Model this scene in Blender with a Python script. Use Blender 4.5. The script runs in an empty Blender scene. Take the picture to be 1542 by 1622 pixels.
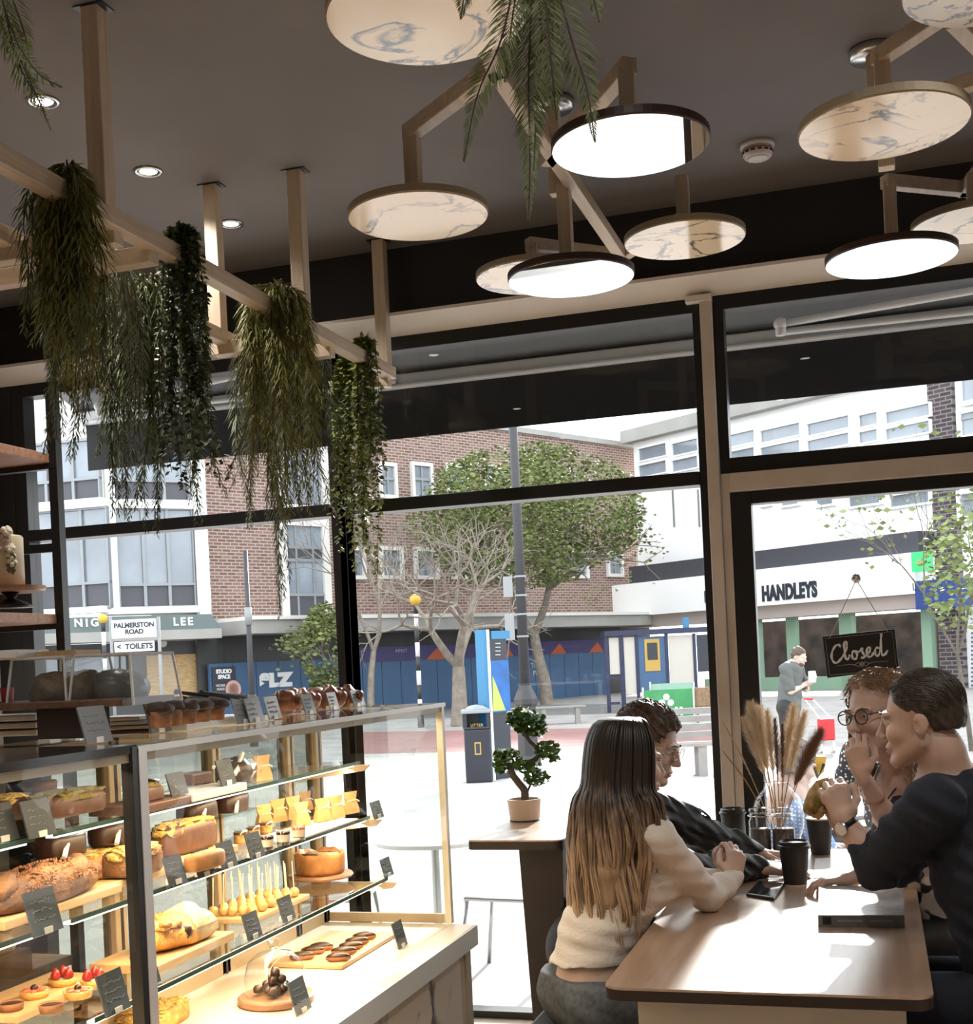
import bpy, math, random
import numpy as np
from mathutils import Vector, Matrix
C = bpy.context.scene.collection
PI = math.pi
rnd = random.Random(7)
# ---------------------------------------------------------------- camera
F, CX, CY, YAW, ROLL, EYEH = 2000.0, 771.0, 1044.63, 0.29992, -0.04675, 1.55
_f = Vector((-math.sin(YAW), math.cos(YAW), 0)); _r0 = Vector((math.cos(YAW), math.sin(YAW), 0)); _u0 = Vector((0, 0, 1))
_r = _r0*math.cos(ROLL) + _u0*math.sin(ROLL); _u = -_r0*math.sin(ROLL) + _u0*math.cos(ROLL)
EYE = Vector((0, 0, EYEH))
cd = bpy.data.cameras.new('camera'); cam = bpy.data.objects.new('camera', cd); C.objects.link(cam)
cam.matrix_world = Matrix(((_r.x, _u.x, -_f.x, 0), (_r.y, _u.y, -_f.y, 0), (_r.z, _u.z, -_f.z, EYEH), (0, 0, 0, 1)))
cd.sensor_fit = 'HORIZONTAL'; cd.sensor_width = 36; cd.lens = 36*F/1542
cd.shift_y = (CY-811)/1542; cd.clip_start = .05; cd.clip_end = 400
bpy.context.scene.camera = cam
S = bpy.context.scene
S.view_settings.view_transform = 'Standard'; S.view_settings.look = 'None'
S.view_settings.gamma = 1; S.view_settings.use_curve_mapping = False
S.view_settings.exposure = 0.15
S.cycles.use_denoising = True
S.cycles.max_bounces = 8; S.cycles.transparent_max_bounces = 24; S.cycles.diffuse_bounces = 4; S.cycles.glossy_bounces = 4
S.cycles.sample_clamp_indirect = 6; S.cycles.caustics_reflective = False; S.cycles.caustics_refractive = False
# ---------------------------------------------------------------- sky, sun, room lamps
w = bpy.data.worlds.new('sky'); S.world = w; w.use_nodes = True
bg = w.node_tree.nodes['Background']; bg.inputs[0].default_value = (.93, .97, 1, 1); bg.inputs[1].default_value = 3.2
sl = bpy.data.lights.new('sun', 'SUN'); sl.energy = 9.0; sl.angle = .05; sl.color = (1, .95, .88)
so = bpy.data.objects.new('sun', sl); C.objects.link(so)
so.rotation_euler = Vector((.0, -.915, -.385)).to_track_quat('-Z', 'Y').to_euler()
ROOM_SPOT = 42.0      # watts of one ceiling downlight
CASE_LED = 7.0        # watts of one LED strip of the display case
# ---------------------------------------------------------------- picking points of the photograph on real planes
def ray(x, y): return _r*((x-CX)/F) - _u*((y-CY)/F) + _f
def atY(x, y, Y): d = ray(x, y); return EYE + d*(Y/d.y)
def atX(x, y, X): d = ray(x, y); return EYE + d*(X/d.x)
def atZ(x, y, Z): d = ray(x, y); return EYE + d*((Z-EYEH)/d.z)
def atD(x, y, D): return EYE + ray(x, y)*D
def atP(x, y, p, n): d = ray(x, y); return EYE + d*((p-EYE).dot(n)/d.dot(n))
# ---------------------------------------------------------------- materials
MATS = {}
def nm(name):
    m = bpy.data.materials.new(name); m.use_nodes = True; MATS[name] = m
    nt = m.node_tree; b = nt.nodes['Principled BSDF']; return m, nt, b
def node(nt, t, **k):
    n = nt.nodes.new(t)
    for a, v in k.items():
        if a in n.inputs: n.inputs[a].default_value = v
        else: setattr(n, a, v)
    return n
def coords(nt, scale=(1, 1, 1), rot=(0, 0, 0)):
    tc = node(nt, 'ShaderNodeTexCoord'); mp = node(nt, 'ShaderNodeMapping')
    mp.inputs['Scale'].default_value = scale; mp.inputs['Rotation'].default_value = rot
    nt.links.new(tc.outputs['Object'], mp.inputs['Vector']); return mp.outputs[0]
def ramp(nt, fac, stops):
    r = node(nt, 'ShaderNodeValToRGB'); e = r.color_ramp.elements
    while len(e) < len(stops): e.new(.5)
    for q, (p, c) in zip(e, stops): q.position = p; q.color = (*c, 1) if len(c) == 3 else c
    nt.links.new(fac, r.inputs[0]); return r.outputs[0]
def mat(name, col, rough=.5, metal=0, var=.0, scale=12, bump=0, bscale=60, spec=.5, stretch=(1, 1, 1), sheen=0):
    m, nt, b = nm(name); b.inputs['Roughness'].default_value = rough; b.inputs['Metallic'].default_value = metal
    b.inputs['Base Color'].default_value = (*col, 1); b.inputs['Specular IOR Level'].default_value = spec
    if sheen: b.inputs['Sheen Weight'].default_value = sheen
    if var:
        v = coords(nt, stretch); n = node(nt, 'ShaderNodeTexNoise', Scale=scale, Detail=5.0); nt.links.new(v, n.inputs['Vector'])
        nt.links.new(ramp(nt, n.outputs[0], [(.3, [c*(1-var) for c in col]), (.7, [min(1, c*(1+var)) for c in col])]), b.inputs['Base Color'])
    if bump:
        v = coords(nt, stretch); n = node(nt, 'ShaderNodeTexNoise', Scale=bscale, Detail=4.0); nt.links.new(v, n.inputs['Vector'])
        bp = node(nt, 'ShaderNodeBump', Strength=bump, Distance=.01); nt.links.new(n.outputs[0], bp.inputs['Height']); nt.links.new(bp.outputs[0], b.inputs['Normal'])
    return m
def wood(name, c1, c2, rough=.45, axis=1, scale=1.0, spec=.5):
    m, nt, b = nm(name); st = [14*scale, 14*scale, 14*scale]; st[axis] = .9*scale
    v = coords(nt, st); n = node(nt, 'ShaderNodeTexNoise', Scale=3.0, Detail=6.0, Distortion=.6); nt.links.new(v, n.inputs['Vector'])
    nt.links.new(ramp(nt, n.outputs[0], [(.3, c1), (.7, c2)]), b.inputs['Base Color']); b.inputs['Roughness'].default_value = rough
    b.inputs['Specular IOR Level'].default_value = spec
    return m
def marble(name, c, vein, scale=2.5, rough=.25, thin=.02, seed=0.):
    m, nt, b = nm(name); v = coords(nt); 
    ad = node(nt, 'ShaderNodeVectorMath', operation='ADD'); ad.inputs[1].default_value = (seed, seed*1.7, 0); nt.links.new(v, ad.inputs[0]); v = ad.outputs[0]
    n = node(nt, 'ShaderNodeTexNoise', Scale=scale, Detail=7.0, Distortion=1.2); nt.links.new(v, n.inputs['Vector'])
    n2 = node(nt, 'ShaderNodeTexNoise', Scale=scale*.7, Detail=3.0); nt.links.new(v, n2.inputs['Vector'])
    a = ramp(nt, n.outputs[0], [(.5-thin*2.2, c), (.5-thin*.4, vein), (.5+thin*.3, vein), (.5+thin*1.5, c)])
    mx = node(nt, 'ShaderNodeMixRGB'); f = ramp(nt, n2.outputs[0], [(.34, (0, 0, 0)), (.46, (1, 1, 1))])
    nt.links.new(f, mx.inputs[0]); nt.links.new(a, mx.inputs[2]); mx.inputs[1].default_value = (*c, 1)
    nt.links.new(mx.outputs[0], b.inputs['Base Color']); b.inputs['Roughness'].default_value = rough
    return m
def brick(name, c1, c2, mortar, w=.225, h=.075, ms=.012, rot=(PI/2, 0, 0)):
    m, nt, b = nm(name); v = coords(nt, (1, 1, 1), rot)
    t = node(nt, 'ShaderNodeTexBrick', Scale=1.0); t.inputs['Brick Width'].default_value = w; t.inputs['Row Height'].default_value = h
    t.inputs['Mortar Size'].default_value = ms; t.inputs['Color1'].default_value = (*c1, 1); t.inputs['Color2'].default_value = (*c2, 1); t.inputs['Mortar'].default_value = (*mortar, 1)
    nt.links.new(v, t.inputs['Vector']); nt.links.new(t.outputs[0], b.inputs['Base Color']); b.inputs['Roughness'].default_value = .9
    return m
def emit(name, col, s):
    m, nt, b = nm(name); b.inputs['Base Color'].default_value = (*col, 1)
    b.inputs['Emission Color'].default_value = (*col, 1); b.inputs['Emission Strength'].default_value = s; return m
def glass(name, tint=(1, 1, 1), refl=1.0, rough=.0, ior=1.45, milk=0.):
    m, nt, b = nm(name); nt.nodes.remove(b); out = [n for n in nt.nodes if n.type == 'OUTPUT_MATERIAL'][0]
    t = node(nt, 'ShaderNodeBsdfTransparent'); t.inputs[0].default_value = (*tint, 1)
    g = node(nt, 'ShaderNodeBsdfGlossy', Roughness=rough); fr = node(nt, 'ShaderNodeFresnel', IOR=ior)
    mx = node(nt, 'ShaderNodeMixShader'); mu = node(nt, 'ShaderNodeMath', operation='MULTIPLY'); ge = node(nt, 'ShaderNodeNewGeometry'); fs = node(nt, 'ShaderNodeMath', operation='MULTIPLY_ADD'); fs.inputs[1].default_value = -refl; fs.inputs[2].default_value = refl
    nt.links.new(ge.outputs['Backfacing'], fs.inputs[0]); nt.links.new(fs.outputs[0], mu.inputs[1]); nt.links.new(fr.outputs[0], mu.inputs[0]); nt.links.new(mu.outputs[0], mx.inputs[0]); nt.links.new(t.outputs[0], mx.inputs[1]); nt.links.new(g.outputs[0], mx.inputs[2])
    o = mx.outputs[0]
    if milk:
        d = node(nt, 'ShaderNodeBsdfDiffuse'); m2 = node(nt, 'ShaderNodeMixShader'); m2.inputs[0].default_value = milk
        nt.links.new(o, m2.inputs[1]); nt.links.new(d.outputs[0], m2.inputs[2]); o = m2.outputs[0]
    nt.links.new(o, out.inputs[0]); return m
# ---------------------------------------------------------------- objects and meshes
def tag(o, label=None, cat=None, group=None, kind=None):
    if label: o['label'] = label
    if cat: o['category'] = cat
    if group: o['group'] = group
    if kind: o['kind'] = kind
    return o
def thing(name, label, cat, loc=(0, 0, 0), rz=0, group=None):
    o = bpy.data.objects.new(name, None); C.objects.link(o); o.empty_display_size = .05
    o.location = loc; o.rotation_euler = (0, 0, rz); return tag(o, label, cat, group)
def origin(o):
    p = Vector((0, 0, 0))
    while o is not None: p = p + o.location; o = o.parent
    return p
def link(name, me, mt, parent=None, smooth=False, bevel=0, seg=2):
    if smooth:
        for p in me.polygons: p.use_smooth = True
    if mt is not None: me.materials.append(mt if not isinstance(mt, str) else MATS[mt])
    o = bpy.data.objects.new(name, me); C.objects.link(o)
    if parent is not None: o.parent = parent
    if bevel:
        b = o.modifiers.new('bevel', 'BEVEL'); b.width = bevel; b.segments = seg; b.limit_method = 'ANGLE'; b.angle_limit = .7
    return o
def perp(d):
    d = d.normalized(); a = Vector((0, 0, 1)) if abs(d.z) < .9 else Vector((1, 0, 0))
    x = d.cross(a).normalized(); return x, x.cross(d).normalized()
class MB:
    def __init__(s): s.v = []; s.f = []
    def add(s, vs, fs):
        k = len(s.v); s.v += [tuple(p) for p in vs]; s.f += [tuple(i+k for i in f) for f in fs]; return s
    def box(s, x0, x1, y0, y1, z0, z1):
        return s.add([(x, y, z) for z in (z0, z1) for y in (y0, y1) for x in (x0, x1)], [(0, 2, 3, 1), (4, 5, 7, 6), (0, 1, 5, 4), (2, 6, 7, 3), (0, 4, 6, 2), (1, 3, 7, 5)])
    def obox(s, c, a, b, d):
        c = Vector(c); return s.add([c+a*i+b*j+d*k for k in (-1, 1) for j in (-1, 1) for i in (-1, 1)], [(0, 2, 3, 1), (4, 5, 7, 6), (0, 1, 5, 4), (2, 6, 7, 3), (0, 4, 6, 2), (1, 3, 7, 5)])
    def beam(s, p, q, w, h=None, up=(0, 0, 1)):
        p = Vector(p); q = Vector(q); d = (q-p); h = h or w; u = Vector(up)
        if abs(d.normalized().dot(u)) > .95: u = Vector((0, 1, 0))
        x = d.cross(u).normalized(); z = x.cross(d).normalized()
        return s.obox((p+q)/2, d/2, x*w/2, z*h/2)
    def tube(s, pts, r, n=8, cap=True, sq=None):
        pts = [Vector(p) for p in pts]; m = len(pts); k = len(s.v); X = None
        for i, p in enumerate(pts):
            d = pts[min(i+1, m-1)] - pts[max(i-1, 0)]
            if d.length < 1e-9: d = Vector((0, 0, 1))
            d.normalize()
            if X is None: X, Yv = perp(d)
            else:
                X = (X - d*X.dot(d)); X = X.normalized() if X.length > 1e-6 else perp(d)[0]; Yv = X.cross(d)
            ri = r[i] if isinstance(r, (list, tuple)) else r; rj = ri*(sq or 1)
            s.v += [tuple(p + X*(ri*math.cos(2*PI*j/n)) + Yv*(rj*math.sin(2*PI*j/n))) for j in range(n)]
        for i in range(m-1):
            for j in range(n):
                a = k+i*n+j; b = k+i*n+(j+1) % n; s.f.append((a, b, b+n, a+n))
        if cap: s.f.append(tuple(range(k, k+n))); s.f.append(tuple(reversed(range(k+(m-1)*n, k+m*n))))
        return s
    def lathe(s, c, prof, n=24, axis=None, sx=1, sy=1):
        c = Vector(c); k = len(s.v); m = len(prof)
        if axis is None: X, Y, Z = Vector((1, 0, 0)), Vector((0, 1, 0)), Vector((0, 0, 1))
        else: Z = Vector(axis).normalized(); X, Y = perp(Z)
        for r, z in prof:
            s.v += [tuple(c + X*(r*sx*math.cos(2*PI*j/n)) + Y*(r*sy*math.sin(2*PI*j/n)) + Z*z) for j in range(n)]
        for i in range(m-1):
            for j in range(n):
                a = k+i*n+j; b = k+i*n+(j+1) % n; s.f.append((a, b, b+n, a+n))
        if prof[0][0] > 1e-6: s.f.append(tuple(reversed(range(k, k+n))))
        if prof[-1][0] > 1e-6: s.f.append(tuple(range(k+(m-1)*n, k+m*n)))
        return s
    def cyl(s, p, q, r, r2=None, n=16): return s.tube([p, q], [r, r if r2 is None else r2], n)
    def ell(s, c, rx, ry=None, rz=None, n=14, m=9, rot=None, fn=None):
        ry = ry or rx; rz = rz or rx; c = Vector(c); vs = []; 
        for i in range(m+1):
            t = PI*i/m
            for j in range(n):
                a = 2*PI*j/n; p = Vector((rx*math.sin(t)*math.cos(a), ry*math.sin(t)*math.sin(a), -rz*math.cos(t)))
                if fn: p = fn(p)
                if rot: p = rot @ p
                vs.append(c+p)
        fs = [(i*n+j, i*n+(j+1) % n, (i+1)*n+(j+1) % n, (i+1)*n+j) for i in range(m) for j in range(n)]
        return s.add(vs, fs)
    def prism(s, poly, vec):
        n = len(poly); vec = Vector(vec); p = [Vector(q) for q in poly]
        return s.add(p+[q+vec for q in p], [tuple(reversed(range(n))), tuple(range(n, 2*n))]+[(i, (i+1) % n, n+(i+1) % n, n+i) for i in range(n)])
    def quad(s, *p): return s.add(p, [tuple(range(len(p)))])
    def build(s, name, mt, parent=None, smooth=False, bevel=0, seg=2):
        o0 = origin(parent) if parent is not None else Vector((0, 0, 0))
        me = bpy.data.meshes.new(name); me.from_pydata([(x-o0.x, y-o0.y, z-o0.z) for x, y, z in s.v], [], s.f); me.validate()
        import bmesh
        bm = bmesh.new(); bm.from_mesh(me); bmesh.ops.recalc_face_normals(bm, faces=bm.faces); bm.to_mesh(me); bm.free()
        return link(name, me, mt, parent, smooth, bevel, seg)
def struct(name, mb, mt, parent=None, **k):
    o = mb.build(name, mt, parent, **k)
    if parent is None: o['kind'] = 'structure'
    return o
def copy_tree(o, parent=None):
    c = o.copy(); C.objects.link(c); c.parent = parent
    for ch in list(o.children): copy_tree(ch, c)
    return c
def place(root, loc, rz=0, label=None, group=None, sc=None, first=False):
    o = root if first else copy_tree(root)
    o.location = loc; o.rotation_euler = (0, 0, rz)
    if sc: o.scale = (sc, sc, sc) if not isinstance(sc, tuple) else sc
    if label: o['label'] = label
    if group: o['group'] = group
    return o
def text_mesh(body, size, sx=1, bold=0, ext=.002, align='CENTER', space=1.0):
    cu = bpy.data.curves.new('t', 'FONT'); cu.body = body; cu.size = size; cu.extrude = ext; cu.offset = bold; cu.align_x = align; cu.align_y = 'CENTER'; cu.space_character = space
    o = bpy.data.objects.new('t', cu); C.objects.link(o); dg = bpy.context.evaluated_depsgraph_get(); dg.update()
    me = bpy.data.meshes.new_from_object(o.evaluated_get(dg)); bpy.data.objects.remove(o); bpy.data.curves.remove(cu)
    for v in me.vertices: v.co.x *= sx
    me.materials.clear(); return me
def text(name, body, c, right, up, size, mt, parent=None, **k):
    me = text_mesh(body, size, **k); r = Vector(right).normalized(); u = Vector(up).normalized(); n = r.cross(u); c = Vector(c)
    o0 = origin(parent) if parent is not None else Vector((0, 0, 0))
    for v in me.vertices: v.co = c - o0 + r*v.co.x + u*v.co.y + n*v.co.z
    return link(name, me, mt, parent)
def lamp(name, kind, loc, energy, col, size=.1, direction=(0, 0, -1), parent=None, spot=None, size_y=None):
    l = bpy.data.lights.new(name, kind); l.energy = energy; l.color = col
    if kind == 'AREA':
        l.size = size
        if size_y: l.shape = 'RECTANGLE'; l.size_y = size_y
    else: l.shadow_soft_size = size
    if spot: l.spot_size = spot; l.spot_blend = .6
    o = bpy.data.objects.new(name, l); C.objects.link(o); o.location = Vector(loc) - (origin(parent) if parent is not None else Vector((0, 0, 0)))
    o.rotation_euler = Vector(direction).to_track_quat('-Z', 'X').to_euler()
    if parent is not None: o.parent = parent
    return o
# ---------------------------------------------------------------- blended bodies: distance fields turned into one continuous surface
class Body:
    def __init__(s, vox=.005): s.p = []; s.vox = vox
    def cone(s, a, b, ra, rb=None, k=.02, sub=False): s.p.append(('c', Vector(a), Vector(b), ra, ra if rb is None else rb, k, sub)); return s
    def chain(s, pts, rs, k=.02):
        for i in range(len(pts)-1): s.cone(pts[i], pts[i+1], rs[i], rs[i+1], k)
        return s
    def ell(s, c, r, k=.02, rot=None, sub=False): s.p.append(('e', Vector(c), r, rot, k, sub)); return s
    def mesh(s, name, disp=None, clip=None):
        h = s.vox; lo = np.full(3, 1e9); hi = -lo; bb = []
        for p in s.p:
            if p[0] == 'c':
                m = max(p[3], p[4]); a = np.array(p[1]); b = np.array(p[2]); l = np.minimum(a, b)-m; g = np.maximum(a, b)+m
            else: m = max(p[2]); a = np.array(p[1]); l = a-m; g = a+m
            bb.append((l, g))
            if not p[-1]: lo = np.minimum(lo, l); hi = np.maximum(hi, g)
        pad = .03; lo -= pad; hi += pad; n = np.ceil((hi-lo)/h).astype(int)+1; f = np.full(n, 1.0, np.float32)
        ax = [(lo[i]+h*np.arange(n[i])).astype(np.float32) for i in range(3)]
        for p, (l, g) in zip(s.p, bb):
            k = p[-2]; i0 = np.maximum(((l-lo-k-2*h-.012)/h).astype(int), 0); i1 = np.minimum(((g-lo+k+2*h+.012)/h).astype(int)+2, n)
            if (i1 <= i0).any(): continue
            sl = tuple(slice(i0[i], i1[i]) for i in range(3))
            X = ax[0][sl[0]][:, None, None]; Y = ax[1][sl[1]][None, :, None]; Z = ax[2][sl[2]][None, None, :]
            if p[0] == 'c':
                a = p[1]; d = p[2]-p[1]; L = max(d.length_squared, 1e-12)
                t = np.clip(((X-a.x)*d.x+(Y-a.y)*d.y+(Z-a.z)*d.z)/L, 0, 1)
                q = np.sqrt((X-a.x-t*d.x)**2+(Y-a.y-t*d.y)**2+(Z-a.z-t*d.z)**2)-(p[3]+(p[4]-p[3])*t)
            else:
                c = p[1]; r = p[2]; u, v, w_ = X-c.x, Y-c.y, Z-c.z
                if p[3] is not None:
                    R = p[3]; u, v, w_ = [R[0][i]*u+R[1][i]*v+R[2][i]*w_ for i in range(3)]
                k0 = np.sqrt((u/r[0])**2+(v/r[1])**2+(w_/r[2])**2); k1 = np.sqrt((u/r[0]**2)**2+(v/r[1]**2)**2+(w_/r[2]**2)**2)
                q = k0*(k0-1)/np.maximum(k1, 1e-6)
            o = f[sl]
            if p[-1]: q = -q; hh = np.maximum(k-np.abs(o-q), 0)/max(k, 1e-6); f[sl] = np.maximum(o, q)+hh*hh*k*.25
            else: hh = np.maximum(k-np.abs(o-q), 0)/max(k, 1e-6); f[sl] = np.minimum(o, q)-hh*hh*k*.25
        if clip is not None: f = np.maximum(f, clip(ax[0][:, None, None], ax[1][None, :, None], ax[2][None, None, :]).astype(np.float32))
        if disp is not None: f = f + disp(ax[0][:, None, None], ax[1][None, :, None], ax[2][None, None, :]).astype(np.float32)
        f[0] = f[-1] = 1; f[:, 0] = f[:, -1] = 1; f[:, :, 0] = f[:, :, -1] = 1
        ins = f < 0; N = np.array(n)-1
        cs = sum(ins[i:i+N[0], j:j+N[1], k:k+N[2]].astype(np.int8) for i in (0, 1) for j in (0, 1) for k in (0, 1))
        cell = np.argwhere((cs > 0) & (cs < 8)); idx = np.full(N, -1, np.int32); idx[tuple(cell.T)] = np.arange(len(cell))
        acc = np.zeros((len(cell), 3)); cnt = np.zeros(len(cell))
        for a in range(3):
            b, c = [(1, 2), (0, 2), (0, 1)][a]
            for i in (0, 1):
                for j in (0, 1):
                    o = np.zeros(3, int); o[b] = i; o[c] = j; e = o.copy(); e[a] = 1
                    f0 = f[tuple((cell+o).T)]; f1 = f[tuple((cell+e).T)]; mk = (f0 < 0) != (f1 < 0)
                    t = np.where(mk, f0/np.where(mk, f0-f1, 1), 0); q = cell+o+t[:, None]*(e-o); acc += np.where(mk[:, None], q, 0); cnt += mk
        vs = lo+h*acc/cnt[:, None]; fs = []
        for a in range(3):
            b, c = (a+1) % 3, (a+2) % 3; s0 = [slice(None)]*3; s1 = [slice(None)]*3; s0[a] = slice(0, -1); s1[a] = slice(1, None)
            i0 = ins[tuple(s0)]; i1 = ins[tuple(s1)]
            for flip in (0, 1):
                e = np.argwhere(i0 & ~i1 if not flip else ~i0 & i1); B = np.eye(3, dtype=int)[b]; D = np.eye(3, dtype=int)[c]
                q = np.stack([idx[tuple((e-B-D).T)], idx[tuple((e-D).T)], idx[tuple(e.T)], idx[tuple((e-B).T)]], 1)
                fs.append(q if not flip else q[:, ::-1])
        fs = np.concatenate(fs); me = bpy.data.meshes.new(name); me.from_pydata(vs.tolist(), [], fs.tolist()); return me
    def build(s, name, mt, parent=None, disp=None, clip=None):
        me = s.mesh(name, disp, clip); o0 = origin(parent) if parent is not None else Vector((0, 0, 0))
        me.transform(Matrix.Translation(-o0)); return link(name, me, mt, parent, True)
# ================================================================ materials of the room
mat('ceiling_paint', (.18, .163, .16), .75, var=.1, scale=1.5)
mat('black_paint', (.018, .018, .019), .5)
mat('frame_black', (.014, .014, .015), .38)
mat('white_trim', (.88, .84, .79), .6, var=.04, scale=5)
mat('tan_panel', (.70, .64, .58), .55, var=.08, scale=6)
mat('wall_paint', (.4, .37, .35), .8, var=.08, scale=2)
wood('floor_wood', (.34, .26, .19), (.45, .36, .27), .5, 1, .6)
wood('pale_wood', (.56, .45, .34), (.70, .58, .45), .5, 1, 1.2)
wood('pale_wood_z', (.56, .45, .34), (.70, .58, .45), .5, 2, 1.2)
wood('pale_wood_x', (.56, .45, .34), (.70, .58, .45), .5, 0, 1.2)
wood('shelf_wood', (.22, .11, .06), (.38, .2, .12), .45, 0, 1)
MATS['window_glass'] = glass('window_glass', (.97, .98, .98), 1.0)
mat('steel', (.6, .6, .6), .25, 1)
mat('white_plastic', (.75, .73, .7), .4)
# ================================================================ room shell
YW = 5.2; ZC = 3.37; XL, XR, YB = -4.1, 2.0, -2.6
struct('floor', MB().box(XL-.1, XR+.1, YB-.1, 5.32, -.1, 0), 'floor_wood')
struct('ceiling', MB().box(XL-.1, XR+.1, YB-.1, 5.45, ZC, ZC+.12), 'ceiling_paint')
struct('wall_left', MB().box(XL-.1, XL, YB, 5.2, 0, ZC), 'wall_paint')
struct('wall_right', MB().box(XR, XR+.1, YB, 5.2, 0, ZC), 'wall_paint')
struct('wall_back', MB().box(XL-.1, XR+.1, YB-.1, YB, 0, ZC), 'wall_paint')
struct('wall_front', MB().box(XL-.1, XR+.1, YW, YW+.22, 3.07, ZC), 'black_paint')
struct('trim_1', MB().prism([(XL, YW-.11, 3.046), (XL, YW+.0, 2.985), (XL, YW+.04, 2.985), (XL, YW+.04, 3.078), (XL, YW-.11, 3.06)], (XR-XL, 0, 0)), 'white_trim')
struct('trim_2', MB().box(-.625, -.577, YW-.035, YW+.1, 0, 2.985), 'tan_panel', bevel=.003)
struct('trim_3', MB().box(-.574, -.54, YW-.015, YW+.1, 0, 2.257), 'tan_panel', bevel=.002)
struct('trim_4', MB().box(-.68, -.575, YW-.045, YW+.02, 2.96, 2.985), 'white_trim')
def window(name, x0, x1, z0, z1, bars, fw=.05, bottom=.05, top=.06):
    m = MB(); y0, y1 = YW, YW+.09
    m.box(x0-fw, x0, y0, y1, z0, z1); m.box(x1, x1+fw, y0, y1, z0, z1); m.box(x0, x1, y0, y1, z0, z0+bottom); m.box(x0, x1, y0, y1, z1-top, z1)
    for b in bars: m.box(x0, x1, y0-.012, y1, b[0], b[1])
    w_ = struct(name, m, 'frame_black', bevel=.003)
    zs = [z0+bottom]+[z for b in bars for z in b]+[z1-top]
    for i in range(0, len(zs), 2): MB().box(x0, x1, YW+.045, YW+.053, zs[i], zs[i+1]).build('pane', 'window_glass', w_)
    return w_
window('window_1', -3.9, -2.305, 0, 2.985, [(2.222, 2.277)], fw=.07, bottom=.03)
window('window_2', -2.235, -.66, 0, 2.985, [(2.222, 2.277)], fw=.035, bottom=.03)
window('window_3', -.535, 1.9, 2.257, 2.985, [], fw=.04, bottom=.065)
struct('wall_corner', MB().box(XL, -3.97, YW, YW+.12, 0, 2.985), 'black_paint')
# the shop door, closed, and its side light
d = struct('door_1', MB().box(-.54, -.458, YW-.01, YW+.07, 0, 2.178).box(.62, .7, YW-.01, YW+.07, 0, 2.178).box(-.458, .62, YW-.01, YW+.07, 2.128, 2.178).box(-.458, .62, YW-.01, YW+.07, 0, .12), 'frame_black', bevel=.004)
MB().box(-.458, .62, YW+.025, YW+.033, .12, 2.128).build('pane', 'window_glass', d)
hm = MB(); hm.cyl((.655, YW-.05, .85), (.655, YW-.05, 1.35), .014).cyl((.655, YW-.05, .9), (.655, YW-.01, .9), .01).cyl((.655, YW-.05, 1.3), (.655, YW-.01, 1.3), .01)
hm.build('door_handle', 'steel', d, smooth=True)
struct('trim_5', MB().box(-.54, 1.9, YW-.03, YW+.05, 2.18, 2.256), 'tan_panel', bevel=.003)
w4 = struct('window_4', MB().box(.7, .76, YW, YW+.08, 0, 2.18).box(1.9, 2., YW, YW+.08, 0, 2.98).box(.76, 1.9, YW, YW+.08, 0, .12).box(.76, 1.9, YW, YW+.08, 2.12, 2.18), 'frame_black')
MB().box(.76, 1.9, YW+.03, YW+.038, .12, 2.12).build('pane', 'window_glass', w4)
# ================================================================ awning folded outside over the glass
mat('awning_black', (.01, .01, .011), .7); mat('awning_metal', (.72, .72, .72), .4); mat('awning_grey', (.16, .17, .175), .6)
aw = thing('awning', 'black roll-out shop awning with white folding arms hanging outside above the window', 'awning', (-1, 5.5, 2.9))
MB().prism([(-4.05, 5.47, 3.12), (-4.05, 5.9, 2.985), (-4.05, 5.9, 2.975), (-4.05, 5.47, 3.11)], (7.5, 0, 0)).build('canopy', 'awning_grey', aw)
MB().box(-4.1, 3.4, 5.83, 5.9, 2.905, 2.975).box(-4.1, 3.4, 5.815, 5.83, 2.905, 2.925).build('front_bar', 'awning_metal', aw, bevel=.01)
MB().box(-4.0, 3.38, 5.86, 5.868, 2.662, 2.91).build('valance', 'awning_black', aw)
MB().box(-4.1, 3.4, 5.43, 5.55, 3.02, 3.16).box(-4.1, 3.4, 5.42, 5.5, 2.99, 3.0).build('cassette', 'awning_metal', aw, bevel=.015)
for e, s, t in (((-.334, 5.6, 2.937), (1.3, 5.5, 3.0), (1.5, 5.82, 2.935)), ((-3.75, 5.62, 2.94), (-2.4, 5.5, 3.02), (-2.2, 5.82, 2.94))):
    m = MB(); m.tube([e, s], .016, 10); m.tube([Vector(e)+Vector((0, .02, -.03)), t], .016, 10); m.ell(e, .03, .03, .028); m.cyl(Vector(e)+Vector((0, 0, -.05)), Vector(e)+Vector((0, 0, .02)), .022)
    m.build('folding_arm', 'awning_metal', aw, smooth=True)
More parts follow.
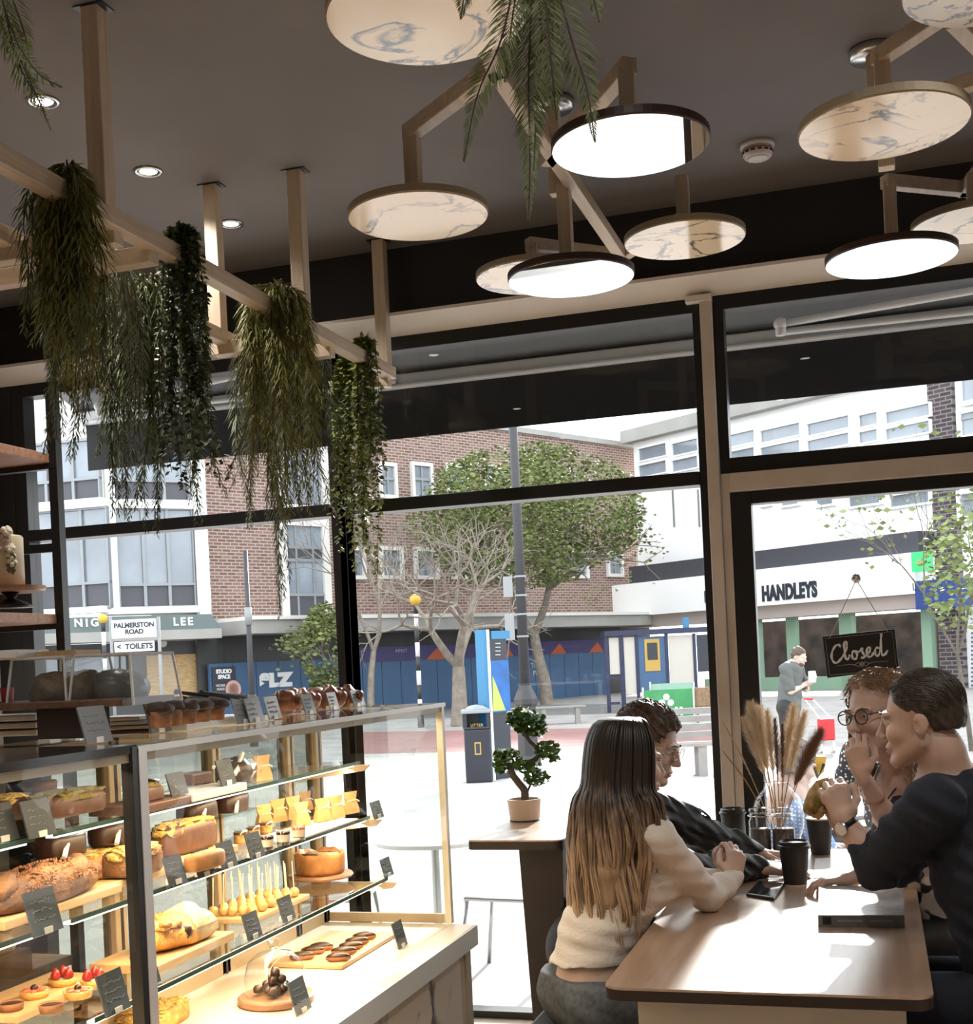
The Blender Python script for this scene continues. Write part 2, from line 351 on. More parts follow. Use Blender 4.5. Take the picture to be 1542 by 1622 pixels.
# ================================================================ ceiling lamps and detector
E_LAMP = emit('lamp_glow', (1, .93, .8), 14)
def downlight(x, y, label=None, group=None, first=[None]):
    if first[0] is None:
        t = thing('ceiling_downlight', label, 'ceiling light', (x, y, ZC), 0, group)
        MB().lathe((x, y, ZC), [(.036, -.002), (.036, -.006), (.05, -.006), (.052, -.001)], 28).build('rim', 'steel', t, smooth=True)
        MB().lathe((x, y, ZC), [(.0, -.004), (.024, -.004), (.034, -.001)], 24).build('lens', E_LAMP, t, smooth=True)
        lamp('light', 'SPOT', (x, y, ZC-.012), ROOM_SPOT, (1, .93, .84), .03, parent=t, spot=2.2)
        first[0] = t
    else: place(first[0], (x, y, ZC), 0, label, group)
for i, (px, py) in enumerate(((68, 160), (235, 271), (366, 354))):
    p = atZ(px, py, ZC); downlight(p.x, p.y, ['recessed ceiling downlight behind the hanging green twig, nearest of three', 'recessed ceiling downlight right of the thick wooden post, middle of three', 'recessed ceiling downlight beside a wooden post, nearest to the window'][i], 'lit recessed downlights in the grey ceiling')
for x, y in ((-2.43, 1.6), (-2.43, .2), (.9, 1.6), (.9, .2), (-.6, .9), (-.6, -.8), (-.35, 2.2), (.7, 2.7)): downlight(x, y, 'unseen ceiling downlight added as fill light for the room', 'added fill downlights out of view')  # out of view, added to brighten the room and the case front
p = atZ(1200, 228, ZC)
t = thing('smoke_detector', 'round white smoke detector with red band on the dark ceiling', 'smoke detector', p)
MB().lathe(p, [(.062, 0), (.062, -.012), (.056, -.018)], 28).build('base', 'white_plastic', t, smooth=True)
MB().lathe(p, [(.055, -.018), (.054, -.04), (.046, -.05), (.044, -.052)], 28).build('body', 'white_plastic', t, smooth=True)
mat('sensor_red', (.45, .07, .05), .4); mat('dark_slot', (.03, .03, .03), .5)
m = MB()
for k in range(14):
    a = 2*PI*k/14; c = p+Vector((.0545*math.cos(a), .0545*math.sin(a), -.036)); r = Vector((math.cos(a), math.sin(a), 0)); m.obox(c, r*.002, Vector((-r.y, r.x, 0))*.007, Vector((0, 0, .003)))
m.build('vent_slots', 'dark_slot', t); MB().lathe(p, [(.0548, -.026), (.0552, -.027), (.0552, -.029), (.0548, -.03)], 28).build('red_band', 'sensor_red', t)
MB().lathe(p, [(.044, -.05), (.03, -.058), (0, -.06)], 28).build('cap', 'white_plastic', t, smooth=True)
# ================================================================ wooden ladder frame hung from the ceiling
BW = .05
fr = thing('plant_hanger', 'pale wooden ladder frame hung from the ceiling on posts, carrying trailing plants', 'plant hanger', (-2.1, 4.1, 2.8))
def bm(nm_, p, q, w=BW, h=BW, mt='pale_wood', par=fr): return MB().beam(p, q, w, h).build(nm_, mt, par, bevel=.003)
XA, XB, ZF = -1.955, -2.3, 2.805
bm('long_beam', (XA, .6, ZF), (XA, 5.12, ZF)); bm('long_beam', (XB, .6, ZF), (XB, 4.62, ZF))
for y, x0 in ((1.3, XB-.1), (1.9, XB-.1), (3.06, XB-.32), (3.24, XB-.3), (4.29, XB-.05), (4.5, XB+.02), (5.1, XB+.06)):
    bm('cross_bar', (x0, y, ZF-.035), (XA, y, ZF-.035), mt='pale_wood_x')
for x, y in ((XA-.002, 2.99), (XB, 4.235), (XA, 4.235), (XA-.01, 5.07), (XB-.28, 3.06), (XA, 1.25), (XB, 1.25)):
    o = bm('post', (x, y+.002, ZF), (x, y+.002, ZC), .052, .052, 'pale_wood_z'); 
    MB().box(x-.045, x+.045, y-.03, y+.03, ZC-.004, ZC).build('fixing_plate', 'frame_black', o)
# ================================================================ pendant lamps: mirror and marble discs on bent wooden arms
marble('disc_marble', (.90, .74, .52), (.09, .07, .09), 3.6, .1, .0135, 3.1)
mat('disc_edge', (.33, .27, .19), .5); mat('disc_dark_edge', (.035, .016, .013), .45)
mat('disc_mirror', (.96, .97, .97), .015, 1)
def disc(parent, c, r, dark):
    c = Vector(c); t = .022
    e = MB().lathe(c, [(r*.985, 0), (r, .003), (r, t), (0, t)], 56).build('disc', 'disc_dark_edge' if dark else 'disc_edge', parent)
    MB().lathe(c, [(r*.985, 0), (r*.985, -.0015), (0, -.0015)], 56).build('mirror_face' if dark else 'marble_face', 'disc_mirror' if dark else 'disc_marble', e)
def arm(parent, pts, w=.042):
    pts = [Vector(p) for p in pts]; m = MB()
    for a, b in zip(pts, pts[1:]):
        d = (b-a).normalized()*w*.5; m.beam(a-d, b+d, w, w)
    m.build('arm', 'pale_wood', parent, bevel=.003)
def stem(parent, c, ztop, off=(0, 0), w=.042):
    x, y = c[0]+off[0], c[1]+off[1]; MB().beam((x, y, c[2]+.02), (x, y, ztop), w, w).build('stem', 'pale_wood_z', parent, bevel=.003)
DISC = {k: (EYE + ray(px, py)*(r_*2000/pr), r_) for k, (px, py, pr, r_) in dict(A=(676, 28, 160, .2), B=(663, 344, 111.5, .2), C=(999, 233, 125.5, .2), D=(1085, 381, 95.5, .2), E=(905, 442, 100.5, .2), F=(846, 440, 92, .2125),
    G=(1400, 203, 132, .2), H=(1412, 411, 101.5, .2), I=(1545, 356, 97, .2), J=(1575, -26, 140, .2)).items()}
ZB = 3.06
pl = thing('pendant_light', 'left cluster of round mirror and marble discs hung on bent wooden arms', 'pendant light', (-.936, 4.046, ZC))
pr_ = thing('pendant_light', 'right cluster of round discs on wooden arms, cut off by the right picture edge', 'pendant light', (.069, 4.087, ZC))
def canopy(par, c): MB().lathe(c, [(.0, -.03), (.065, -.03), (.072, -.02), (.072, 0)], 28).build('ceiling_plate', 'steel', par, smooth=True)
mount = Vector((-.936, 4.046, ZC)); canopy(pl, mount); canopy(pr_, (.069, 4.087, ZC))
for k in 'ABCDEF': disc(pl, DISC[k][0], DISC[k][1], k in 'CE')
for k in 'GHIJ': disc(pr_, DISC[k][0], DISC[k][1], k == 'H')
N1 = atZ(785, 108, ZB); N2 = atZ(985, 405, ZB); NE = atZ(893, 292, ZB); NM = atZ(870, 250, ZB)
tB = atZ(652, 208, ZB); tC = atZ(993, 108, ZB); tF = Vector((DISC['F'][0].x, DISC['F'][0].y, ZB))
arm(pl, [tB, N1]); arm(pl, [N1, N2]); arm(pl, [tC, NM]); arm(pl, [tF, N2]); arm(pl, [N2, atZ(1075, 350, ZB+.06)])
arm(pl, [N1, (DISC['A'][0].x+.02, DISC['A'][0].y+.05, ZB)])
stem(pl, (tB.x, tB.y, DISC['B'][0].z), ZB); stem(pl, (tC.x, tC.y, DISC['C'][0].z), ZB); stem(pl, (NE.x, NE.y, DISC['E'][0].z), ZB); stem(pl, (DISC['F'][0].x, DISC['F'][0].y, DISC['F'][0].z), ZB)
q = DISC['D'][0]; stem(pl, q, ZB+.06); stem(pl, (DISC['A'][0].x+.02, DISC['A'][0].y+.05, DISC['A'][0].z), ZB)
MB().beam((mount.x, mount.y, ZB), (mount.x, mount.y, ZC-.02), .042).build('stem', 'pale_wood_z', pl, bevel=.003)
q = DISC['G'][0]; tG = atZ(1397, 88, 3.1); N3 = atZ(1515, 8, 3.1)
arm(pr_, [tG, N3]); arm(pr_, [N3, (DISC['J'][0].x, DISC['J'][0].y, 3.1)]); stem(pr_, (tG.x, tG.y, q.z), 3.1); stem(pr_, DISC['J'][0], 3.1)
tH = atZ(1409, 288, ZB); N4 = atZ(1530, 300, ZB); N5 = Vector((.5, 3.9, ZB))
arm(pr_, [tH, N4]); arm(pr_, [N4, N5]); arm(pr_, [N5, N3+Vector((0, 0, ZB-3.1))]); stem(pr_, (tH.x, tH.y, DISC['H'][0].z), ZB); stem(pr_, DISC['I'][0], ZB)
MB().beam((.069, 4.087, 3.15), (.069, 4.087, ZC-.02), .042).build('stem', 'pale_wood_z', pr_, bevel=.003); arm(pr_, [(.069, 4.087, 3.17), (N5.x, N5.y, 3.17)]); MB().beam((N5.x, N5.y, ZB), (N5.x, N5.y, 3.19), .042).build('stem', 'pale_wood_z', pr_)
# ================================================================ CLOSED sign hanging on the door glass
mat('chalk_black', (.012, .012, .012), .5); mat('sign_white', (.82, .84, .86), .6); mat('jute', (.55, .42, .3), .8); 
YS = 5.175
def sp(x, y): return atY(x, y, YS)
sg = thing('closed_sign', 'black board with white script Closed hanging on the glass door by a cord', 'sign', sp(1362, 1040))
c4 = [sp(1303, 1008), sp(1418, 996), sp(1425, 1060), sp(1311, 1074)]
MB().prism(c4, (0, .008, 0)).build('board', 'chalk_black', sg, bevel=.002)
U = (c4[1]-c4[0]); V = (c4[0]-c4[3])
def sq(u, v, o=-.0015): return c4[3]+U*u+V*v+Vector((0, o, 0))
m = MB(); bd = [sq(.04, .06), sq(.96, .06), sq(.96, .94), sq(.04, .94), sq(.04, .06)]
m.tube(bd, .0012, 6); m.build('border_line', mat('chalk_grey', (.3, .3, .3), .7), sg)
# cursive word as pen strokes, coordinates in the board (0..1)
L_ = {'C': [(.235, .70), (.215, .76), (.165, .74), (.115, .62), (.095, .48), (.115, .37), (.16, .34), (.22, .42), (.27, .52)],
 'l': [(.27, .52), (.315, .66), (.325, .78), (.305, .82), (.285, .72), (.282, .5), (.295, .40), (.325, .42), (.35, .5)],
 'o': [(.43, .58), (.395, .56), (.378, .46), (.395, .39), (.43, .40), (.45, .49), (.43, .58), (.45, .55), (.485, .55)],
 's': [(.485, .55), (.53, .62), (.525, .54), (.545, .46), (.53, .40), (.495, .41), (.53, .40), (.565, .45)],
 'e': [(.565, .45), (.625, .53), (.635, .61), (.605, .62), (.583, .52), (.597, .42), (.635, .41), (.68, .5)],
 'd': [(.765, .58), (.725, .6), (.695, .52), (.705, .42), (.74, .43), (.775, .56), (.80, .80), (.81, .92), (.79, .7), (.785, .48), (.80, .41), (.83, .43), (.87, .52)]}
def smooth(pts, n=6):
    P = [Vector((*p, 0)) if len(p) == 2 else Vector(p) for p in pts]; P = [P[0]*2-P[1]]+P+[P[-1]*2-P[-2]]; o = []
    for i in range(1, len(P)-2):
        for k in range(n):
            t = k/n; a, b, c, d_ = P[i-1], P[i], P[i+1], P[i+2]
            o.append(.5*((2*b)+(c-a)*t+(2*a-5*b+4*c-d_)*t*t+(3*b-a-3*c+d_)*t**3))
    return o+[P[-2]]
m = MB()
for ch, pts in L_.items(): 
    pp = smooth(pts); m.tube([sq(p.x, p.y) for p in pp], [.003+.0026*abs(math.sin(i*.35)) for i in range(len(pp))], 6)
m.build('lettering', 'sign_white', sg, smooth=True)
m = MB()
for s_ in (-1, 1):
    m.tube([sq(.5+s_*u, .25+v) for u, v in ((.0, 0), (.05, .05), (.1, .0), (.17, .025), (.36, .012))], [.003, .002, .0022, .0016, .0006], 6); m.tube([sq(.5+s_*u, .25+v) for u, v in ((.0, 0), (.05, -.05), (.1, .0))], .0016, 6)
m.tube([sq(.47, .25), sq(.5, .19), sq(.53, .25), sq(.5, .31), sq(.47, .25)], .003, 6)
m.build('flourish', 'chalk_grey', sg)
top = sp(1357, 918); m = MB(); m.tube([sq(.1, .95, 0), top], .0018, 6).tube([sq(.9, .95, 0), top], .0018, 6); m.build('cord', 'jute', sg)
m = MB(); m.lathe(top+Vector((0, -.002, .006)), [(0, .018), (.016, .02), (.02, .03)], 16, (0, 1, 0)); m.tube([top+Vector((.014*math.cos(a), -.002, .008+.014*math.sin(a))) for a in [i*PI/8 for i in range(9)]], .002, 6); m.build('suction_hook', 'steel', sg, smooth=True)
# ================================================================ the street
GZ = -.2
brick('brick_red', (.14, .065, .05), (.24, .13, .105), (.33, .29, .26), .33, .11, .02)
mat('stone_white', (.62, .6, .57), .8, var=.06, scale=.6); mat('render_white', (.9, .9, .89), .8, var=.03, scale=.3)
mat('window_blue', (0.2176, 0.2511, 0.293), .08, var=.35, scale=.35, spec=1); mat('spandrel_grey', (0.0586, 0.0586, 0.0711), .4); mat('alu_grey', (0.2511, 0.2678, 0.2846), .4, .3)
mat('canopy_grey', (0.3013, 0.293, 0.2762), .7, var=.1, scale=.8); mat('shop_dark', (0.046, 0.046, 0.046), .5, var=.3, scale=.5)
mat('fascia_green', (0.1088, 0.1423, 0.1423), .5, var=.15, scale=.6); mat('letter_white', (.8, .8, .78), .5); mat('osb', (0.4604, 0.3013, 0.1423), .8, var=.3, scale=6, stretch=(1, 1, 5))
mat('hoarding_blue', (0.0419, 0.1004, 0.2009), .5, var=.12, scale=.5); mat('hoarding_purple', (0.0419, 0.0335, 0.1255), .5); mat('hoarding_orange', (0.4185, 0.0837, 0.0251), .5); mat('poster_dark', (0.0251, 0.0293, 0.0419), .5)
mat('paving', (.45, .42, .41), .75, var=.12, scale=1.2); mat('red_paving', (.21, .10, .095), .85, var=.15, scale=2); mat('road_grey', (.13, .13, .13), .9, var=.1, scale=1)
mat('dark_pole', (.035, .035, .04), .5); mat('grey_sign', (0.2511, 0.2595, 0.2678), .5)
struct('ground', MB().box(-80, 60, 5.32, 120, GZ-.3, GZ), 'paving')
struct('trim_6', MB().box(-20, 20, 5.28, 5.36, GZ, .0), 'stone_white')
def slab(name, pix, mt, h):
    p = [atZ(x, y, GZ) for x, y in pix]; return struct(name, MB().prism([(q.x, q.y, GZ) for q in p], (0, 0, h)), mt)
slab('ground_red_paving', [(560, 1195), (1160, 1180), (1160, 1150), (560, 1160)], 'red_paving', .006)
struct('ground_plaza', MB().box(-60, 30, 17.6, 62, GZ, GZ+.003), mat('plaza_grey', (.26, .245, .24), .85, var=.2, scale=1.5))
slab('ground_road', [(200, 1150), (1160, 1126), (1160, 1112), (200, 1128)], 'road_grey', .005)
class Plane:
    def __init__(s, a, b):
        s.a = Vector((a.x, a.y, 0)); s.u = Vector((b.x-a.x, b.y-a.y, 0)).normalized(); s.n = s.u.cross(Vector((0, 0, 1)))
        if s.n.dot(-s.a) < 0: s.n = -s.n
    def sz(s, x, y, o=0): p = atP(x, y, s.a+s.n*o, s.n); return (p-s.a).dot(s.u), p.z
    def pt(s, q, z, o=0): return s.a + s.u*q + Vector((0, 0, z)) + s.n*o
    def box(s, m, s0, s1, z0, z1, o0, o1): m.obox((s.pt(s0, z0, o0)+s.pt(s1, z1, o1))/2, s.u*(s1-s0)/2, s.n*(o1-o0)/2, Vector((0, 0, (z1-z0)/2))); return m
    def rect(s, x0, y0, x1, y1, o=0):
        a = s.sz(x0, (y0+y1)/2, o)[0]; b = s.sz(x1, (y0+y1)/2, o)[0]; c = s.sz((x0+x1)/2, y0, o)[1]; d = s.sz((x0+x1)/2, y1, o)[1]
        return min(a, b), max(a, b), min(c, d), max(c, d)
def hor(x): return CY + (771-x)*math.tan(-ROLL)
FB = Plane(atD(320, hor(320), 41), atD(1010, hor(1010), 57))
def facade_wall(P, s0, s1, z1, th, mt, name, par):
    m = P.box(MB(), s0, s1, GZ, z1, -th, 0); o = m.build(name, None, None)
    # own axes so that bricks run along the wall
    M_ = Matrix((( P.u.x, P.n.x, 0, P.a.x), (P.u.y, P.n.y, 0, P.a.y), (0, 0, 1, 0), (0, 0, 0, 1)))
    o.data.transform(M_.inverted()); o.parent = par; o.matrix_parent_inverse = Matrix.Identity(4)
    o.matrix_local = Matrix.Translation(-origin(par)) @ M_; o.data.materials.append(MATS[mt]); return o
bb = thing('brick_building', 'long red brick department store with concrete canopy across the street', 'building', FB.pt(8, GZ))
sR = FB.sz(1020, 850)[0]; zT = FB.sz(1009, 711)[1]
facade_wall(FB, 0, sR, zT, 3, 'brick_red', 'wall', bb)
FB.box(MB(), -.2, sR+.1, zT, zT+.22, -3.2, .12).build('coping', 'canopy_grey', bb)
def win(P, x0, y0, x1, y1, par, nv=2, hz=(), frame='stone_white', fw=.14, pane='window_blue', bar='alu_grey', dark=()):
    s0, s1, z0, z1 = P.rect(x0, y0, x1, y1); m = MB()
    for a, b, c, d in ((s0, s0+fw, z0, z1), (s1-fw, s1, z0, z1), (s0+fw, s1-fw, z0, z0+fw), (s0+fw, s1-fw, z1-fw, z1)): P.box(m, a, b, c, d, -.05, .14)
    f = m.build('window', frame, par); P.box(MB(), s0+fw, s1-fw, z0+fw, z1-fw, -.04, .03).build('pane', pane, f)
    m = MB()
    for i in range(1, nv): q = s0+(s1-s0)*i/nv; P.box(m, q-.04, q+.04, z0+fw, z1-fw, .02, .08)
    for h in hz: q = z0+(z1-z0)*h; P.box(m, s0+fw, s1-fw, q-.05, q+.05, .02, .085)
    if nv > 1 or hz: m.build('glazing_bar', bar, f)
    for a, b in dark: P.box(MB(), s0+fw, s1-fw, z0+(z1-z0)*a, z0+(z1-z0)*b, .0, .05).build('spandrel', 'spandrel_grey', f)
    return f
win(FB, 436, 640, 516, 814, bb, 3, (.05, .5, .95), fw=.3, dark=((0.02, .1),))
win(FB, 442, 820, 521, 990, bb, 3, (.28, .6, .72), fw=.3, dark=((.03, .28), (.62, .7)))
for r in ((598, 733, 627, 790), (650, 733, 684, 792), (705, 735, 740, 795), (765, 738, 800, 797), (552, 866, 577, 918), (600, 866, 637, 918), (655, 868, 693, 918), (714, 868, 746, 918), (775, 870, 806, 919), (905, 872, 930, 916), (960, 874, 985, 914), (1008, 874, 1026, 912)): win(FB, *r, bb, 2, (.55,))
s0 = 0; m = MB(); za = FB.sz(700, 982)[1]; zb = FB.sz(700, 996)[1]
FB.box(m, .5, sR, zb-.1, za, 0, 2.2).build('canopy', 'canopy_grey', bb)
FB.box(MB(), .5, sR, za, za+.12, 0, 2.3).build('canopy_edge', 'stone_white', bb)
FB.box(MB(), -.2, sR, GZ, zb-.1, 0, .1).build('shopfront', 'shop_dark', bb)
# hoarding
hb = thing('hoarding', 'long blue painted hoarding along the foot of the brick building', 'hoarding', FB.pt(10, GZ, .4))
n = 22; sa, sb = FB.sz(332, 1080, .4)[0], FB.sz(962, 1080, .4)[0]; zh = FB.sz(620, 1024, .4)[1]; zl = FB.sz(420, 1048, .4)[1]
sm = FB.sz(545, 1080, .4)[0]
for i in range(n):
    a = sa+(sb-sa)*i/n; b = sa+(sb-sa)*(i+1)/n; FB.box(MB(), a+.012, b-.012, GZ, zh if a > sm else zl, .3, .4).build('panel', 'hoarding_blue', hb)
FB.box(MB(), sm, sb, zh-.55, zh, .4, .42).build('top_band', 'hoarding_purple', hb)
for x in (690, 800, 885, 945):
    q = FB.sz(x, 1030, .43)[0]; m = MB(); m.prism([FB.pt(q-.5, zh-.55, .421), FB.pt(q+.5, zh-.55, .421), FB.pt(q+.1, zh-.1, .421)], FB.n*.01); m.build('triangle_motif', 'hoarding_orange', hb)
def ftext(P, name, body, x, y, hpx, mt, par, o=.0, **k):
    q, z = P.sz(x, y, o); d = (P.pt(q, z, o)-EYE).dot(_f); R = P.u if P.u.dot(_r) > 0 else -P.u
    return text(name, body, P.pt(q, z, o), R, (0, 0, 1), hpx*d/2000/.7, mt, par, **k)
r = FB.rect(337, 1056, 374, 1100, .45); po = FB.box(MB(), *r, .4, .44).build('poster', 'poster_dark', hb)
ftext(FB, 'poster_lettering', 'STUDIO\nSPACE', 355, 1068, 6, 'letter_white', po, .45, bold=.01, space=.9)
ftext(FB, 'poster_lettering', 'WORK\nMAKE', 350, 1089, 4, 'letter_white', po, .45)
q, z = FB.sz(370, 1092, .45); m = MB(); [m.lathe(FB.pt(q, z, .442), [(r_, 0), (r_, .004), (r_-.05, .004)], 20, FB.n) for r_ in (.3, .2, .1)]; m.build('ring_motif', mat('motif_pink', (.6, .35, .3), .6), po)
ftext(FB, 'graffiti', 'SLZ', 437, 1078, 19, 'letter_white', hb, .42, bold=.05, sx=1.35)
ftext(FB, 'lettering', 'IMPACT', 636, 1031, 5, mat('letter_lilac', (.4, .35, .5), .6), hb, .43)
ftext(FB, 'graffiti', 'TOSE\nMO', 850, 1060, 8, mat('graffiti_pale', (.45, .6, .55), .6), hb, .42, sx=.9)
# left wing with curved window bands and the shop fascia
P0 = atD(320, hor(320), 41); P1 = atD(150, hor(150), 39.5); P2 = atD(-10, hor(-10), 40.5)
wing = thing('curved_shop_building', 'white framed curved corner building with dark glazing at far left across the street', 'building', P1)
FL = Plane(P2, P0); FL.u = FL.u; 
W1 = Plane(P1, P0); W2 = Plane(P2, P1)
for P, x0, x1 in ((W1, 165, 322), (W2, -10, 165)):
    a, b = sorted((P.sz(x0, 900)[0], P.sz(x1, 900)[0])); zt = P.sz(200, 560)[1]; zb2 = P.sz((x0+x1)/2, 972)[1]
    P.box(MB(), a, b, zb2, zt, -1, -.1).build('wall', 'stone_white', wing)
def band(P, xs, ys, kinds):
    # one window per bay: panes and grey panels between white bars
    for x0, x1 in zip(xs, xs[1:]):
        a, b = sorted((P.sz(x0, 850)[0], P.sz(x1, 850)[0])); m = MB()
        zs = [P.sz((xs[0]+xs[-1])/2, y)[1] for y in ys]
        P.box(m, a, a+.05, zs[-1], zs[0], -.1, .06); P.box(m, b-.05, b, zs[-1], zs[0], -.1, .06)
        for z in zs: P.box(m, a, b, z-.04, z+.04, -.1, .07)
        f = m.build('window', 'alu_grey', wing)
        for i, kd in enumerate(kinds): P.box(MB(), a+.05, b-.05, zs[i+1], zs[i], -.09, -.02).build('spandrel' if kd == 'd' else 'pane', 'spandrel_grey' if kd == 'd' else 'window_blue', f)
band(W1, (182, 224, 263, 302), (700, 762, 793), 'wd'); band(W1, (184, 226, 265, 306), (806, 926, 962), 'wd')
band(W2, (42, 78, 121, 163), (700, 762, 795), 'wd'); band(W2, (50, 88, 130, 172), (808, 926, 965), 'wd')
def pil(P, x0, x1, y0, y1, o=.3): r = P.rect(x0, y0, x1, y1); P.box(MB(), *r, -.1, o).build('pilaster', 'render_white', wing)
pil(W1, 164, 178, 560, 966); pil(W1, 304, 322, 560, 975); pil(W1, 165, 318, 793, 806, .2); pil(W2, 40, 165, 794, 808, .2); pil(W2, 30, 45, 600, 968)
pil(W1, 168, 312, 962, 972, .35); pil(W2, 45, 172, 964, 974, .35)
q0, q1 = W1.sz(-20, 985, 1.5)[0], W1.sz(335, 985, 1.5)[0]; za, zb = W1.sz(230, 975, 1.5)[1], W1.sz(230, 999, 1.5)[1]; q2 = W1.sz(350, 985, 1.5)[0]
m = MB(); m.prism([W1.pt(q0, za, 1.3), W1.pt(q1, za, 1.3), W1.pt(q2, zb, 1.3), W1.pt(q0, zb, 1.3)], W1.n*.2); m.build('fascia', 'fascia_green', wing)
m = MB(); W1.box(m, q0, q2, zb-.3, zb, 0, 1.55).build('canopy', 'canopy_grey', wing)
ftext(W1, 'fascia_letters', 'NIG', 137, 987, 12, 'letter_white', wing, 1.51, space=1.45, ext=.02, bold=.01); ftext(W1, 'fascia_letters', 'LEE', 290, 985, 12, 'letter_white', wing, 1.51, space=1.35, ext=.02, bold=.01)
q3 = W1.sz(345, 1050)[0]; W1.box(MB(), q0, q3, GZ, zb-.3, -.5, -.2).build('shopfront', 'shop_dark', wing)
r = W1.rect(233, 1037, 318, 1108, -.15); W1.box(MB(), *r, -.2, -.1).build('boarded_panel', 'osb', wing)
r = W1.rect(20, 1037, 200, 1108, -.15); W1.box(MB(), *r, -.2, -.1).build('shop_window', 'window_blue', wing)
ftext(W1, 'shop_lettering', 'LANGTONS', 72, 1037, 5, 'grey_sign', wing, -.05)
q, z = W1.sz(258, 1019, 0); m = MB(); m.lathe(W1.pt(q, z, .0), [(.0, 0), (.13, 0), (.13, .05), (0, .05)], 8, W1.n); m.build('alarm_box', 'stone_white', wing)
# white building
FW = Plane(atD(967, hor(967), 57.9), atD(1448, hor(1448), 45))
wb = thing('white_building', 'white rendered building with black lettered shop fascia on the right across the street', 'building', FW.pt(8, GZ))
sA, sB_ = 0, FW.sz(1482, 900)[0]; sL = FW.sz(1008, 800)[0]; zr = FW.sz(1147, 668)[1]
FW.box(MB(), sL, sB_, FW.sz(1202, 902)[1], zr, -2.5, 0).build('wall', 'render_white', wb)
FW.box(MB(), sL-.3, sB_, zr, zr+.55, -2.6, .5).build('roof_edge', 'canopy_grey', wb)
zf0, zf1 = FW.sz(1202, 960, 1.2)[1], FW.sz(1202, 902, 1.2)[1]
FW.box(MB(), sA, sB_, zf0, zf1, -.5, 1.2).build('fascia', 'render_white', wb)
FW.box(MB(), sL+.3, sB_, zf1, zf1+.75, 0, .9).build('roof_strip', mat('slate', (0.0502, 0.0502, 0.0628), .6), wb)
FW.box(MB(), sA+.3, sB_, zf0-.5, zf0, -.5, .9).build('soffit', mat('soffit_pink', (0.4185, 0.3515, 0.3181), .7), wb)
FW.box(MB(), sA+4, sB_, GZ, zf0-.5, -6, -4).build('shop_interior', mat('shop_brown', (0.0586, 0.0377, 0.0293), .7, var=.8, scale=1.6), wb)
FW.box(MB(), sA+6, sB_, GZ, GZ+.5, -.2, .2).build('stall_riser', mat('shop_green', (0.2511, 0.385, 0.2762), .5), wb)
for x in (1166, 1195, 1252, 1342, 1468): q = FW.sz(x, 1000, .2)[0]; FW.box(MB(), q-(.35 if x == 1342 else .2), q+.2, GZ, zf0-.5, -.1, .2).build('shop_post', 'shop_green', wb)
q = FW.sz(1200, 1000)[0]; FW.box(MB(), q, sB_, GZ+.5, zf0-.5, -.02, .02).build('shop_window', MATS['window_glass'], wb)
ftext(FW, 'fascia_letters', 'HANDLEYS', 1250, 938, 23, 'poster_dark', wb, 1.22, sx=.64, bold=.04, ext=.02, space=1.08)
ftext(FW, 'fascia_letters', 'H', 1121, 946, 17, 'poster_dark', wb, 1.22, sx=.7, bold=.03, ext=.02)
for x0, x1 in ((1013, 1060), (1066, 1110), (1152, 1200), (1206, 1272), (1280, 1350), (1362, 1395), (1404, 1478)):
    for ya, yb in ((684, 707), (711, 733)):
        dy = -(x0+x1-2350)*.075; win(FW, x0, ya+dy, x1, yb+dy, wb, 1, (), 'render_white', .05, 'window_blue')
for x in (1068, 1108): r = FW.rect(x-1, 775, x+1, 835); FW.box(MB(), *r, 0, .05).build('downpipe', 'alu_grey', wb)
for x0, x1 in ((1205, 1225), (1238, 1270), (1293, 1325), (1345, 1400), (1410, 1478)): win(FW, x0, 778, x1, 803, wb, 1, (), 'render_white', .08, 'window_blue')
r = FW.rect(1447, 874, 1472, 905, 1.4); s0 = FW.sz(1448, 890, 1.3)[0]
gs = FW.box(MB(), *r, 1.15, 1.5).build('projecting_sign', emit('sign_green', (.04, .6, .16), .5), None); tag(gs, 'small bright green projecting sign on the white shop fascia', 'sign')
# right end: dark brick pier, next shop and blue awning
brick('brick_dark', (.045, .035, .04), (.075, .055, .06), (.2, .18, .18), .45, .15, .02)
pier = thing('brick_pier_building', 'building with dark brick pier and white wall at the far right across the street', 'building', FW.pt(sB_, GZ))
sC = FW.sz(1514, 750)[0]; sD = FW.sz(1700, 750)[0]
facade_wall(FW, sB_, sC, zr+6, .6, 'brick_dark', 'brick_pier', pier)
FW.box(MB(), sC, sD, GZ, zr+6, -1, -.2).build('wall', 'render_white', pier)
for y0, y1 in ((560, 635), (640, 690), (770, 820)): win(FW, 1519, y0, 1620, y1, pier, 2, (.7,), 'render_white', .15)
m = MB()
for i in range(14): r = FW.rect(1536, 1000+i*7, 1600, 1003+i*7); FW.box(m, *r, -.2, -.1)
m.build('roller_shutter', mat('shutter_blue', (.1, .14, .22), .5), pier)
r = FW.rect(1453, 918, 1516, 964, 1.8); ba = FW.box(MB(), *r, .6, 1.9).build('blue_awning', mat('awning_blue', (0.0167, 0.0419, 0.1841), .6), None); tag(ba, 'dark blue box awning with white writing at right beyond the sapling', 'awning')
ftext(FW, 'awning_letter', 'L', 1449, 930, 12, 'poster_dark', ba, 1.92)
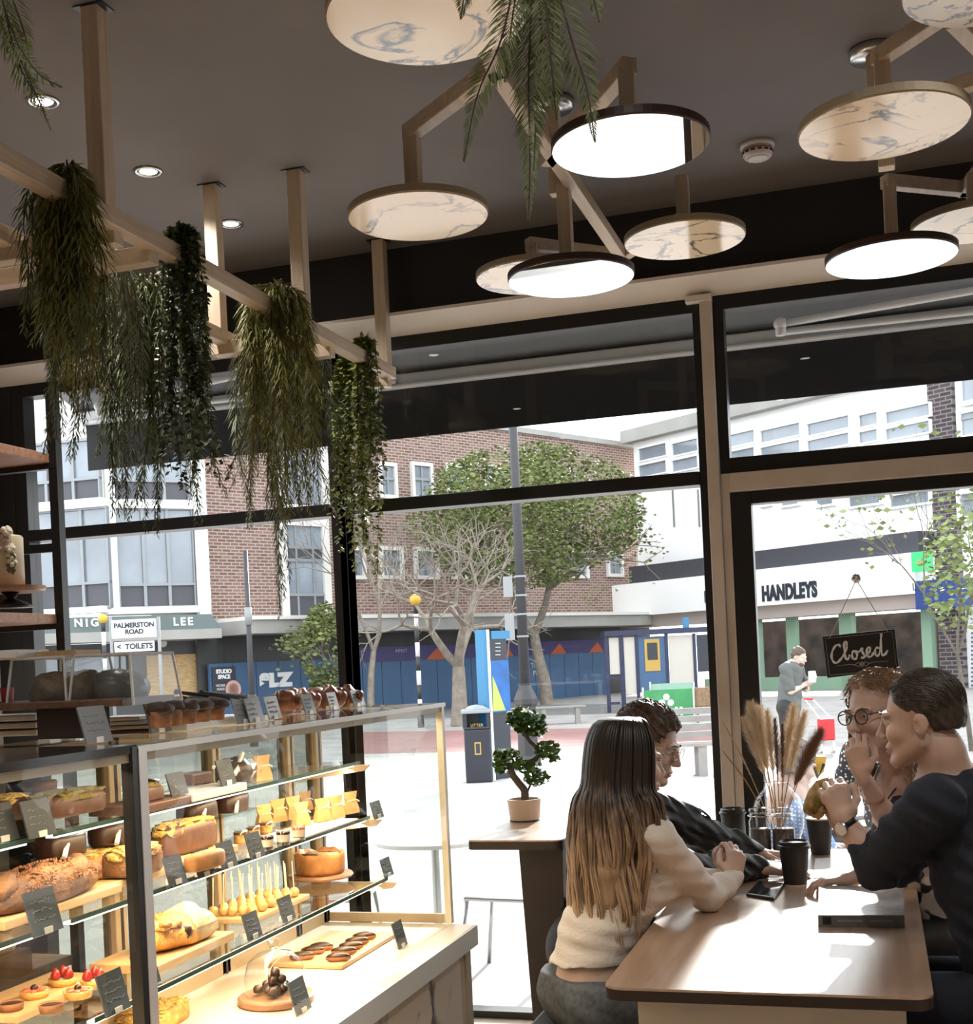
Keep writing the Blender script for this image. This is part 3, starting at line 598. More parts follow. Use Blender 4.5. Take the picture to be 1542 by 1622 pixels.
# ---------------------------------------------------------------- trees
mat('bark', (0.2176, 0.1841, 0.1507), .9, var=.25, scale=6); mat('bark_dark', (.12, .10, .08), .9, var=.25, scale=6)
mat('leaf_olive', (0.1172, 0.1423, 0.0377), .6, var=.45, scale=1.2); mat('leaf_fresh', (0.1674, 0.2093, 0.067), .6, var=.4, scale=1.5); mat('leaf_dull', (0.1423, 0.159, 0.0837), .6, var=.3, scale=1)
def tree(name, base, label, trunk, crown, seed, levels=5, leaf=None, leafn=0, leafs=.16, bark='bark', spread=.55, r0=.2, grp=None, nb=3, fill=None):
    R = random.Random(seed); t = thing(name, label, 'tree', base, 0, grp); tips = []; m = MB()
    def grow(p, d, L, r, lv):
        pts = [p]; 
        jt = .05 if lv == 0 else .14
        for i in range(3): d = (d+Vector((R.gauss(0, jt), R.gauss(0, jt), R.gauss(.03, .08)))).normalized(); pts.append(pts[-1]+d*L/3)
        m.tube(pts, [r, r*.9, r*.8, r*.68], 6 if lv < 3 else 4, cap=False); e = pts[-1]
        if lv >= levels: tips.extend(pts[1:]); return
        if lv > levels-3: tips.append(e)
        k = nb if lv < 3 else 2+(R.random() < .5)
        ph = R.random()*6.28
        for i in range(k):
            a = ph+i*2*PI/k+R.gauss(0, .3); x, y = perp(d); nd = (d*(1-spread*.4)+(x*math.cos(a)+y*math.sin(a))*spread*(.7+.6*R.random())).normalized()
            grow(e, nd, L*(.66+.2*R.random()), r*.6*(.8+.3*R.random()), lv+1)
    grow(Vector(base), Vector((0, 0, 1)), trunk, r0, 0); m.build('trunk_and_branches', bark, t, smooth=True)
    if leaf:
        m = MB(); c, rr = Vector(crown[0]), Vector(crown[1]); 
        for i in range(leafn):
            if fill and R.random() < fill:
                v = Vector((R.gauss(0, 1), R.gauss(0, 1), R.gauss(0, 1))).normalized()*(R.random()**.28); p = c+Vector((v.x*rr.x, v.y*rr.y, v.z*rr.z))
                if math.sin(p.x*2.1+seed)+math.sin(p.z*2.6+p.y)+math.sin(p.y*1.9) < -.35: continue
            else: p = R.choice(tips)+Vector((R.gauss(0, .18), R.gauss(0, .18), R.gauss(0, .18)))*leafs*7
            n_ = Vector((R.gauss(0, 1), R.gauss(0, 1), R.gauss(0, 1))).normalized(); x, y = perp(n_); q = leafs*(.6+.7*R.random()); m.quad(p-x*q*.5, p+y*q*.3, p+x*q*.5, p-y*q*.3)
        m.build('foliage', leaf, t)
    return t
tree('bare_tree', atZ(588, 1140, GZ), 'slender bare tree in front of the blue hoarding, left of the amber globe', 2.2, None, 3, 6, r0=.13, spread=.42, grp=None)
tree('bare_tree', atZ(728, 1150, GZ), 'large forked bare tree between the amber globe and the lamp post', 1.6, None, 21, 6, r0=.24, spread=.62, nb=3)
cb = atZ(867, 1116, GZ); cc = atD(830, 818, 44)
tree('evergreen_tree', cb, 'broad evergreen street tree with dense olive crown behind the lamp post', 2.6, (cc, (4.3, 3.2, 2.55)), 5, 5, 'leaf_olive', 26000, .17, r0=.26, spread=.6, nb=3, fill=.94)
sb_ = atD(520, 1120, 40.5); sb_.z = GZ
tree('young_tree', sb_, 'small leafy green tree before the blue hoarding beside the black mullion', 1.0, (atD(517, 1030, 40.5), (.8, .8, 1.6)), 9, 4, 'leaf_olive', 3000, .17, r0=.06, spread=.4, fill=.8)
rt = atZ(1540, 1190, GZ)
tree('street_sapling', rt, 'thin leafy sapling at the right picture edge before the blue awning', 1.5, (atD(1520, 900, 19.5), (.62, .6, 1.0)), 12, 5, 'leaf_fresh', 900, .13, r0=.045, spread=.35, fill=.6, bark='bark_dark')
# ---------------------------------------------------------------- street furniture
def beacon(px0, py0, px1, py1, D, rpx, label):
    a = atD(px0, py0, D); b = Vector((a.x, a.y, GZ)); t = thing('zebra_beacon', label, 'beacon', b, 0, 'amber globe beacons at the crossing')
    h = a.z-GZ; k = 9
    for i in range(k): MB().cyl(b+Vector((0, 0, h*i/k)), b+Vector((0, 0, h*(i+1)/k)), .06 if i else .09, n=12).build('pole_band', 'dark_pole' if i % 2 == 0 else 'letter_white', t, smooth=True)
    MB().ell(a, rpx*D/2000).build('amber_globe', mat('amber', (0.6278, 0.3767, 0.0502), .3), t, smooth=True)
beacon(658, 950, 672, 1140, 34, 9.5, 'amber globe beacon on a black and white striped pole right of the mullion')
beacon(163, 980, 168, 1100, 36, 8, 'amber globe beacon beside the road name signs at far left')
p = atD(403, 1180, 29); p.z = GZ; ht = atD(393, 872, (p-EYE).dot(_f)).z
t = thing('sign_pole', 'thin dark street pole in front of the brick wall, left of the mullion', 'pole', p); MB().cyl(p, (p.x, p.y, ht), .075, .05, 10).build('pole', 'dark_pole', t, smooth=True)
MB().cyl((p.x, p.y, GZ), (p.x, p.y, GZ+1.2), .1, n=10).build('base', 'dark_pole', t, smooth=True); MB().cyl((p.x, p.y, 2.6), (p.x, p.y, 3.0), .085, n=10).build('collar', 'grey_sign', t, smooth=True)
D = 30; sgp = thing('road_name_sign', 'white road name signs Palmerston Road and Toilets on grey posts', 'sign', (atD(212, 1100, D).x, atD(212, 1100, D).y, GZ))
for x in (174, 250): q = atD(x, 1000, D); MB().cyl((q.x, q.y+.05, GZ), (q.x, q.y+.05, q.z+.35), .04, n=10).build('post', 'grey_sign', sgp, smooth=True)
PS = Plane(atD(174, 1000, D), atD(250, 996, D))
for x0, y0, x1, y1, s_, z_ in ((177, 981, 248, 1010, 'PALMERSTON\nROAD', 7.2), (182, 1016, 245, 1032, '<  TOILETS', 8.2)):
    r = PS.rect(x0, y0, x1, y1); pt = PS.box(MB(), *r, 0, .03).build('sign_plate', 'letter_white', sgp)
    ftext(PS, 'lettering', s_, (x0+x1)/2, (y0+y1)/2, z_, 'poster_dark', pt, .032, bold=.008)
# lamp post
b = atZ(838, 1212, GZ); D = (b-EYE).dot(_f)
t = thing('lamp_post', 'tall dark lamp post with fluted base and two grey plates', 'lamp post', b)
MB().cyl((b.x, b.y, GZ+1.0), (b.x, b.y, 7.5), .088, .062, 16).build('column', 'dark_pole', t, smooth=True)
MB().lathe((b.x, b.y, GZ), [(.21, 0), (.21, .1), (.17, .16), (.16, .95), (.2, 1.0), (.2, 1.08), (.12, 1.25), (.1, 1.3)], 8).build('base', 'dark_pole', t)
for y0, y1 in ((913, 946), (972, 1014)):
    z1, z0 = atD(815, y0, D).z, atD(815, y1, D).z; MB().box(b.x-.26, b.x-.1, b.y-.12, b.y-.1, z0, z1).build('plate', 'grey_sign', t, bevel=.01)
for y in (915, 945, 975, 1010): z0 = atD(815, y, D).z; MB().lathe((b.x, b.y, z0), [(.1, 0), (.1, .03)], 14).build('clamp', 'grey_sign', t)
# information totem
b = atZ(790, 1236, GZ); D = 17.6; PT = Plane(atD(778, 1100, 18.3), atD(808, 1100, 18.6))
t = thing('information_totem', 'tall blue street information totem with white edge behind the litter bin', 'totem', b)
P2_ = Plane(atD(770, 1100, 18.7), atD(778, 1100, 18.3)); r2 = P2_.rect(770, 998, 778, 1238)
r = PT.rect(778, 999, 807, 1238); PT.box(MB(), r[0], r[1], GZ, r[3], -.12, 0).build('body', 'poster_dark', t)
mat('totem_blue', (.01, .10, .33), .4, var=.3, scale=4); mat('totem_sky', (.03, .17, .33), .4)
for y0, y1, mm in ((999, 1012, 'totem_sky'), (1046, 1128, 'totem_blue')): q = PT.rect(778, y0, 807, y1); PT.box(MB(), *q, 0, .01).build('panel', mm, t)
q = PT.rect(779, 1070, 799, 1126); m = MB(); m.prism([PT.pt(q[0]+.02, q[3], .012), PT.pt(q[0]+.1, q[3]-.15, .012), PT.pt(q[1], q[2], .012), PT.pt(q[0], q[2], .012)], PT.n*.004); m.build('map_shape', mat('map_green', (.4, .5, .1), .5), t)
PT.box(MB(), r[0]-.05, r[0], GZ, r[3]+.02, -.14, .03).build('edge', 'letter_white', t); PT.box(MB(), r[0]-.12, r[0]-.05, GZ, r[3]+.02, -.14, .02).build('side_panel', 'totem_sky', t)
for i in range(4): ftext(PT, 'lettering', 'street map', 789, 1019+i*6, 1.8, 'letter_white', t, .012)
# litter bin
b = atZ(760, 1238, GZ); t = thing('litter_bin', 'black street litter bin with gold crest seen over the counter end', 'bin', b)
mat('bin_black', (.018, .02, .03), .4); mat('gold', (.45, .28, .06), .5)
m = MB(); Xb = _r*1.0; Yb = Vector((-_r.y, _r.x, 0)).normalized(); Xb = Vector((_r.x, _r.y, 0)).normalized()
m.obox(b+Vector((0, 0, .38)), Xb*.19, Yb*.19, Vector((0, 0, .38))); m.obox(b+Vector((0, 0, .78)), Xb*.2, Yb*.2, Vector((0, 0, .02))); m.build('body', 'bin_black', t, bevel=.02)
m = MB(); 
for sx_ in (-1, 1): m.obox(b+Xb*.17*sx_+Vector((0, 0, .89)), Xb*.03, Yb*.19, Vector((0, 0, .1)))
m.obox(b+Yb*.16+Vector((0, 0, .89)), Xb*.17, Yb*.03, Vector((0, 0, .1))); m.build('hood', 'bin_black', t)
m = MB(); m.prism([b+Xb*.22+Yb*.22+Vector((0, 0, .99)), b+Xb*.22-Yb*.22+Vector((0, 0, .99)), b-Xb*.22-Yb*.22+Vector((0, 0, .99)), b-Xb*.22+Yb*.22+Vector((0, 0, .99))], (0, 0, .05)); m.lathe(b+Vector((0, 0, 1.04)), [(.2, 0), (.12, .05), (0, .07)], 4); m.build('lid', mat('bin_lid', (.25, .27, .3), .4), t, bevel=.015)
PB = Plane(b-Xb*.2-Yb*.19, b+Xb*.2-Yb*.19); m = MB(); PB.box(m, .155, .245, .2, .38, 0, .006).build('crest', 'gold', t); PB.box(MB(), .17, .23, .22, .36, .006, .009).build('crest_shield', 'poster_dark', t)
text('lettering', 'LITTER', PB.pt(.2, .62, .004), Xb, (0, 0, 1), .06, 'gold', t)
# benches
mat('bench_grey', (0.2604, 0.248, 0.2356), .7, var=.1, scale=8)
def bench(c, L, label, back, ry=0):
    t = thing('slatted_bench', label, 'bench', c, 0, 'slatted street benches'); X, Y = Xb, Yb
    if ry: X = (Xb*math.cos(ry)+Yb*math.sin(ry)); Y = Vector((-X.y, X.x, 0))
    c = Vector(c)
    for i in range(4): MB().obox(c+Y*(-.16+.11*i)+Vector((0, 0, .44)), X*L/2, Y*.045, Vector((0, 0, .02))).build('seat_slat', 'bench_grey', t)
    if back:
        for i in range(4): MB().obox(c+Y*.24+Vector((0, 0, .56+.11*i)), X*L/2, Y*.02, Vector((0, 0, .042))).build('back_slat', 'bench_grey', t)
    for s_ in (-.8, 0, .8): MB().obox(c+X*L/2*s_+Vector((0, 0, .21)), X*.06, Y*.18, Vector((0, 0, .21))).build('leg', 'bench_grey', t)
    if back:
        for s_ in (-.8, .3, .8): MB().obox(c+X*L/2*s_+Y*.27+Vector((0, 0, .47)), X*.03, Y*.02, Vector((0, 0, .47))).build('back_post', 'bench_grey', t)
bench(atZ(1112, 1228, GZ), 1.9, 'pale slatted bench with back, seen between the heads and the white post', True)
bench(atZ(862, 1148, GZ), 2.2, 'low backless bench under the evergreen tree behind the lamp post', False)
# bus shelter
b = atZ(1043, 1126, GZ); D = (b-EYE).dot(_f); PU = Plane(atD(960, 1060, D), atD(1130, 1052, D))
t = thing('bus_shelter', 'navy framed bus shelter with poster panel before the hoarding', 'bus shelter', b); mat('navy', (.015, .02, .06), .4); mat('panel_pale', (0.5022, 0.4687, 0.4185), .5)
q = PU.rect(957, 995, 1132, 1004); PU.box(MB(), q[0], q[1], q[2], q[3]-.02, -1.2, .1).build('roof', 'navy', t)
for x0, x1 in ((960, 966), (983, 990), (1008, 1013), (1056, 1061), (1100, 1105), (1127, 1132)): q = PU.rect(x0, 1003, x1, 1126); PU.box(MB(), q[0], q[1], GZ, q[3], -.06, 0).build('post', 'navy', t)
for x0, y0, x1, y1, mm in ((966, 1010, 983, 1068, 'panel_pale'), (990, 1009, 1008, 1100, 'panel_pale'), (1013, 1008, 1056, 1095, 'hoarding_blue'), (1061, 1006, 1100, 1090, 'panel_pale'), (1105, 1005, 1127, 1064, 'poster_dark')): q = PU.rect(x0, y0, x1, y1); PU.box(MB(), *q, -.05, -.03).build('panel', mm, t)
for y in (1072, 1112): q = PU.rect(966, y, 983, y+4); PU.box(MB(), *q, -.05, 0).build('rail', 'navy', t)
q = PU.rect(1022, 1012, 1046, 1063); po = PU.box(MB(), *q, -.03, -.01).build('poster', 'gold', t); q = PU.rect(1026, 1018, 1042, 1045); PU.box(MB(), *q, -.01, 0).build('poster_picture', 'poster_dark', po)
q = PU.rect(1082, 978, 1092, 995); bs = PU.box(MB(), *q, -.03, 0).build('bus_stop_flag', 'totem_sky', t)
# cafe barrier with green banner, chairs
mat('banner_green', (0.0502, 0.2846, 0.1004), .6, var=.15, scale=3)
b = atZ(1060, 1152, GZ); D = (b-EYE).dot(_f); PG = Plane(atD(1020, 1120, D), atD(1100, 1116, D))
t = thing('cafe_barrier', 'green fabric cafe barrier with white trefoil emblem behind the bench', 'barrier', b)
q = PG.rect(1021, 1092, 1099, 1142); PG.box(MB(), *q, -.02, 0).build('banner', 'banner_green', t)
for x in (1020, 1100): qq = PG.sz(x, 1120)[0]; m = MB(); m.cyl(PG.pt(qq, GZ), PG.pt(qq, PG.sz(x, 1089)[1]), .025, n=8); m.lathe(PG.pt(qq, GZ), [(.2, 0), (.2, .02)], 12); m.build('post', 'steel', t)
m = MB()
for x, y in ((1056, 1104), (1049, 1113), (1063, 1113)): s_, z_ = PG.sz(x, y); m.lathe(PG.pt(s_, z_, .0), [(.0, .006), (.075, .006), (.075, 0)], 14, PG.n)
m.build('emblem', 'letter_white', t); ftext(PG, 'lettering', 'H', 1076, 1127, 11, 'letter_white', t, .01, bold=.02)
b2 = atZ(1065, 1140, GZ); D = (b2-EYE).dot(_f); PG2 = Plane(atD(1033, 1120, D), atD(1100, 1114, D)); t = thing('cafe_barrier', 'paler green cafe barrier standing behind the trefoil one', 'barrier', b2)
q = PG2.rect(1033, 1082, 1100, 1135); PG2.box(MB(), *q, -.02, 0).build('banner', mat('banner_pale', (0.2511, 0.4185, 0.3348), .6), t)
for x in (1032, 1101): qq = PG2.sz(x, 1120)[0]; MB().cyl(PG2.pt(qq, GZ), PG2.pt(qq, PG2.sz(x, 1080)[1]), .025, n=8).build('post', 'steel', t)
mat('wicker', (0.2511, 0.1674, 0.1004), .8, var=.3, scale=20)
def wchair(c, label):
    t = thing('wicker_chair', label, 'chair', c, 0, 'wicker chairs outside'); c = Vector(c)
    MB().obox(c+Vector((0, 0, .42)), Xb*.24, Yb*.24, Vector((0, 0, .04))).build('seat', 'wicker', t, bevel=.02); MB().obox(c-Yb*.22+Vector((0, 0, .66)), Xb*.25, Yb*.03, Vector((0, 0, .22))).build('backrest', 'wicker', t, bevel=.02)
    for i in (-1, 1):
        for j in (-1, 1): MB().obox(c+Xb*.2*i+Yb*.2*j+Vector((0, 0, .2)), Xb*.02, Yb*.02, Vector((0, 0, .2))).build('leg', 'wicker', t)
wchair(atZ(1118, 1148, GZ), 'brown wicker chair beside the green trefoil barrier')
# ================================================================ the glass display case
mat('stone_top', (.74, .68, .58), .35, var=.05, scale=4); mat('case_metal', (.42, .38, .33), .35, .6); mat('edge_light', (.8, .82, .79), .3)
mat('tan_frame', (.46, .37, .25), .45); mat('glass_edge', (.05, .10, .085), .15)
marble('panel_marble', (.78, .68, .56), (.10, .075, .06), 1.9, .3, .024, 8.)
MATS['case_glass'] = glass('case_glass', (.95, .965, .955), .9); MATS['door_glass'] = glass('door_glass', (.62, .64, .60), 1.0); MATS['acrylic'] = glass('acrylic', (.96, .97, .97), .7, .02, milk=.05)
MATS['dome_glass'] = glass('dome_glass', (.96, .96, .95), 1.6)
E_LED = emit('led_strip', (1, .93, .82), 2.4)
XF, XR_, ZD, ZT = -1.388, -1.83, .68, 1.413; Y0, Y1, YP = .95, 3.975, 2.145
SH = ((1.242, -1.607), (1.067, -1.575), (.868, -1.53)); YE = 3.76
def case_section(a, b, label, right):
    t = thing('display_case', label, 'display case', (-1.56, (a+b)/2, 0)); mid = a+.002
    MB().box(-1.84, -1.3, a, b-.02, ZD-.068, ZD).build('deck', 'stone_top', t, bevel=.004)
    MB().box(-1.301, -1.297, a, b-.02, ZD-.066, ZD-.002).build('deck_edge', 'edge_light', t)
    MB().box(-1.345, -1.33, a, b-.08, 0.08, ZD-.068).build('front_panel', 'panel_marble', t)
    MB().box(-1.86, -1.345, a, b-.08, 0, ZD-.068).build('base_cabinet', 'shop_dark', t)
    if right: MB().box(-1.36, -1.322, b-.08, b-.03, 0, ZD-.07).box(-1.84, -1.36, b-.08, b-.04, 0, ZD-.07).build('end_panel', 'tan_frame', t)
    MB().box(XF-.006, XF, a+.02, b, ZD, ZT-.012).build('front_glass', 'case_glass', t)
    if right: MB().box(XR_, XF-.006, b-.008, b, ZD, ZT-.012).build('end_glass', 'case_glass', t); MB().box(XF-.02, XF+.002, b-.022, b+.002, ZD, ZT-.012).build('corner_seam', mat('corner_pale', (.72, .69, .56), .35), t); MB().box(XR_-.01, XF, b-.014, b+.004, ZD, ZD+.03).build('end_rail', 'tan_frame', t)
    if right: MB().box(XR_-.02, XF+.004, a, b+.004, ZT-.012, ZT).build('glass_top', MATS['case_glass'], t); MB().box(XF+.003, XF+.007, a, b+.004, ZT-.013, ZT).box(XR_-.02, XF+.006, b+.003, b+.006, ZT-.013, ZT).build('top_edge', 'edge_light', t); MB().box(XF-.016, XF-.002, a, b, ZT-.03, ZT-.013).build('top_rail', 'tan_frame', t)
    else: MB().box(XR_-.02, XF+.004, a, b, ZT-.012, ZT+.004).build('top_slab', mat('slab_black', (.02, .02, .022), .12), t); MB().box(XF-.016, XF-.002, a, b, ZT-.03, ZT-.013).build('top_rail', 'tan_frame', t)
    m = MB()
    for y in ((a+.02, 2.11) if not right else (a+.02, 2.73, 3.24, 3.72, b-.04)):
        f = MB().box(XR_-.04, XR_, y-.02, y+.03, ZD, ZT-.013).build('door_stile', 'tan_frame', t, bevel=.003); MB().box(XR_-.041, XR_+.001, y+.0, y+.012, ZD, ZT-.02).build('dark_seal', 'frame_black', f)
    MB().box(XR_-.04, XR_, a, b-.01, ZT-.04, ZT-.013).box(XR_-.04, XR_, a, b-.01, ZD, ZD+.045).build('door_rail', 'tan_frame', t)
    MB().box(XR_-.022, XR_-.016, a+.03, b-.04, ZD+.045, ZT-.04).build('sliding_door', 'door_glass', t)
    for i, (z, xf) in enumerate(SH):
        y1 = YE if right else b-.03
        s = MB().box(XR_+.005, xf, a+.03, y1, z-.008, z).build('glass_shelf', MATS['case_glass'], t)
        MB().box(xf, xf+.003, a+.03, y1, z-.009, z+.001).build('shelf_edge', 'glass_edge', s)
        MB().box(xf-.025, xf-.002, a+.04, y1-.02, z-.0135, z-.009).build('light_strip', E_LED, s)
        for y in ((3.72,) if right else ()): MB().prism([(XR_, y, z-.009), (xf+.05, y, z-.009), (xf+.03, y, z-.028), (XR_, y, z-.06)], (0, .012, 0)).build('bracket', 'tan_frame', s)
        lamp('light', 'AREA', (xf-.02, (a+y1)/2, z-.022), CASE_LED*(y1-a)*.5, (1, .7, .4), .03, (-.25, 0, -1), s, size_y=(y1-a)*.95)
    lamp('light', 'AREA', (XF-.06, (a+b)/2, ZT-.03), CASE_LED*(b-a)*.5, (1, .74, .46), .03, (-.3, 0, -1), t, size_y=(b-a)*.95)
    return t
case_section(YP, Y1, 'glass pastry display case nearest the window, with three lit glass shelves', True)
cl_ = case_section(Y0, YP, 'glass pastry display case at the left picture edge with dark top slab', False)
MB().box(XF-.02, XF+.006, YP-.02, YP+.0, ZD, ZT).build('corner_post', 'frame_black', cl_); MB().box(XF-.02, XF+.008, YP, YP+.028, ZD, ZT-.005).build('corner_post', mat('post_grey', (.75, .72, .71), .4, .2), cl_)
# ---------------------------------------------------------------- builders for food
wood('board_wood', (.52, .34, .17), (.68, .47, .26), .5, 1, 1.6); wood('board_dark', (.09, .045, .03), (.17, .09, .06), .45, 1, 1.6)
mat('slate', (.05, .06, .07), .7); mat('slate_grey', (.24, .25, .265), .6); mat('chalk', (.22, .235, .245), .8)
mat('kraft', (.62, .38, .16), .75, var=.1, scale=30); mat('choc', (.035, .014, .008), .4, var=.3, scale=40); mat('choc_light', (.11, .05, .028), .5, var=.3, scale=30)
mat('crust', (.42, .20, .07), .6, var=.35, scale=26); mat('crumble', (.78, .52, .16), .75, var=.3, scale=90, bump=1, bscale=160); mat('bread', (.17, .085, .04), .75, var=.4, scale=30, bump=.5, bscale=120)
mat('cream', (.74, .66, .54), .6); mat('berry', (.35, .03, .025), .25, var=.3, scale=60); mat('berry_pink', (.62, .14, .09), .3, var=.2, scale=60); mat('pistachio', (.17, .14, .03), .8, var=.4, scale=70, bump=.6)
mat('pastry_gold', (.62, .34, .10), .55, var=.5, scale=30, bump=.9, bscale=90); mat('plate_white', (.8, .79, .77), .3); mat('pop_gold', (.62, .42, .16), .35, var=.3, scale=90); mat('stick', (.82, .72, .55), .6); mat('muffin_dark', (.05, .025, .02), .6, var=.3, scale=50); mat('muffin_base', (.27, .12, .06), .7, var=.3, scale=50)
mat('film', (.6, .6, .6), .2)
RN = random.Random(31)
def lump(m, c, rx, ry, rz, amp=.12, n=16, mm=10, seed=0, rot=None, flat=-.6, sq=1, jit=0):
    R = random.Random(seed); ph = [R.random()*6.28 for _ in range(6)]; fr_ = [R.uniform(2, 5) for _ in range(6)]
    def fn(p):
        u = Vector((p.x/rx, p.y/ry, p.z/rz)); k = 1+amp*(math.sin(u.x*fr_[0]+ph[0])*math.sin(u.y*fr_[1]+ph[1])+.6*math.sin(u.x*2*fr_[2]+u.z*3+ph[2])*math.sin(u.y*2*fr_[3]+ph[3]))
        if sq != 1: p = Vector([math.copysign(abs(a)**sq, a)*b for a, b in zip(u, (rx, ry, rz))])
        k += R.uniform(-jit, jit); q = Vector((p.x*k, p.y*k, p.z*k)); q.z = max(q.z, rz*flat); return q
    return m.ell(c, rx, ry, rz, n, mm, rot, fn)
def rect_board(name, c, lx, ly, h, mt, label, cat='board', rz=0, group=None):
    t = MB().box(-lx/2, lx/2, -ly/2, ly/2, 0, h).build(name, mt, None, bevel=.003); t.location = c; t.rotation_euler.z = rz; return tag(t, label, cat, group)
def box_px(name, pix, z, h, mt, label, cat='board', dy=None):
    p = [atZ(x, y, z) for x, y in pix]; xs = [q.x for q in p]; ys = [q.y for q in p]
    return p
TAGN = [0]
def price_tag(px, py, z, label, w=.075, h=.066, mt='slate', lean=.26, rz=0., group=None, dx=0):
    b = atZ(px, py, z+.001); b.x = min(b.x+dx, XF-.02); b.y = min(b.y, 3.92); t = thing('price_tag', label, 'price tag', b, rz, group); L = Vector((-math.sin(lean), 0, math.cos(lean)))
    m = MB(); n_ = Vector((math.cos(lean), 0, math.sin(lean))); c = b+L*h/2; m.obox(c, Vector((0, w/2, 0)), L*h/2, n_*.0018); m.build('slate_card', mt, t)
    m = MB(); TAGN[0] += 1; R = random.Random(TAGN[0])
    for k in range(3):
        y0 = -w*.36; pts = []; e = w*R.uniform(.15, .4)
        while y0 < e: pts.append(b+L*(h*(.74-.2*k)+R.uniform(-.003, .003))+Vector((0, y0, 0))+n_*.002); y0 += w*.05
        m.tube(pts, .0007, 4)
    m.build('chalk_lines', 'chalk', t); MB().obox(b-Vector((.012, 0, -.006)), Vector((.014, 0, 0)), Vector((0, .012, 0)), Vector((0, 0, .006))).build('foot', 'plate_white', t)
    return t
def cake_round(name, c, r, h, parts, label, cat, group=None): 
    t = thing(name, label, cat, c, 0, group)
    for nm_, m, mt in parts: m.build(nm_, mt, t, smooth=True)
    return t
# ---------------------------------------------------------------- on the top shelf
Z1, Z2, Z3 = SH[0][0]+.001, SH[1][0]+.001, SH[2][0]+.001; ZDK = ZD+.001
def on(px, py, z): return atZ(px, py, z)
c = on(250, 1285, Z1); rect_board('board', (c.x-.06, c.y+.03, Z1), .12, .24, .02, 'board_dark', 'dark wooden board on the top shelf just right of the steel corner post')
c = on(345, 1262, Z1); rect_board('board', (c.x-.05, c.y+.02, Z1), .1, .27, .02, 'plate_white', 'white marbled board on the top glass shelf behind two tags')
def loaf(name, c, lx, ly, h, base, top, label, cat='cake', seed=1, rz=0, group=None, amp=.1):
    t = thing(name, label, cat, c, rz, group); m = MB(); lump(m, Vector(c)+Vector((0, 0, h*.42)), lx/2, ly/2, h*.6, amp*.4, 24, 14, seed, flat=-.68, sq=.5); m.build('loaf_body', base, t, smooth=True)
    if top: m = MB(); lump(m, Vector(c)+Vector((0, 0, h*.72)), lx*.45, ly*.47, h*.36, amp*.8, 34, 16, seed+3, flat=-.2, sq=.6, jit=.16); m.build('topping', top, t, smooth=True)
    return t
c = on(240, 1270, Z1+.02); loaf('loaf_cake', (c.x-.03, c.y+.02, Z1+.02), .06, .10, .036, 'choc_light', 'pistachio', 'green topped loaf cake slice on the dark board beside the steel post', seed=4)
c = on(322, 1243, Z1+.02); t = MB().box(-.03, .03, -.05, .05, 0, .03).build('brownie', 'choc_light', None, bevel=.004); t.location = (c.x-.03, c.y, Z1+.021); tag(t, 'square brown brownie on the white board between the two top shelf tags', 'brownie')
c = on(268, 1250, Z1+.02); t = MB().lathe((0, 0, 0), [(.028, 0), (.03, .02), (.0, .024)], 20).build('brownie', 'choc', None, smooth=True); t.location = (c.x-.08, c.y+.03, Z1+.021); tag(t, 'round dark brownie partly behind the grey tag by the steel post', 'brownie')
c = on(392, 1243, Z1); t = thing('wrapped_cake', 'dark cake slice under clear film at the right of the white marbled board', 'cake', (c.x-.05, c.y+.03, Z1))
m = MB(); lump(m, Vector((c.x-.05, c.y+.03, Z1+.03)), .05, .06, .045, .15, seed=8, flat=-.65); m.build('cake', 'choc', t, smooth=True); m = MB(); m.tube([(c.x-.02, c.y-.03, Z1+.03), (c.x-.02, c.y+.02, Z1+.085)], .006, 6); m.build('paper_edge', 'plate_white', t)
m = MB(); lump(m, Vector((c.x-.05, c.y+.035, Z1+.036)), .06, .08, .055, .25, seed=9, flat=-.62); m.build('film', MATS['acrylic'], t)
price_tag(289, 1272, Z1, 'slate tag on the top shelf beside the steel corner post', h=.075)
price_tag(361, 1243, Z1+.02, 'slate tag on the white marbled board of the top shelf', dx=.004)
price_tag(68, 1325, Z1, 'larger dark tag in front of the green topped loaf in the left case', h=.075, w=.085)
price_tag(8, 1333, Z1, 'dark tag on the top shelf cut by the left picture edge', h=.075, w=.085)
def kraft_bag(c, w, h, label=None, group=None, proto=[None], rz=0, sc=1):
    if proto[0] is None:
        t = thing('kraft_bag', label, 'bag', (0, 0, 0), 0, group); m = MB(); P = []
        for z, hw, d in ((0, .5, .3), (.25, .46, .3), (.55, .36, .2), (.62, .36, .1), (.75, .42, .05), (1, .5, .03)): P.append((z, hw, d))
        vs = []
        for z, hw, d in P: vs += [(-d*w*.5, -hw*w, z*h), (d*w*.5, -hw*w, z*h), (d*w*.5, hw*w, z*h), (-d*w*.5, hw*w, z*h)]
        fs = [(i*4+j, i*4+(j+1) % 4, (i+1)*4+(j+1) % 4, (i+1)*4+j) for i in range(len(P)-1) for j in range(4)]+[(3, 2, 1, 0), (20, 21, 22, 23)]
        m.add(vs, fs); m.build('paper_bag', 'kraft', t); MB().tube([(-.1*w, -.38*w, .6*h), (.1*w, 0, .59*h), (.08*w, .38*w, .6*h), (.14*w, .5*w, .52*h)], .0022, 5).build('string_tie', 'stick', t); proto[0] = t
        return place(t, c, rz, label, group, sc, True)
    return place(proto[0], c, rz, label, group, sc)
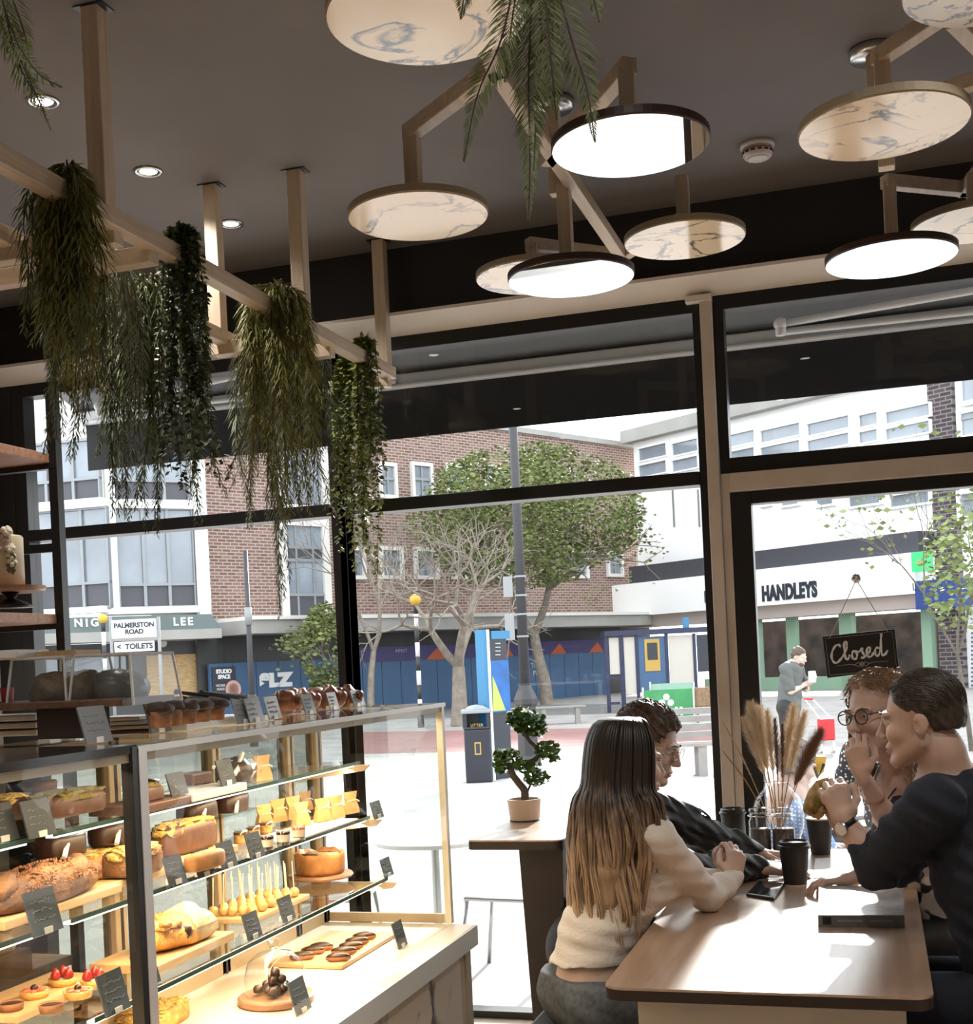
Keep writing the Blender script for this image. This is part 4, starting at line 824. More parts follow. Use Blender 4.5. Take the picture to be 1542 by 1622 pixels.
BAGS = ((424, 1312, 'front bag nearest the layered cups'), (446, 1302, 'second bag of the front row'), (470, 1297, 'third bag, behind a striped cup'), (483, 1308, 'bag just right of the striped cups'), (516, 1301, 'broad bag in the middle of the front row'), (538, 1296, 'narrower bag, second from the right end'), (561, 1289, 'last bag, nearest the window'), (489, 1284, 'small bag standing behind the others'))
for i, (x, y, l) in enumerate(BAGS): c = on(x, y, Z2+.008); kraft_bag((c.x-.01, c.y, Z2+.009), .062, .07, 'kraft paper bag: '+l, 'kraft paper bags on the middle shelf', rz=-.35, sc=1 if i < 7 else .9)
c = on(447, 1236, Z1); kraft_bag((c.x-.06, c.y, Z1), .06, .07, 'single kraft paper bag on the top glass shelf', None, rz=-.35)
# rear ledge with wrapped dark cakes
t = MB().box(XR_+.003, XR_+.11, 2.2, 3.3, 1.146, 1.152).build('glass_ledge', MATS['case_glass'], None); tag(t, 'narrow glass ledge behind the wrapped dark cakes', 'shelf')
for i, (y, l, s_) in enumerate(((2.42, 'dark loaf in white paper on the rear ledge nearest the steel post', .95), (2.62, 'second dark loaf in white paper on the rear ledge', 1), (3.02, 'dark wrapped loaf on the rear ledge right of the dark door stile', 1), (3.2, 'film wrapped dark loaf at the far end of the rear ledge', .9))):
    t = loaf('wrapped_loaf', (XR_+.06, y, 1.153), .075, .13*s_, .055, 'choc', None, l, 'cake', 20+i)
    m = MB(); m.tube([(XR_+.105, y-.05, 1.158), (XR_+.08, y+.01, 1.21)], .006, 6); m.build('paper_strip', 'plate_white', t)
# left case, top shelf
c = on(85, 1290, Z1); rect_board('board', (c.x-.1, c.y+.05, Z1), .14, .34, .018, 'board_wood', 'long wooden board on the top shelf of the left case')
c = on(118, 1293, Z1+.018); loaf('loaf_cake', (c.x-.03, c.y+.02, Z1+.019), .08, .2, .05, 'choc_light', 'pistachio', 'long loaf cake with green topping in the left case', seed=6)
c = on(30, 1300, Z1+.018); loaf('loaf_cake', (c.x-.03, c.y+.0, Z1+.019), .07, .09, .05, 'choc_light', 'crumble', 'crumble topped loaf beside the left picture edge', seed=7)
for i, (x, y) in enumerate(((50, 1250), (70, 1256))):
    c = on(x, y, Z1+.05); t = MB().lathe((0, 0, 0), [(.028, 0), (.03, .026), (.026, .029), (0, .029)], 24).build('chocolate_tart', 'choc_light', None, smooth=True); t.location = (c.x, c.y, Z1+.05); tag(t, ['dark round tart behind another on the raised rear board', 'dark round tart in front on the raised rear board'][i], 'tart', 'dark tarts on the rear board')
c = on(65, 1258, Z1+.05); rect_board('board', (c.x-.02, c.y+.02, Z1+.03), .1, .24, .018, 'board_wood', 'raised rear board under the two dark tarts')
t = MB().box(-.04, .04, -.1, .1, 0, .03).build('riser', 'board_dark', None); t.location = (c.x-.02, c.y+.02, Z1); tag(t, 'dark riser lifting the rear board of tarts', 'riser')
# ---------------------------------------------------------------- middle shelf
def cup(px, py, z, label, mts, r=.02, h=.042, group='layered dessert cups on the middle shelf'):
    c = on(px, py, z); c.x -= .012; t = thing('dessert_cup', label, 'dessert cup', c, 0, group); b = [0, .22, .68, .85]
    for i, (m_, nm_) in enumerate(zip(mts, ('bottom_layer', 'cream_layer', 'top_layer'))): MB().lathe(c, [(r*(.86+.1*b[i]), h*b[i]), (r*(.86+.14*b[i+1]), h*b[i+1]), (0, h*b[i+1])], 20).build(nm_, m_, t, smooth=False)
    MB().lathe(c, [(r*.9, 0), (r*1.03, h), (r*.98, h), (r*.97, h*.9)], 22).build('clear_cup', 'dome_glass', t, smooth=True); return t
CUPS = ((430, 1346, 'striped cup with dark top, beside the tag', ('choc', 'cream', 'choc')), (456, 1338, 'striped cup with dark top in the front row', ('choc', 'cream', 'choc')), (480, 1330, 'pale topped cup at the right end of the row', ('choc_light', 'cream', 'berry_pink')), (408, 1330, 'golden cup behind the tag', ('crust', 'pastry_gold', 'choc_light')), (428, 1322, 'golden cup behind the striped ones', ('crust', 'pastry_gold', 'choc_light')), (388, 1338, 'golden cup left of the tag', ('crust', 'pastry_gold', 'choc_light')))
for x, y, l, m_ in CUPS: cup(x, y, Z2, 'layered dessert cup: '+l, m_)
price_tag(283, 1400, Z2, 'dark slate tag on the middle shelf nearest the steel post'); price_tag(328, 1388, Z2, 'dark slate tag on the middle shelf, second from the steel post'); price_tag(365, 1374, Z2, 'dark slate tag on the middle shelf, third from the steel post'); price_tag(409, 1358, Z2, 'dark slate tag with chalk lines beside the layered cups')
price_tag(601, 1296, Z2, 'small dark tag at the window end of the middle shelf', h=.055)
c = on(275, 1388, Z2); rect_board('board', (c.x-.1, c.y+.12, Z2), .15, .5, .02, 'board_wood', 'wooden board under the crumble cakes on the middle shelf')
c = on(238, 1385, Z2+.02); loaf('crumble_cake', (c.x-.05, c.y+.01, Z2+.021), .09, .16, .06, 'bread', 'crumble', 'crumble topped cake on the middle shelf right of the steel post', seed=11)
c = on(300, 1358, Z2+.02); loaf('frosted_cake', (c.x-.07, c.y+.1, Z2+.021), .08, .26, .075, 'choc_light', 'crumble', 'chocolate and yellow topped long cake behind three tags', seed=12)
c = on(330, 1380, Z2+.02); loaf('cake_slice', (c.x-.03, c.y+.04, Z2+.021), .05, .14, .04, 'crust', None, 'golden cake slice partly hidden behind the third tag', seed=13)
c = on(490, 1318, Z2); rect_board('tray', (c.x-.02, c.y+.02, Z2), .14, .46, .007, 'cream', 'pale tray under the kraft bags', 'tray')
# left case, middle shelf
c = on(165, 1410, Z2); rect_board('board', (c.x-.03, c.y+.02, Z2), .12, .22, .018, 'board_wood', 'wooden board under the big crumble cake in the left case')
c = on(165, 1390, Z2+.018); loaf('crumble_cake', (c.x-.03, c.y+.03, Z2+.019), .1, .19, .06, 'crust', 'crumble', 'big crumble cake on the middle shelf left of the steel post', seed=15, amp=.14)
c = on(90, 1372, Z2+.03); t = loaf('loaf_cake', (c.x-.06, c.y+.06, Z2+.031), .07, .11, .07, 'choc', 'pastry_gold', 'dark fluted loaf with pale top behind the seeded bread', seed=16)
c2 = on(75, 1385, Z2+.01); rect_board('board', (c.x-.06, c.y+.05, Z2), .1, .3, .028, 'board_wood', 'thick wooden board under the dark fluted loaf')
c = on(95, 1445, Z2); rect_board('board', (c.x-.07, c.y+.02, Z2), .15, .40, .02, 'board_wood', 'wooden board under the seeded bread')
c = on(95, 1432, Z2+.02); t = thing('seeded_bread', 'large plaited bread crusted with seeds in the left case', 'bread', (c.x-.06, c.y+.02, Z2+.021))
m = MB(); lump(m, Vector((c.x-.06, c.y+.02, Z2+.047)), .062, .19, .048, .10, 26, 14, 17, flat=-.52)
for s_ in (-1, 1): m.tube([Vector((c.x-.06+s_*.03*math.cos(k*.9), c.y+.02-.17+k*.034, Z2+.066+.01*math.sin(k*.9*s_))) for k in range(11)], [.012]+[.026]*9+[.012], 10)
m.build('loaf_body', 'bread', t, smooth=True); m = MB(); R = random.Random(4)
for k in range(420):
    a = R.uniform(-1, 1); b_ = R.uniform(-.6, 1); p = Vector((c.x-.06+.062*math.sqrt(max(0, 1-a*a))*math.sin(b_*1.5), c.y+.02+.185*a, Z2+.053+.05*math.sqrt(max(0, 1-a*a))*math.cos(b_*1.5))); m.ell(p, .0028, n=5, m=3)
m.build('seeds', 'muffin_base', t)
price_tag(77, 1478, Z2, 'dark tag standing before the seeded bread', h=.085, w=.09)
# ---------------------------------------------------------------- lower shelf
c = on(420, 1450, Z3); rect_board('board', (c.x-.05, c.y+.06, Z3), .15, .36, .015, 'board_wood', 'wooden board carrying the golden cake pops')
zp = Z3+.0155; pops = []
for i in range(6):
    for j in range(5):
        pops.append((c.x-.105+.026*j+RN.uniform(-.003, .003), c.y-.09+.032*i*1.6+RN.uniform(-.004, .004)+j*.006))
pt = None
for i, (x, y) in enumerate(pops):
    if pt is None:
        pt = thing('cake_pop', 'golden cake pop standing on its head with stick upright', 'cake pop', (0, 0, 0), 0, 'golden cake pops on the lower shelf'); m = MB(); lump(m, Vector((0, 0, .0135)), .0145, .0145, .0145, .06, 14, 9, 3, flat=-.93); m.build('ball', 'pop_gold', pt, smooth=True); MB().tube([(0, 0, .02), (.003, .002, .105)], .0017, 6).build('stick', 'stick', pt); place(pt, (x, y, zp), 0, None, None, None, True)
    else: o = place(pt, (x, y, zp), RN.random()*6)
c = on(532, 1400, Z3); t = MB().lathe((0, 0, 0), [(.03, 0), (.03, .016), (.10, .018), (.104, .024), (.10, .03), (0, .03)], 40).build('cake_stand', 'shelf_wood', None, smooth=False); c.x -= .06; c.y += .02; t.location = c; tag(t, 'low round wooden cake stand under the baked cheesecake', 'cake stand')
zz = c.z+.031; t = thing('cheesecake', 'tall golden baked cheesecake with sunken top on a round wooden stand', 'cake', (c.x, c.y, zz))
m = MB(); n = 40; vs = []
prof = [(.074, 0), (.078, .01), (.08, .05), (.081, .066), (.077, .068), (.07, .06), (.05, .053), (0, .05)]
m.lathe((c.x, c.y, zz), prof, n); m.v = [(x, y, z+(.004*math.sin(5*math.atan2(y-c.y, x-c.x))+.003*math.sin(11*math.atan2(y-c.y, x-c.x)) if z > zz+.055 else 0)) for x, y, z in m.v]; m.build('baked_crust', 'crust', t, smooth=True); MB().lathe((c.x, c.y, zz), [(.068, .059), (.04, .0545), (0, .053)], 36).build('custard_top', 'pastry_gold', t, smooth=True)
price_tag(405, 1486, Z3, 'dark tag in front of the cake pops at their left end'); price_tag(459, 1458, Z3, 'dark tag in front of the cake pops at their right end', dx=0); price_tag(617, 1388, Z3, 'small dark tag at the window end of the lower shelf', h=.06)
c = on(300, 1525, Z3); rect_board('board', (c.x-.1, c.y+.06, Z3), .18, .36, .022, 'board_wood', 'pale wooden board under the paper wrapped strudel')
c = on(290, 1508, Z3+.022); t = thing('wrapped_strudel', 'golden strudel half wrapped in crinkled paper on the lower shelf', 'pastry', (c.x-.06, c.y+.06, Z3+.023))
m = MB(); lump(m, Vector((c.x-.06, c.y+.06, Z3+.055)), .06, .125, .046, .14, 30, 18, 23, flat=-.62); R = random.Random(9); [lump(m, Vector((c.x-.06+R.uniform(-.04, .045), c.y+.06+R.uniform(-.1, .03), Z3+.09+R.uniform(-.012, .006))), R.uniform(.008, .018), R.uniform(.008, .02), .009, .25, 8, 6, k) for k in range(46)]; m.build('pastry', 'pastry_gold', t, smooth=True)
m = MB(); lump(m, Vector((c.x-.06, c.y+.12, Z3+.055)), .066, .10, .052, .28, 14, 9, 24, flat=-.61); m.build('paper_wrap', mat('baking_paper', (.55, .45, .30), .7, var=.25, scale=40), t)
m = MB(); lump(m, Vector((c.x-.012, c.y+.035, Z3+.06)), .014, .022, .02, .1, seed=2); m.build('filling', 'choc', t, smooth=True)
price_tag(238, 1562, Z3, 'dark chalked tag just right of the steel corner post on the lower shelf', h=.075, w=.085)
price_tag(188, 1604, Z3, 'dark chalked tag just left of the steel corner post', h=.085, w=.085)
c = on(150, 1500, Z3); rect_board('board', (-1.76, min(c.y+.1, 1.95), Z3), .1, .3, .03, 'board_wood', 'thick empty wooden board at the back of the lower shelf')
# tarts, left case
c = on(95, 1585, Z3); rect_board('board', (c.x-.06, c.y+.0, Z3), .17, .34, .016, 'board_wood', 'wooden board of fruit tarts in the left case')
TARTS = ((100, 1560, 'whole', 'fruit tart with three whole strawberries upright, middle of the back'), (150, 1562, 'whole', 'fruit tart with whole strawberries beside the chalked tag'), (55, 1580, 'sliced', 'fruit tart with sliced strawberries in the back left'), (124, 1580, 'sliced', 'fruit tart with sliced strawberries and dark berry in front'), (82, 1602, 'choc', 'small chocolate tart nearest the board edge'), (18, 1600, 'choc', 'small chocolate tart at the left picture edge'))
for i, (x, y, k, l) in enumerate(TARTS):
    c = on(x, y, Z3+.016); t = thing('tart', l, 'tart', c, 0, 'tarts on the wooden board'); r = .031 if k != 'choc' else .026
    MB().lathe(c, [(r*.88, 0), (r, .016), (r*.95, .0165), (r*.88, .012), (0, .012)], 28).build('pastry_shell', 'pastry_gold' if k != 'choc' else 'muffin_base', t, smooth=True)
    if k == 'choc': MB().lathe(c, [(r*.88, .013), (0, .0145)], 24).build('filling', 'choc', t)
    else:
        MB().lathe(c, [(r*.9, .0125), (0, .0145)], 24).build('cream', 'cream', t)
        for q in range(3 if k == 'whole' else 6):
            a = q*2*PI/(3 if k == 'whole' else 6); p = c+Vector((r*.5*math.cos(a), r*.5*math.sin(a), .013))
            if k == 'whole': MB().lathe(p, [(.002, 0), (.0105, .004), (.011, .01), (.007, .021), (.001, .027)], 12).build('strawberry', 'berry', t, smooth=True)
            else: MB().ell(p+Vector((0, 0, .003)), .012, .007, .004, 10, 6, Matrix.Rotation(a, 3, 'Z')).build('strawberry_slice', 'berry_pink', t, smooth=True)
        if k == 'sliced': MB().ell(c+Vector((0, 0, .02)), .008, n=10, m=6).build('dark_berry', 'choc', t, smooth=True)
c = on(6, 1510, Z3+.06); t = thing('meringue', 'pale dome shaped bun on a raised tray at the left picture edge', 'bun', (c.x-.02, c.y, c.z)); m = MB(); lump(m, c+Vector((-.02, 0, .015)), .04, .05, .03, .05, seed=3, flat=-.5); m.build('bun', 'cream', t, smooth=True); MB().box(c.x-.08, c.x+.03, c.y-.1, c.y+.06, Z3, c.z).build('raised_tray', 'board_dark', t)
# ---------------------------------------------------------------- deck
c = on(535, 1510, ZDK); rect_board('board', (c.x-.02, c.y+.03, ZDK), .24, .44, .013, 'board_wood', 'long pale board with chocolate eclairs on the deck')
EC = ((536, 1522, 'eclair'), (545, 1512, 'eclair'), (556, 1504, 'eclair'), (566, 1496, 'eclair'), (578, 1488, 'eclair'), (478, 1520, 'bun'), (496, 1511, 'bun'), (510, 1505, 'bun'))
for i, (x, y, k) in enumerate(EC):
    c = on(x, y, ZDK+.014); t = thing('eclair', ('shiny chocolate eclair in the right hand row, ' if k == 'eclair' else 'dark chocolate bun in the left group, ')+['nearest the viewer', 'second from the front', 'in the middle', 'second from the back', 'at the back of the row', 'at its near end', 'in its middle', 'at its far end'][i], 'eclair', c, 0, 'chocolate eclairs on the pale board')
    m = MB(); rt_ = Matrix.Rotation(.35, 3, 'Z'); lump(m, c+Vector((0, 0, .009)), .038, .014, .013, .05, 18, 9, i, rt_, flat=-.7); m.build('choux', 'muffin_base', t, smooth=True); m = MB(); lump(m, c+Vector((0, 0, .0125)), .037, .0135, .012, .06, 18, 9, i, rt_, flat=-.1); m.build('chocolate_glaze', 'choc', t, smooth=True)
c = on(438, 1590, ZDK); c.x -= .01; c.y += .02; t = MB().lathe((0, 0, 0), [(.094, 0), (.1, .004), (.1, .016), (.096, .02), (0, .02)], 44).build('round_board', 'shelf_wood', None); t.location = c; tag(t, 'round dark edged board under the glass dome', 'board')
zb = c.z+.021; t = thing('glass_dome', 'clear glass cloche with round knob over chocolate truffles', 'cloche', (c.x, c.y, zb))
MB().lathe((c.x, c.y, zb), [(.078, 0), (.08, .01), (.08, .05), (.07, .085), (.045, .107), (.012, .115), (.01, .122)], 40).build('dome', 'dome_glass', t, smooth=True); MB().lathe((c.x, c.y, zb), [(.01, .118), (.016, .128), (.017, .136), (.011, .145), (0, .147)], 20).build('knob', 'dome_glass', t, smooth=True)
TR = [(.02*math.cos(a), .024*math.sin(a), .014) for a in [k*PI/3 for k in range(6)]]+[(0, 0, .014)]+[(.045*math.cos(a), .045*math.sin(a), .014) for a in (.3, 1.5, 2.6, 3.6, 5)]+[(.012, .01, .037), (-.014, .006, .037), (.001, -.018, .037), (0, 0, .056)]
for i, q in enumerate(TR):
    m = MB(); lump(m, Vector((0, 0, 0)), .0135, .0135, .0135, .08, 12, 8, i); t = m.build('truffle', 'choc', None, smooth=True); t.location = (c.x+q[0], c.y+q[1], zb+q[2]); tag(t, 'dark chocolate truffle in the pile under the glass dome', 'truffle', 'truffles under the dome')
price_tag(482, 1603, ZDK, 'dark tag before the glass dome on the deck', h=.085, w=.085); price_tag(639, 1500, ZDK, 'dark tag on the deck right of the eclairs', h=.08, w=.075)
c = on(285, 1622, ZDK); t = loaf('flat_pastry', (c.x-.06, c.y-.02, ZDK), .12, .2, .05, 'pastry_gold', 'crumble', 'golden crumbly pastry at the bottom picture edge', 'pastry', 41)
# ---------------------------------------------------------------- things on top of the case
ZC_ = ZT+.001; ZL = ZT+.005
def atop(px, py): return atZ(px, py, ZC_)
mat('dark_block', (.03, .016, .013), .5)
c = atop(113, 1172); st = thing('riser_stand', 'dark wooden riser carrying the clear cake boxes on the case top', 'stand', (c.x, c.y, ZL)); D0 = (c-EYE).dot(_f)
MB().box(c.x-.075, c.x+.05, c.y-.02, c.y+.08, ZL, ZL+.085).build('block', 'dark_block', st, bevel=.004)
zt = atD(110, 1121, D0).z
bx0 = c.x-.36; MB().box(bx0, c.x+.16, c.y-.04, c.y+.18, ZL+.085, zt).build('top_board', 'board_dark', st, bevel=.003)
ztt = zt+.001; zt2 = atD(110, 1040, D0).z; 
def clear_box(px0, px1, label):
    a, b = atD(px0, 1112, D0), atD(px1, 1112, D0); t = thing('clear_cake_box', label, 'box', ((a.x+b.x)/2, c.y+.07, ztt), 0, 'clear acrylic boxes on the riser'); x0, x1, y0, y1 = a.x, b.x, c.y-.03, c.y+.17; k = .012; m = MB()
    m.add([(x0, y0, ztt), (x1, y0, ztt), (x1, y1, ztt), (x0, y1, ztt), (x0+k, y0+k, zt2), (x1-k, y0+k, zt2), (x1-k, y1-k, zt2), (x0+k, y1-k, zt2)], [(4, 5, 6, 7), (0, 1, 5, 4), (1, 2, 6, 5), (2, 3, 7, 6), (3, 0, 4, 7)]); m.build('cover', 'acrylic', t); m = MB()
    for i in range(4): m.tube([m_ for m_ in ((x0, y0, ztt), (x0+k, y0+k, zt2))] if i == 0 else ([(x1, y0, ztt), (x1-k, y0+k, zt2)] if i == 1 else ([(x1, y1, ztt), (x1-k, y1-k, zt2)] if i == 2 else [(x0, y1, ztt), (x0+k, y1-k, zt2)])), .003, 6)
    m.tube([(x0+k, y0+k, zt2), (x1-k, y0+k, zt2), (x1-k, y1-k, zt2), (x0+k, y1-k, zt2), (x0+k, y0+k, zt2)], .003, 6); m.build('rim', mat('acrylic_edge', (.65, .66, .66), .2), t); return t
clear_box(2, 121, 'left clear acrylic box with a dark bread beside the picture edge'); clear_box(124, 246, 'right clear acrylic box with a film wrapped bread')
mat('film_bread', (.13, .14, .13), .3, var=.4, scale=25); mat('bread_dark', (.11, .065, .03), .6, var=.6, scale=26, bump=.5)
for px, w_, mt_, l in ((92, .06, 'bread_dark', 'dark crusty bread in the left clear box'), (190, .062, 'film_bread', 'round bread in film inside the right clear box'), (136, .03, 'bread_dark', 'small bread between the two larger ones behind the box walls')):
    p = atD(px, 1110, D0+.06); m = MB(); lump(m, Vector((p.x, p.y, ztt+.034)), w_*1.1, .06, .048, .1, 20, 12, int(px), flat=-.7); t = m.build('bread', mt_, None, smooth=True); tag(t, l, 'bread')
p = atD(12, 1110, D0+.12); t = MB().lathe((0, 0, 0), [(.012, 0), (.016, .05), (.013, .05)], 14).build('bottle', mat('pink_red', (.7, .1, .12), .4), None, smooth=True); t.location = (p.x, p.y, ztt); tag(t, 'small red and white bottle behind the left clear box', 'bottle')
p = atD(120, 1040, D0+.1); t = MB().box(-.05, .055, -.05, .05, .0, .014).build('board', 'board_wood', None, bevel=.002); t.location = (p.x, p.y-.03, zt2+.001); tag(t, 'small wooden board lying on top of the clear boxes', 'board')
p = atD(30, 1044, D0+.1); t = MB().box(-.1, .07, -.06, .06, 0, .02).build('paper_tray', 'plate_white', None, bevel=.004); t.location = (p.x, p.y-.04, zt2+.001); tag(t, 'white paper tray on the left clear box', 'tray')
# stacked trays at far left, on the slab
p = atZ(40, 1165, ZL); t = thing('tray_stack', 'stack of pale trays on the dark slab at the left picture edge', 'tray', (p.x-.1, p.y, ZL)); 
for i in range(3): MB().box(p.x-.3, p.x+.045, p.y-.02, p.y+.14, ZL+.018*i, ZL+.018*i+.014).build('tray', ['tan_panel', 'tan_panel', 'plate_white'][i], t, bevel=.003)
p = atZ(205, 1160, ZL); t = thing('tray_stack', 'white napkins and trays between the riser and the muffins', 'tray', (p.x, p.y, ZC_))
for i, (dx, mm) in enumerate(((.0, 'board_dark'), (-.01, 'tan_panel'), (-.02, 'plate_white'), (-.03, 'plate_white'))): MB().box(p.x-.08+dx, p.x+.06+dx, p.y+.0, p.y+.12, ZC_+.011*i, ZC_+.011*i+.008).build('tray', mm, t, bevel=.002)
p = atop(328, 1152); rect_board('board', (p.x-.04, p.y+.05, ZC_), .12, .36, .022, 'plate_white', 'white marbled board under the dark muffins')
MUF = ((268, 1152), (284, 1149), (308, 1146), (330, 1143), (353, 1140), (300, 1136), (322, 1132), (345, 1130))
mp_ = None
for i, (x, y) in enumerate(MUF):
    q = atZ(x, y, ZC_+.022); q.x -= .02; l = 'dark topped muffin on the white board, '+['half hidden behind the grey tag', 'first in view right of the tag', 'second of the front row', 'third of the front row', 'last of the front row, beside the doubled tag', 'back row behind the first', 'back row under the tongs', 'back row below the tong handles'][i]
    if mp_ is None:
        mp_ = thing('muffin', l, 'muffin', (0, 0, 0), 0, 'dark muffins on the case top'); MB().lathe((0, 0, 0), [(.021, 0), (.027, .035), (.0, .035)], 18).build('muffin_case', 'muffin_base', mp_, smooth=True); m = MB(); lump(m, Vector((0, 0, .038)), .031, .031, .018, .16, 18, 9, 3, flat=-.5); m.build('muffin_top', 'muffin_dark', mp_, smooth=True); place(mp_, q, 0, l, None, None, True)
    else: place(mp_, q, i*1.3, l)
# tongs
def tongs(p, q, label):
    p, q = Vector(p), Vector(q); t = thing('tongs', label, 'tongs', p); d = q-p; s_ = d.cross(Vector((0, 0, 1))).normalized()
    for k in (-1, 1): MB().tube([p, p+d*.5+s_*.012*k, q+s_*.016*k], [.004, .005, .006], 6).build('tong_arm', 'frame_black', t)
    MB().ell(p, .007, n=8, m=6).build('hinge', 'frame_black', t); return t
a = atD(280, 1096, 2.98); b = atD(355, 1106, 3.1); tongs((a.x, a.y, a.z), (b.x, b.y, b.z-.002), 'black tongs lying across the muffins')
b = atD(385, 1104, 3.15); a = atD(320, 1097, 3.2); tongs((a.x, a.y, a.z), (b.x, b.y, b.z), 'second pair of black tongs behind the muffins')
# croissant pastries
PAS = ((402, 1116, .05, 'large glossy croissant at the left end of the pastry row'), (430, 1112, .05, 'croissant behind the second tag of the row'), (462, 1122, .045, 'croissant resting low between two grey tags'), (448, 1105, .04, 'croissant on top at the back of the row'), (497, 1114, .045, 'croissant in the middle of the pastry row'), (541, 1108, .042, 'reddish pastry right of the middle'), (583, 1104, .036, 'last reddish pastry next to the window end tag'), (522, 1106, .036, 'small pastry partly behind a grey tag'))
mat('croissant', (.20, .07, .035), .35, var=.45, scale=26)
for i, (x, y, s_, l) in enumerate(PAS):
    p = atZ(x, min(y+14, 1128-(x-400)*.08+6), ZC_); p.x = max(p.x-.05, -1.76); p.y = min(p.y, 3.85); t = thing('croissant', l, 'croissant', (p.x, p.y, ZC_), 0, 'glossy pastries along the case top'); m = MB()
    s_ *= 1.18; pts = [Vector((p.x+s_*1.1*math.cos(a), p.y+s_*.9*math.sin(a), ZC_+.032+.008*math.sin(3*a))) for a in [PI*.1+k*PI*.8/12 for k in range(13)]]; m.tube(pts, [s_*(.16+.42*math.sin(PI*k/12)+.05*(k % 2)) for k in range(13)], 12); 
    zmin = min(v[2] for v in m.v); m.v = [(a, b, max(ZC_, z)+ (.012 if i == 3 else 0)) for a, b, z in m.v]; m.build('pastry_roll', 'croissant', t, smooth=True)
    m = MB(); lump(m, Vector((p.x, p.y+s_*.3, ZC_+.03)), s_*.7, s_*.75, .042, .15, 14, 9, i, flat=-.72); m.build('pastry_crumb', 'croissant', t, smooth=True)
TT = ((158, 1176, ZL, 'grey tag before the dark riser on the slab', .095), (256, 1160, ZC_, 'grey tag at the left of the muffins', .09), (389, 1146, ZC_, 'grey tag at the right end of the muffin board', .085), (408, 1144, ZC_, 'grey tag standing right behind the muffin end tag', .085), (437, 1139, ZC_, 'grey tag before the second croissant', .08), (493, 1131, ZC_, 'grey tag in the middle of the pastry row', .075), (531, 1124, ZC_, 'grey tag before the reddish pastries', .07), (568, 1119, ZC_, 'grey tag second from the window end of the case top', .07), (603, 1114, ZC_, 'grey tag at the window end of the case top', .065))
for x, y, z, l, h in TT: price_tag(x, y, z, l, w=h*.95, h=h*.8, mt='slate_grey')
# ================================================================ back shelf unit with cakes
su = thing('shelf_unit', 'black metal shelf unit with wooden boards at the left picture edge', 'shelf unit', (-3.2, 3.6, 0)); YS_ = 4.0
for (x, y) in ((-2.87, YS_), (-3.6, YS_), (-3.6, 2.9), (-2.87, 2.9)): MB().box(x-.018, x+.018, y-.018, y+.018, 0, 2.62).build('post', 'frame_black', su)
for k, (px, py) in enumerate(((82, 735), (92, 988))):
    z = atY(px, py, YS_).z; b_ = MB().box(-3.62, -2.88, 2.9, YS_-.02, z, z+.035).build('shelf_board', 'shelf_wood', su, bevel=.003); MB().box(-3.62, -2.86, YS_-.02, YS_+.01, z-.02, z+.012).build('rail', 'frame_black', b_)
    if k: zsh = z+.036
for z in (1.1, .5): MB().box(-3.62, -2.88, 2.9, YS_-.02, z, z+.035).build('shelf_board', 'shelf_wood', su)
zr2 = atY(60, 868, YS_).z; MB().box(-3.6, -2.87, YS_-.01, YS_+.01, zr2-.02, zr2+.012).build('rail', 'frame_black', su)
p = atY(18, 968, 3.5); p.z = zsh; t = thing('cake_stand', 'wooden topped cake stand on the shelf unit holding the tall cream cake', 'cake stand', p)
zt = atY(18, 938, 3.5).z; MB().lathe(p, [(.07, 0), (.06, .01), (.016, .03), (.014, zt-p.z-.02), (.03, zt-p.z)], 28).build('pedestal', 'frame_black', t, smooth=True); MB().lathe((p.x, p.y, zt), [(.0, 0), (.105, .0), (.112, .008), (.112, .018), (0, .018)], 44).build('plate', 'shelf_wood', t)
zc0 = zt+.019; zc1 = atY(15, 848, 3.5).z; t = thing('tall_cake', 'tall smooth cream cake with flowers down one side on the shelf unit', 'cake', (p.x-.035, p.y, zc0)); MB().lathe((p.x-.035, p.y, zc0), [(.075, 0), (.075, zc1-zc0-.006), (.07, zc1-zc0), (0, zc1-zc0)], 44).build('icing', mat('icing', (.62, .52, .36), .5), t, smooth=True)
for i, (dx, dz, s_) in enumerate(((.052, .17, .024), (.03, .125, .024), (.062, .115, .02), (.068, .07, .018), (.045, .15, .018), (.066, .09, .016))):
    q = Vector((p.x-.02+dx, p.y-.045, zc0+dz*(zc1-zc0)/.165))
    m = MB(); [lump(m, q+Vector((.008*math.cos(a), .006*math.sin(a*2), .008*math.sin(a))), s_*.55, s_*.5, s_*.55, .2, 10, 6, i) for a in (0, 1.3, 2.6, 3.9, 5.2)]; m.build('flower', mat('petal_pink', (.68, .5, .4), .6) if i in (1, 4) else 'cream', t, smooth=True)
m = MB()
for k in range(12): q = Vector((p.x+.045+RN.uniform(-.01, .012), p.y-.05, zc0+.03+RN.random()*.06)); m.quad(q, q+Vector((.01, 0, .014)), q+Vector((.0, -.002, .026)), q+Vector((-.01, 0, .012)))
m.build('leaves', 'leaf_dull', t)
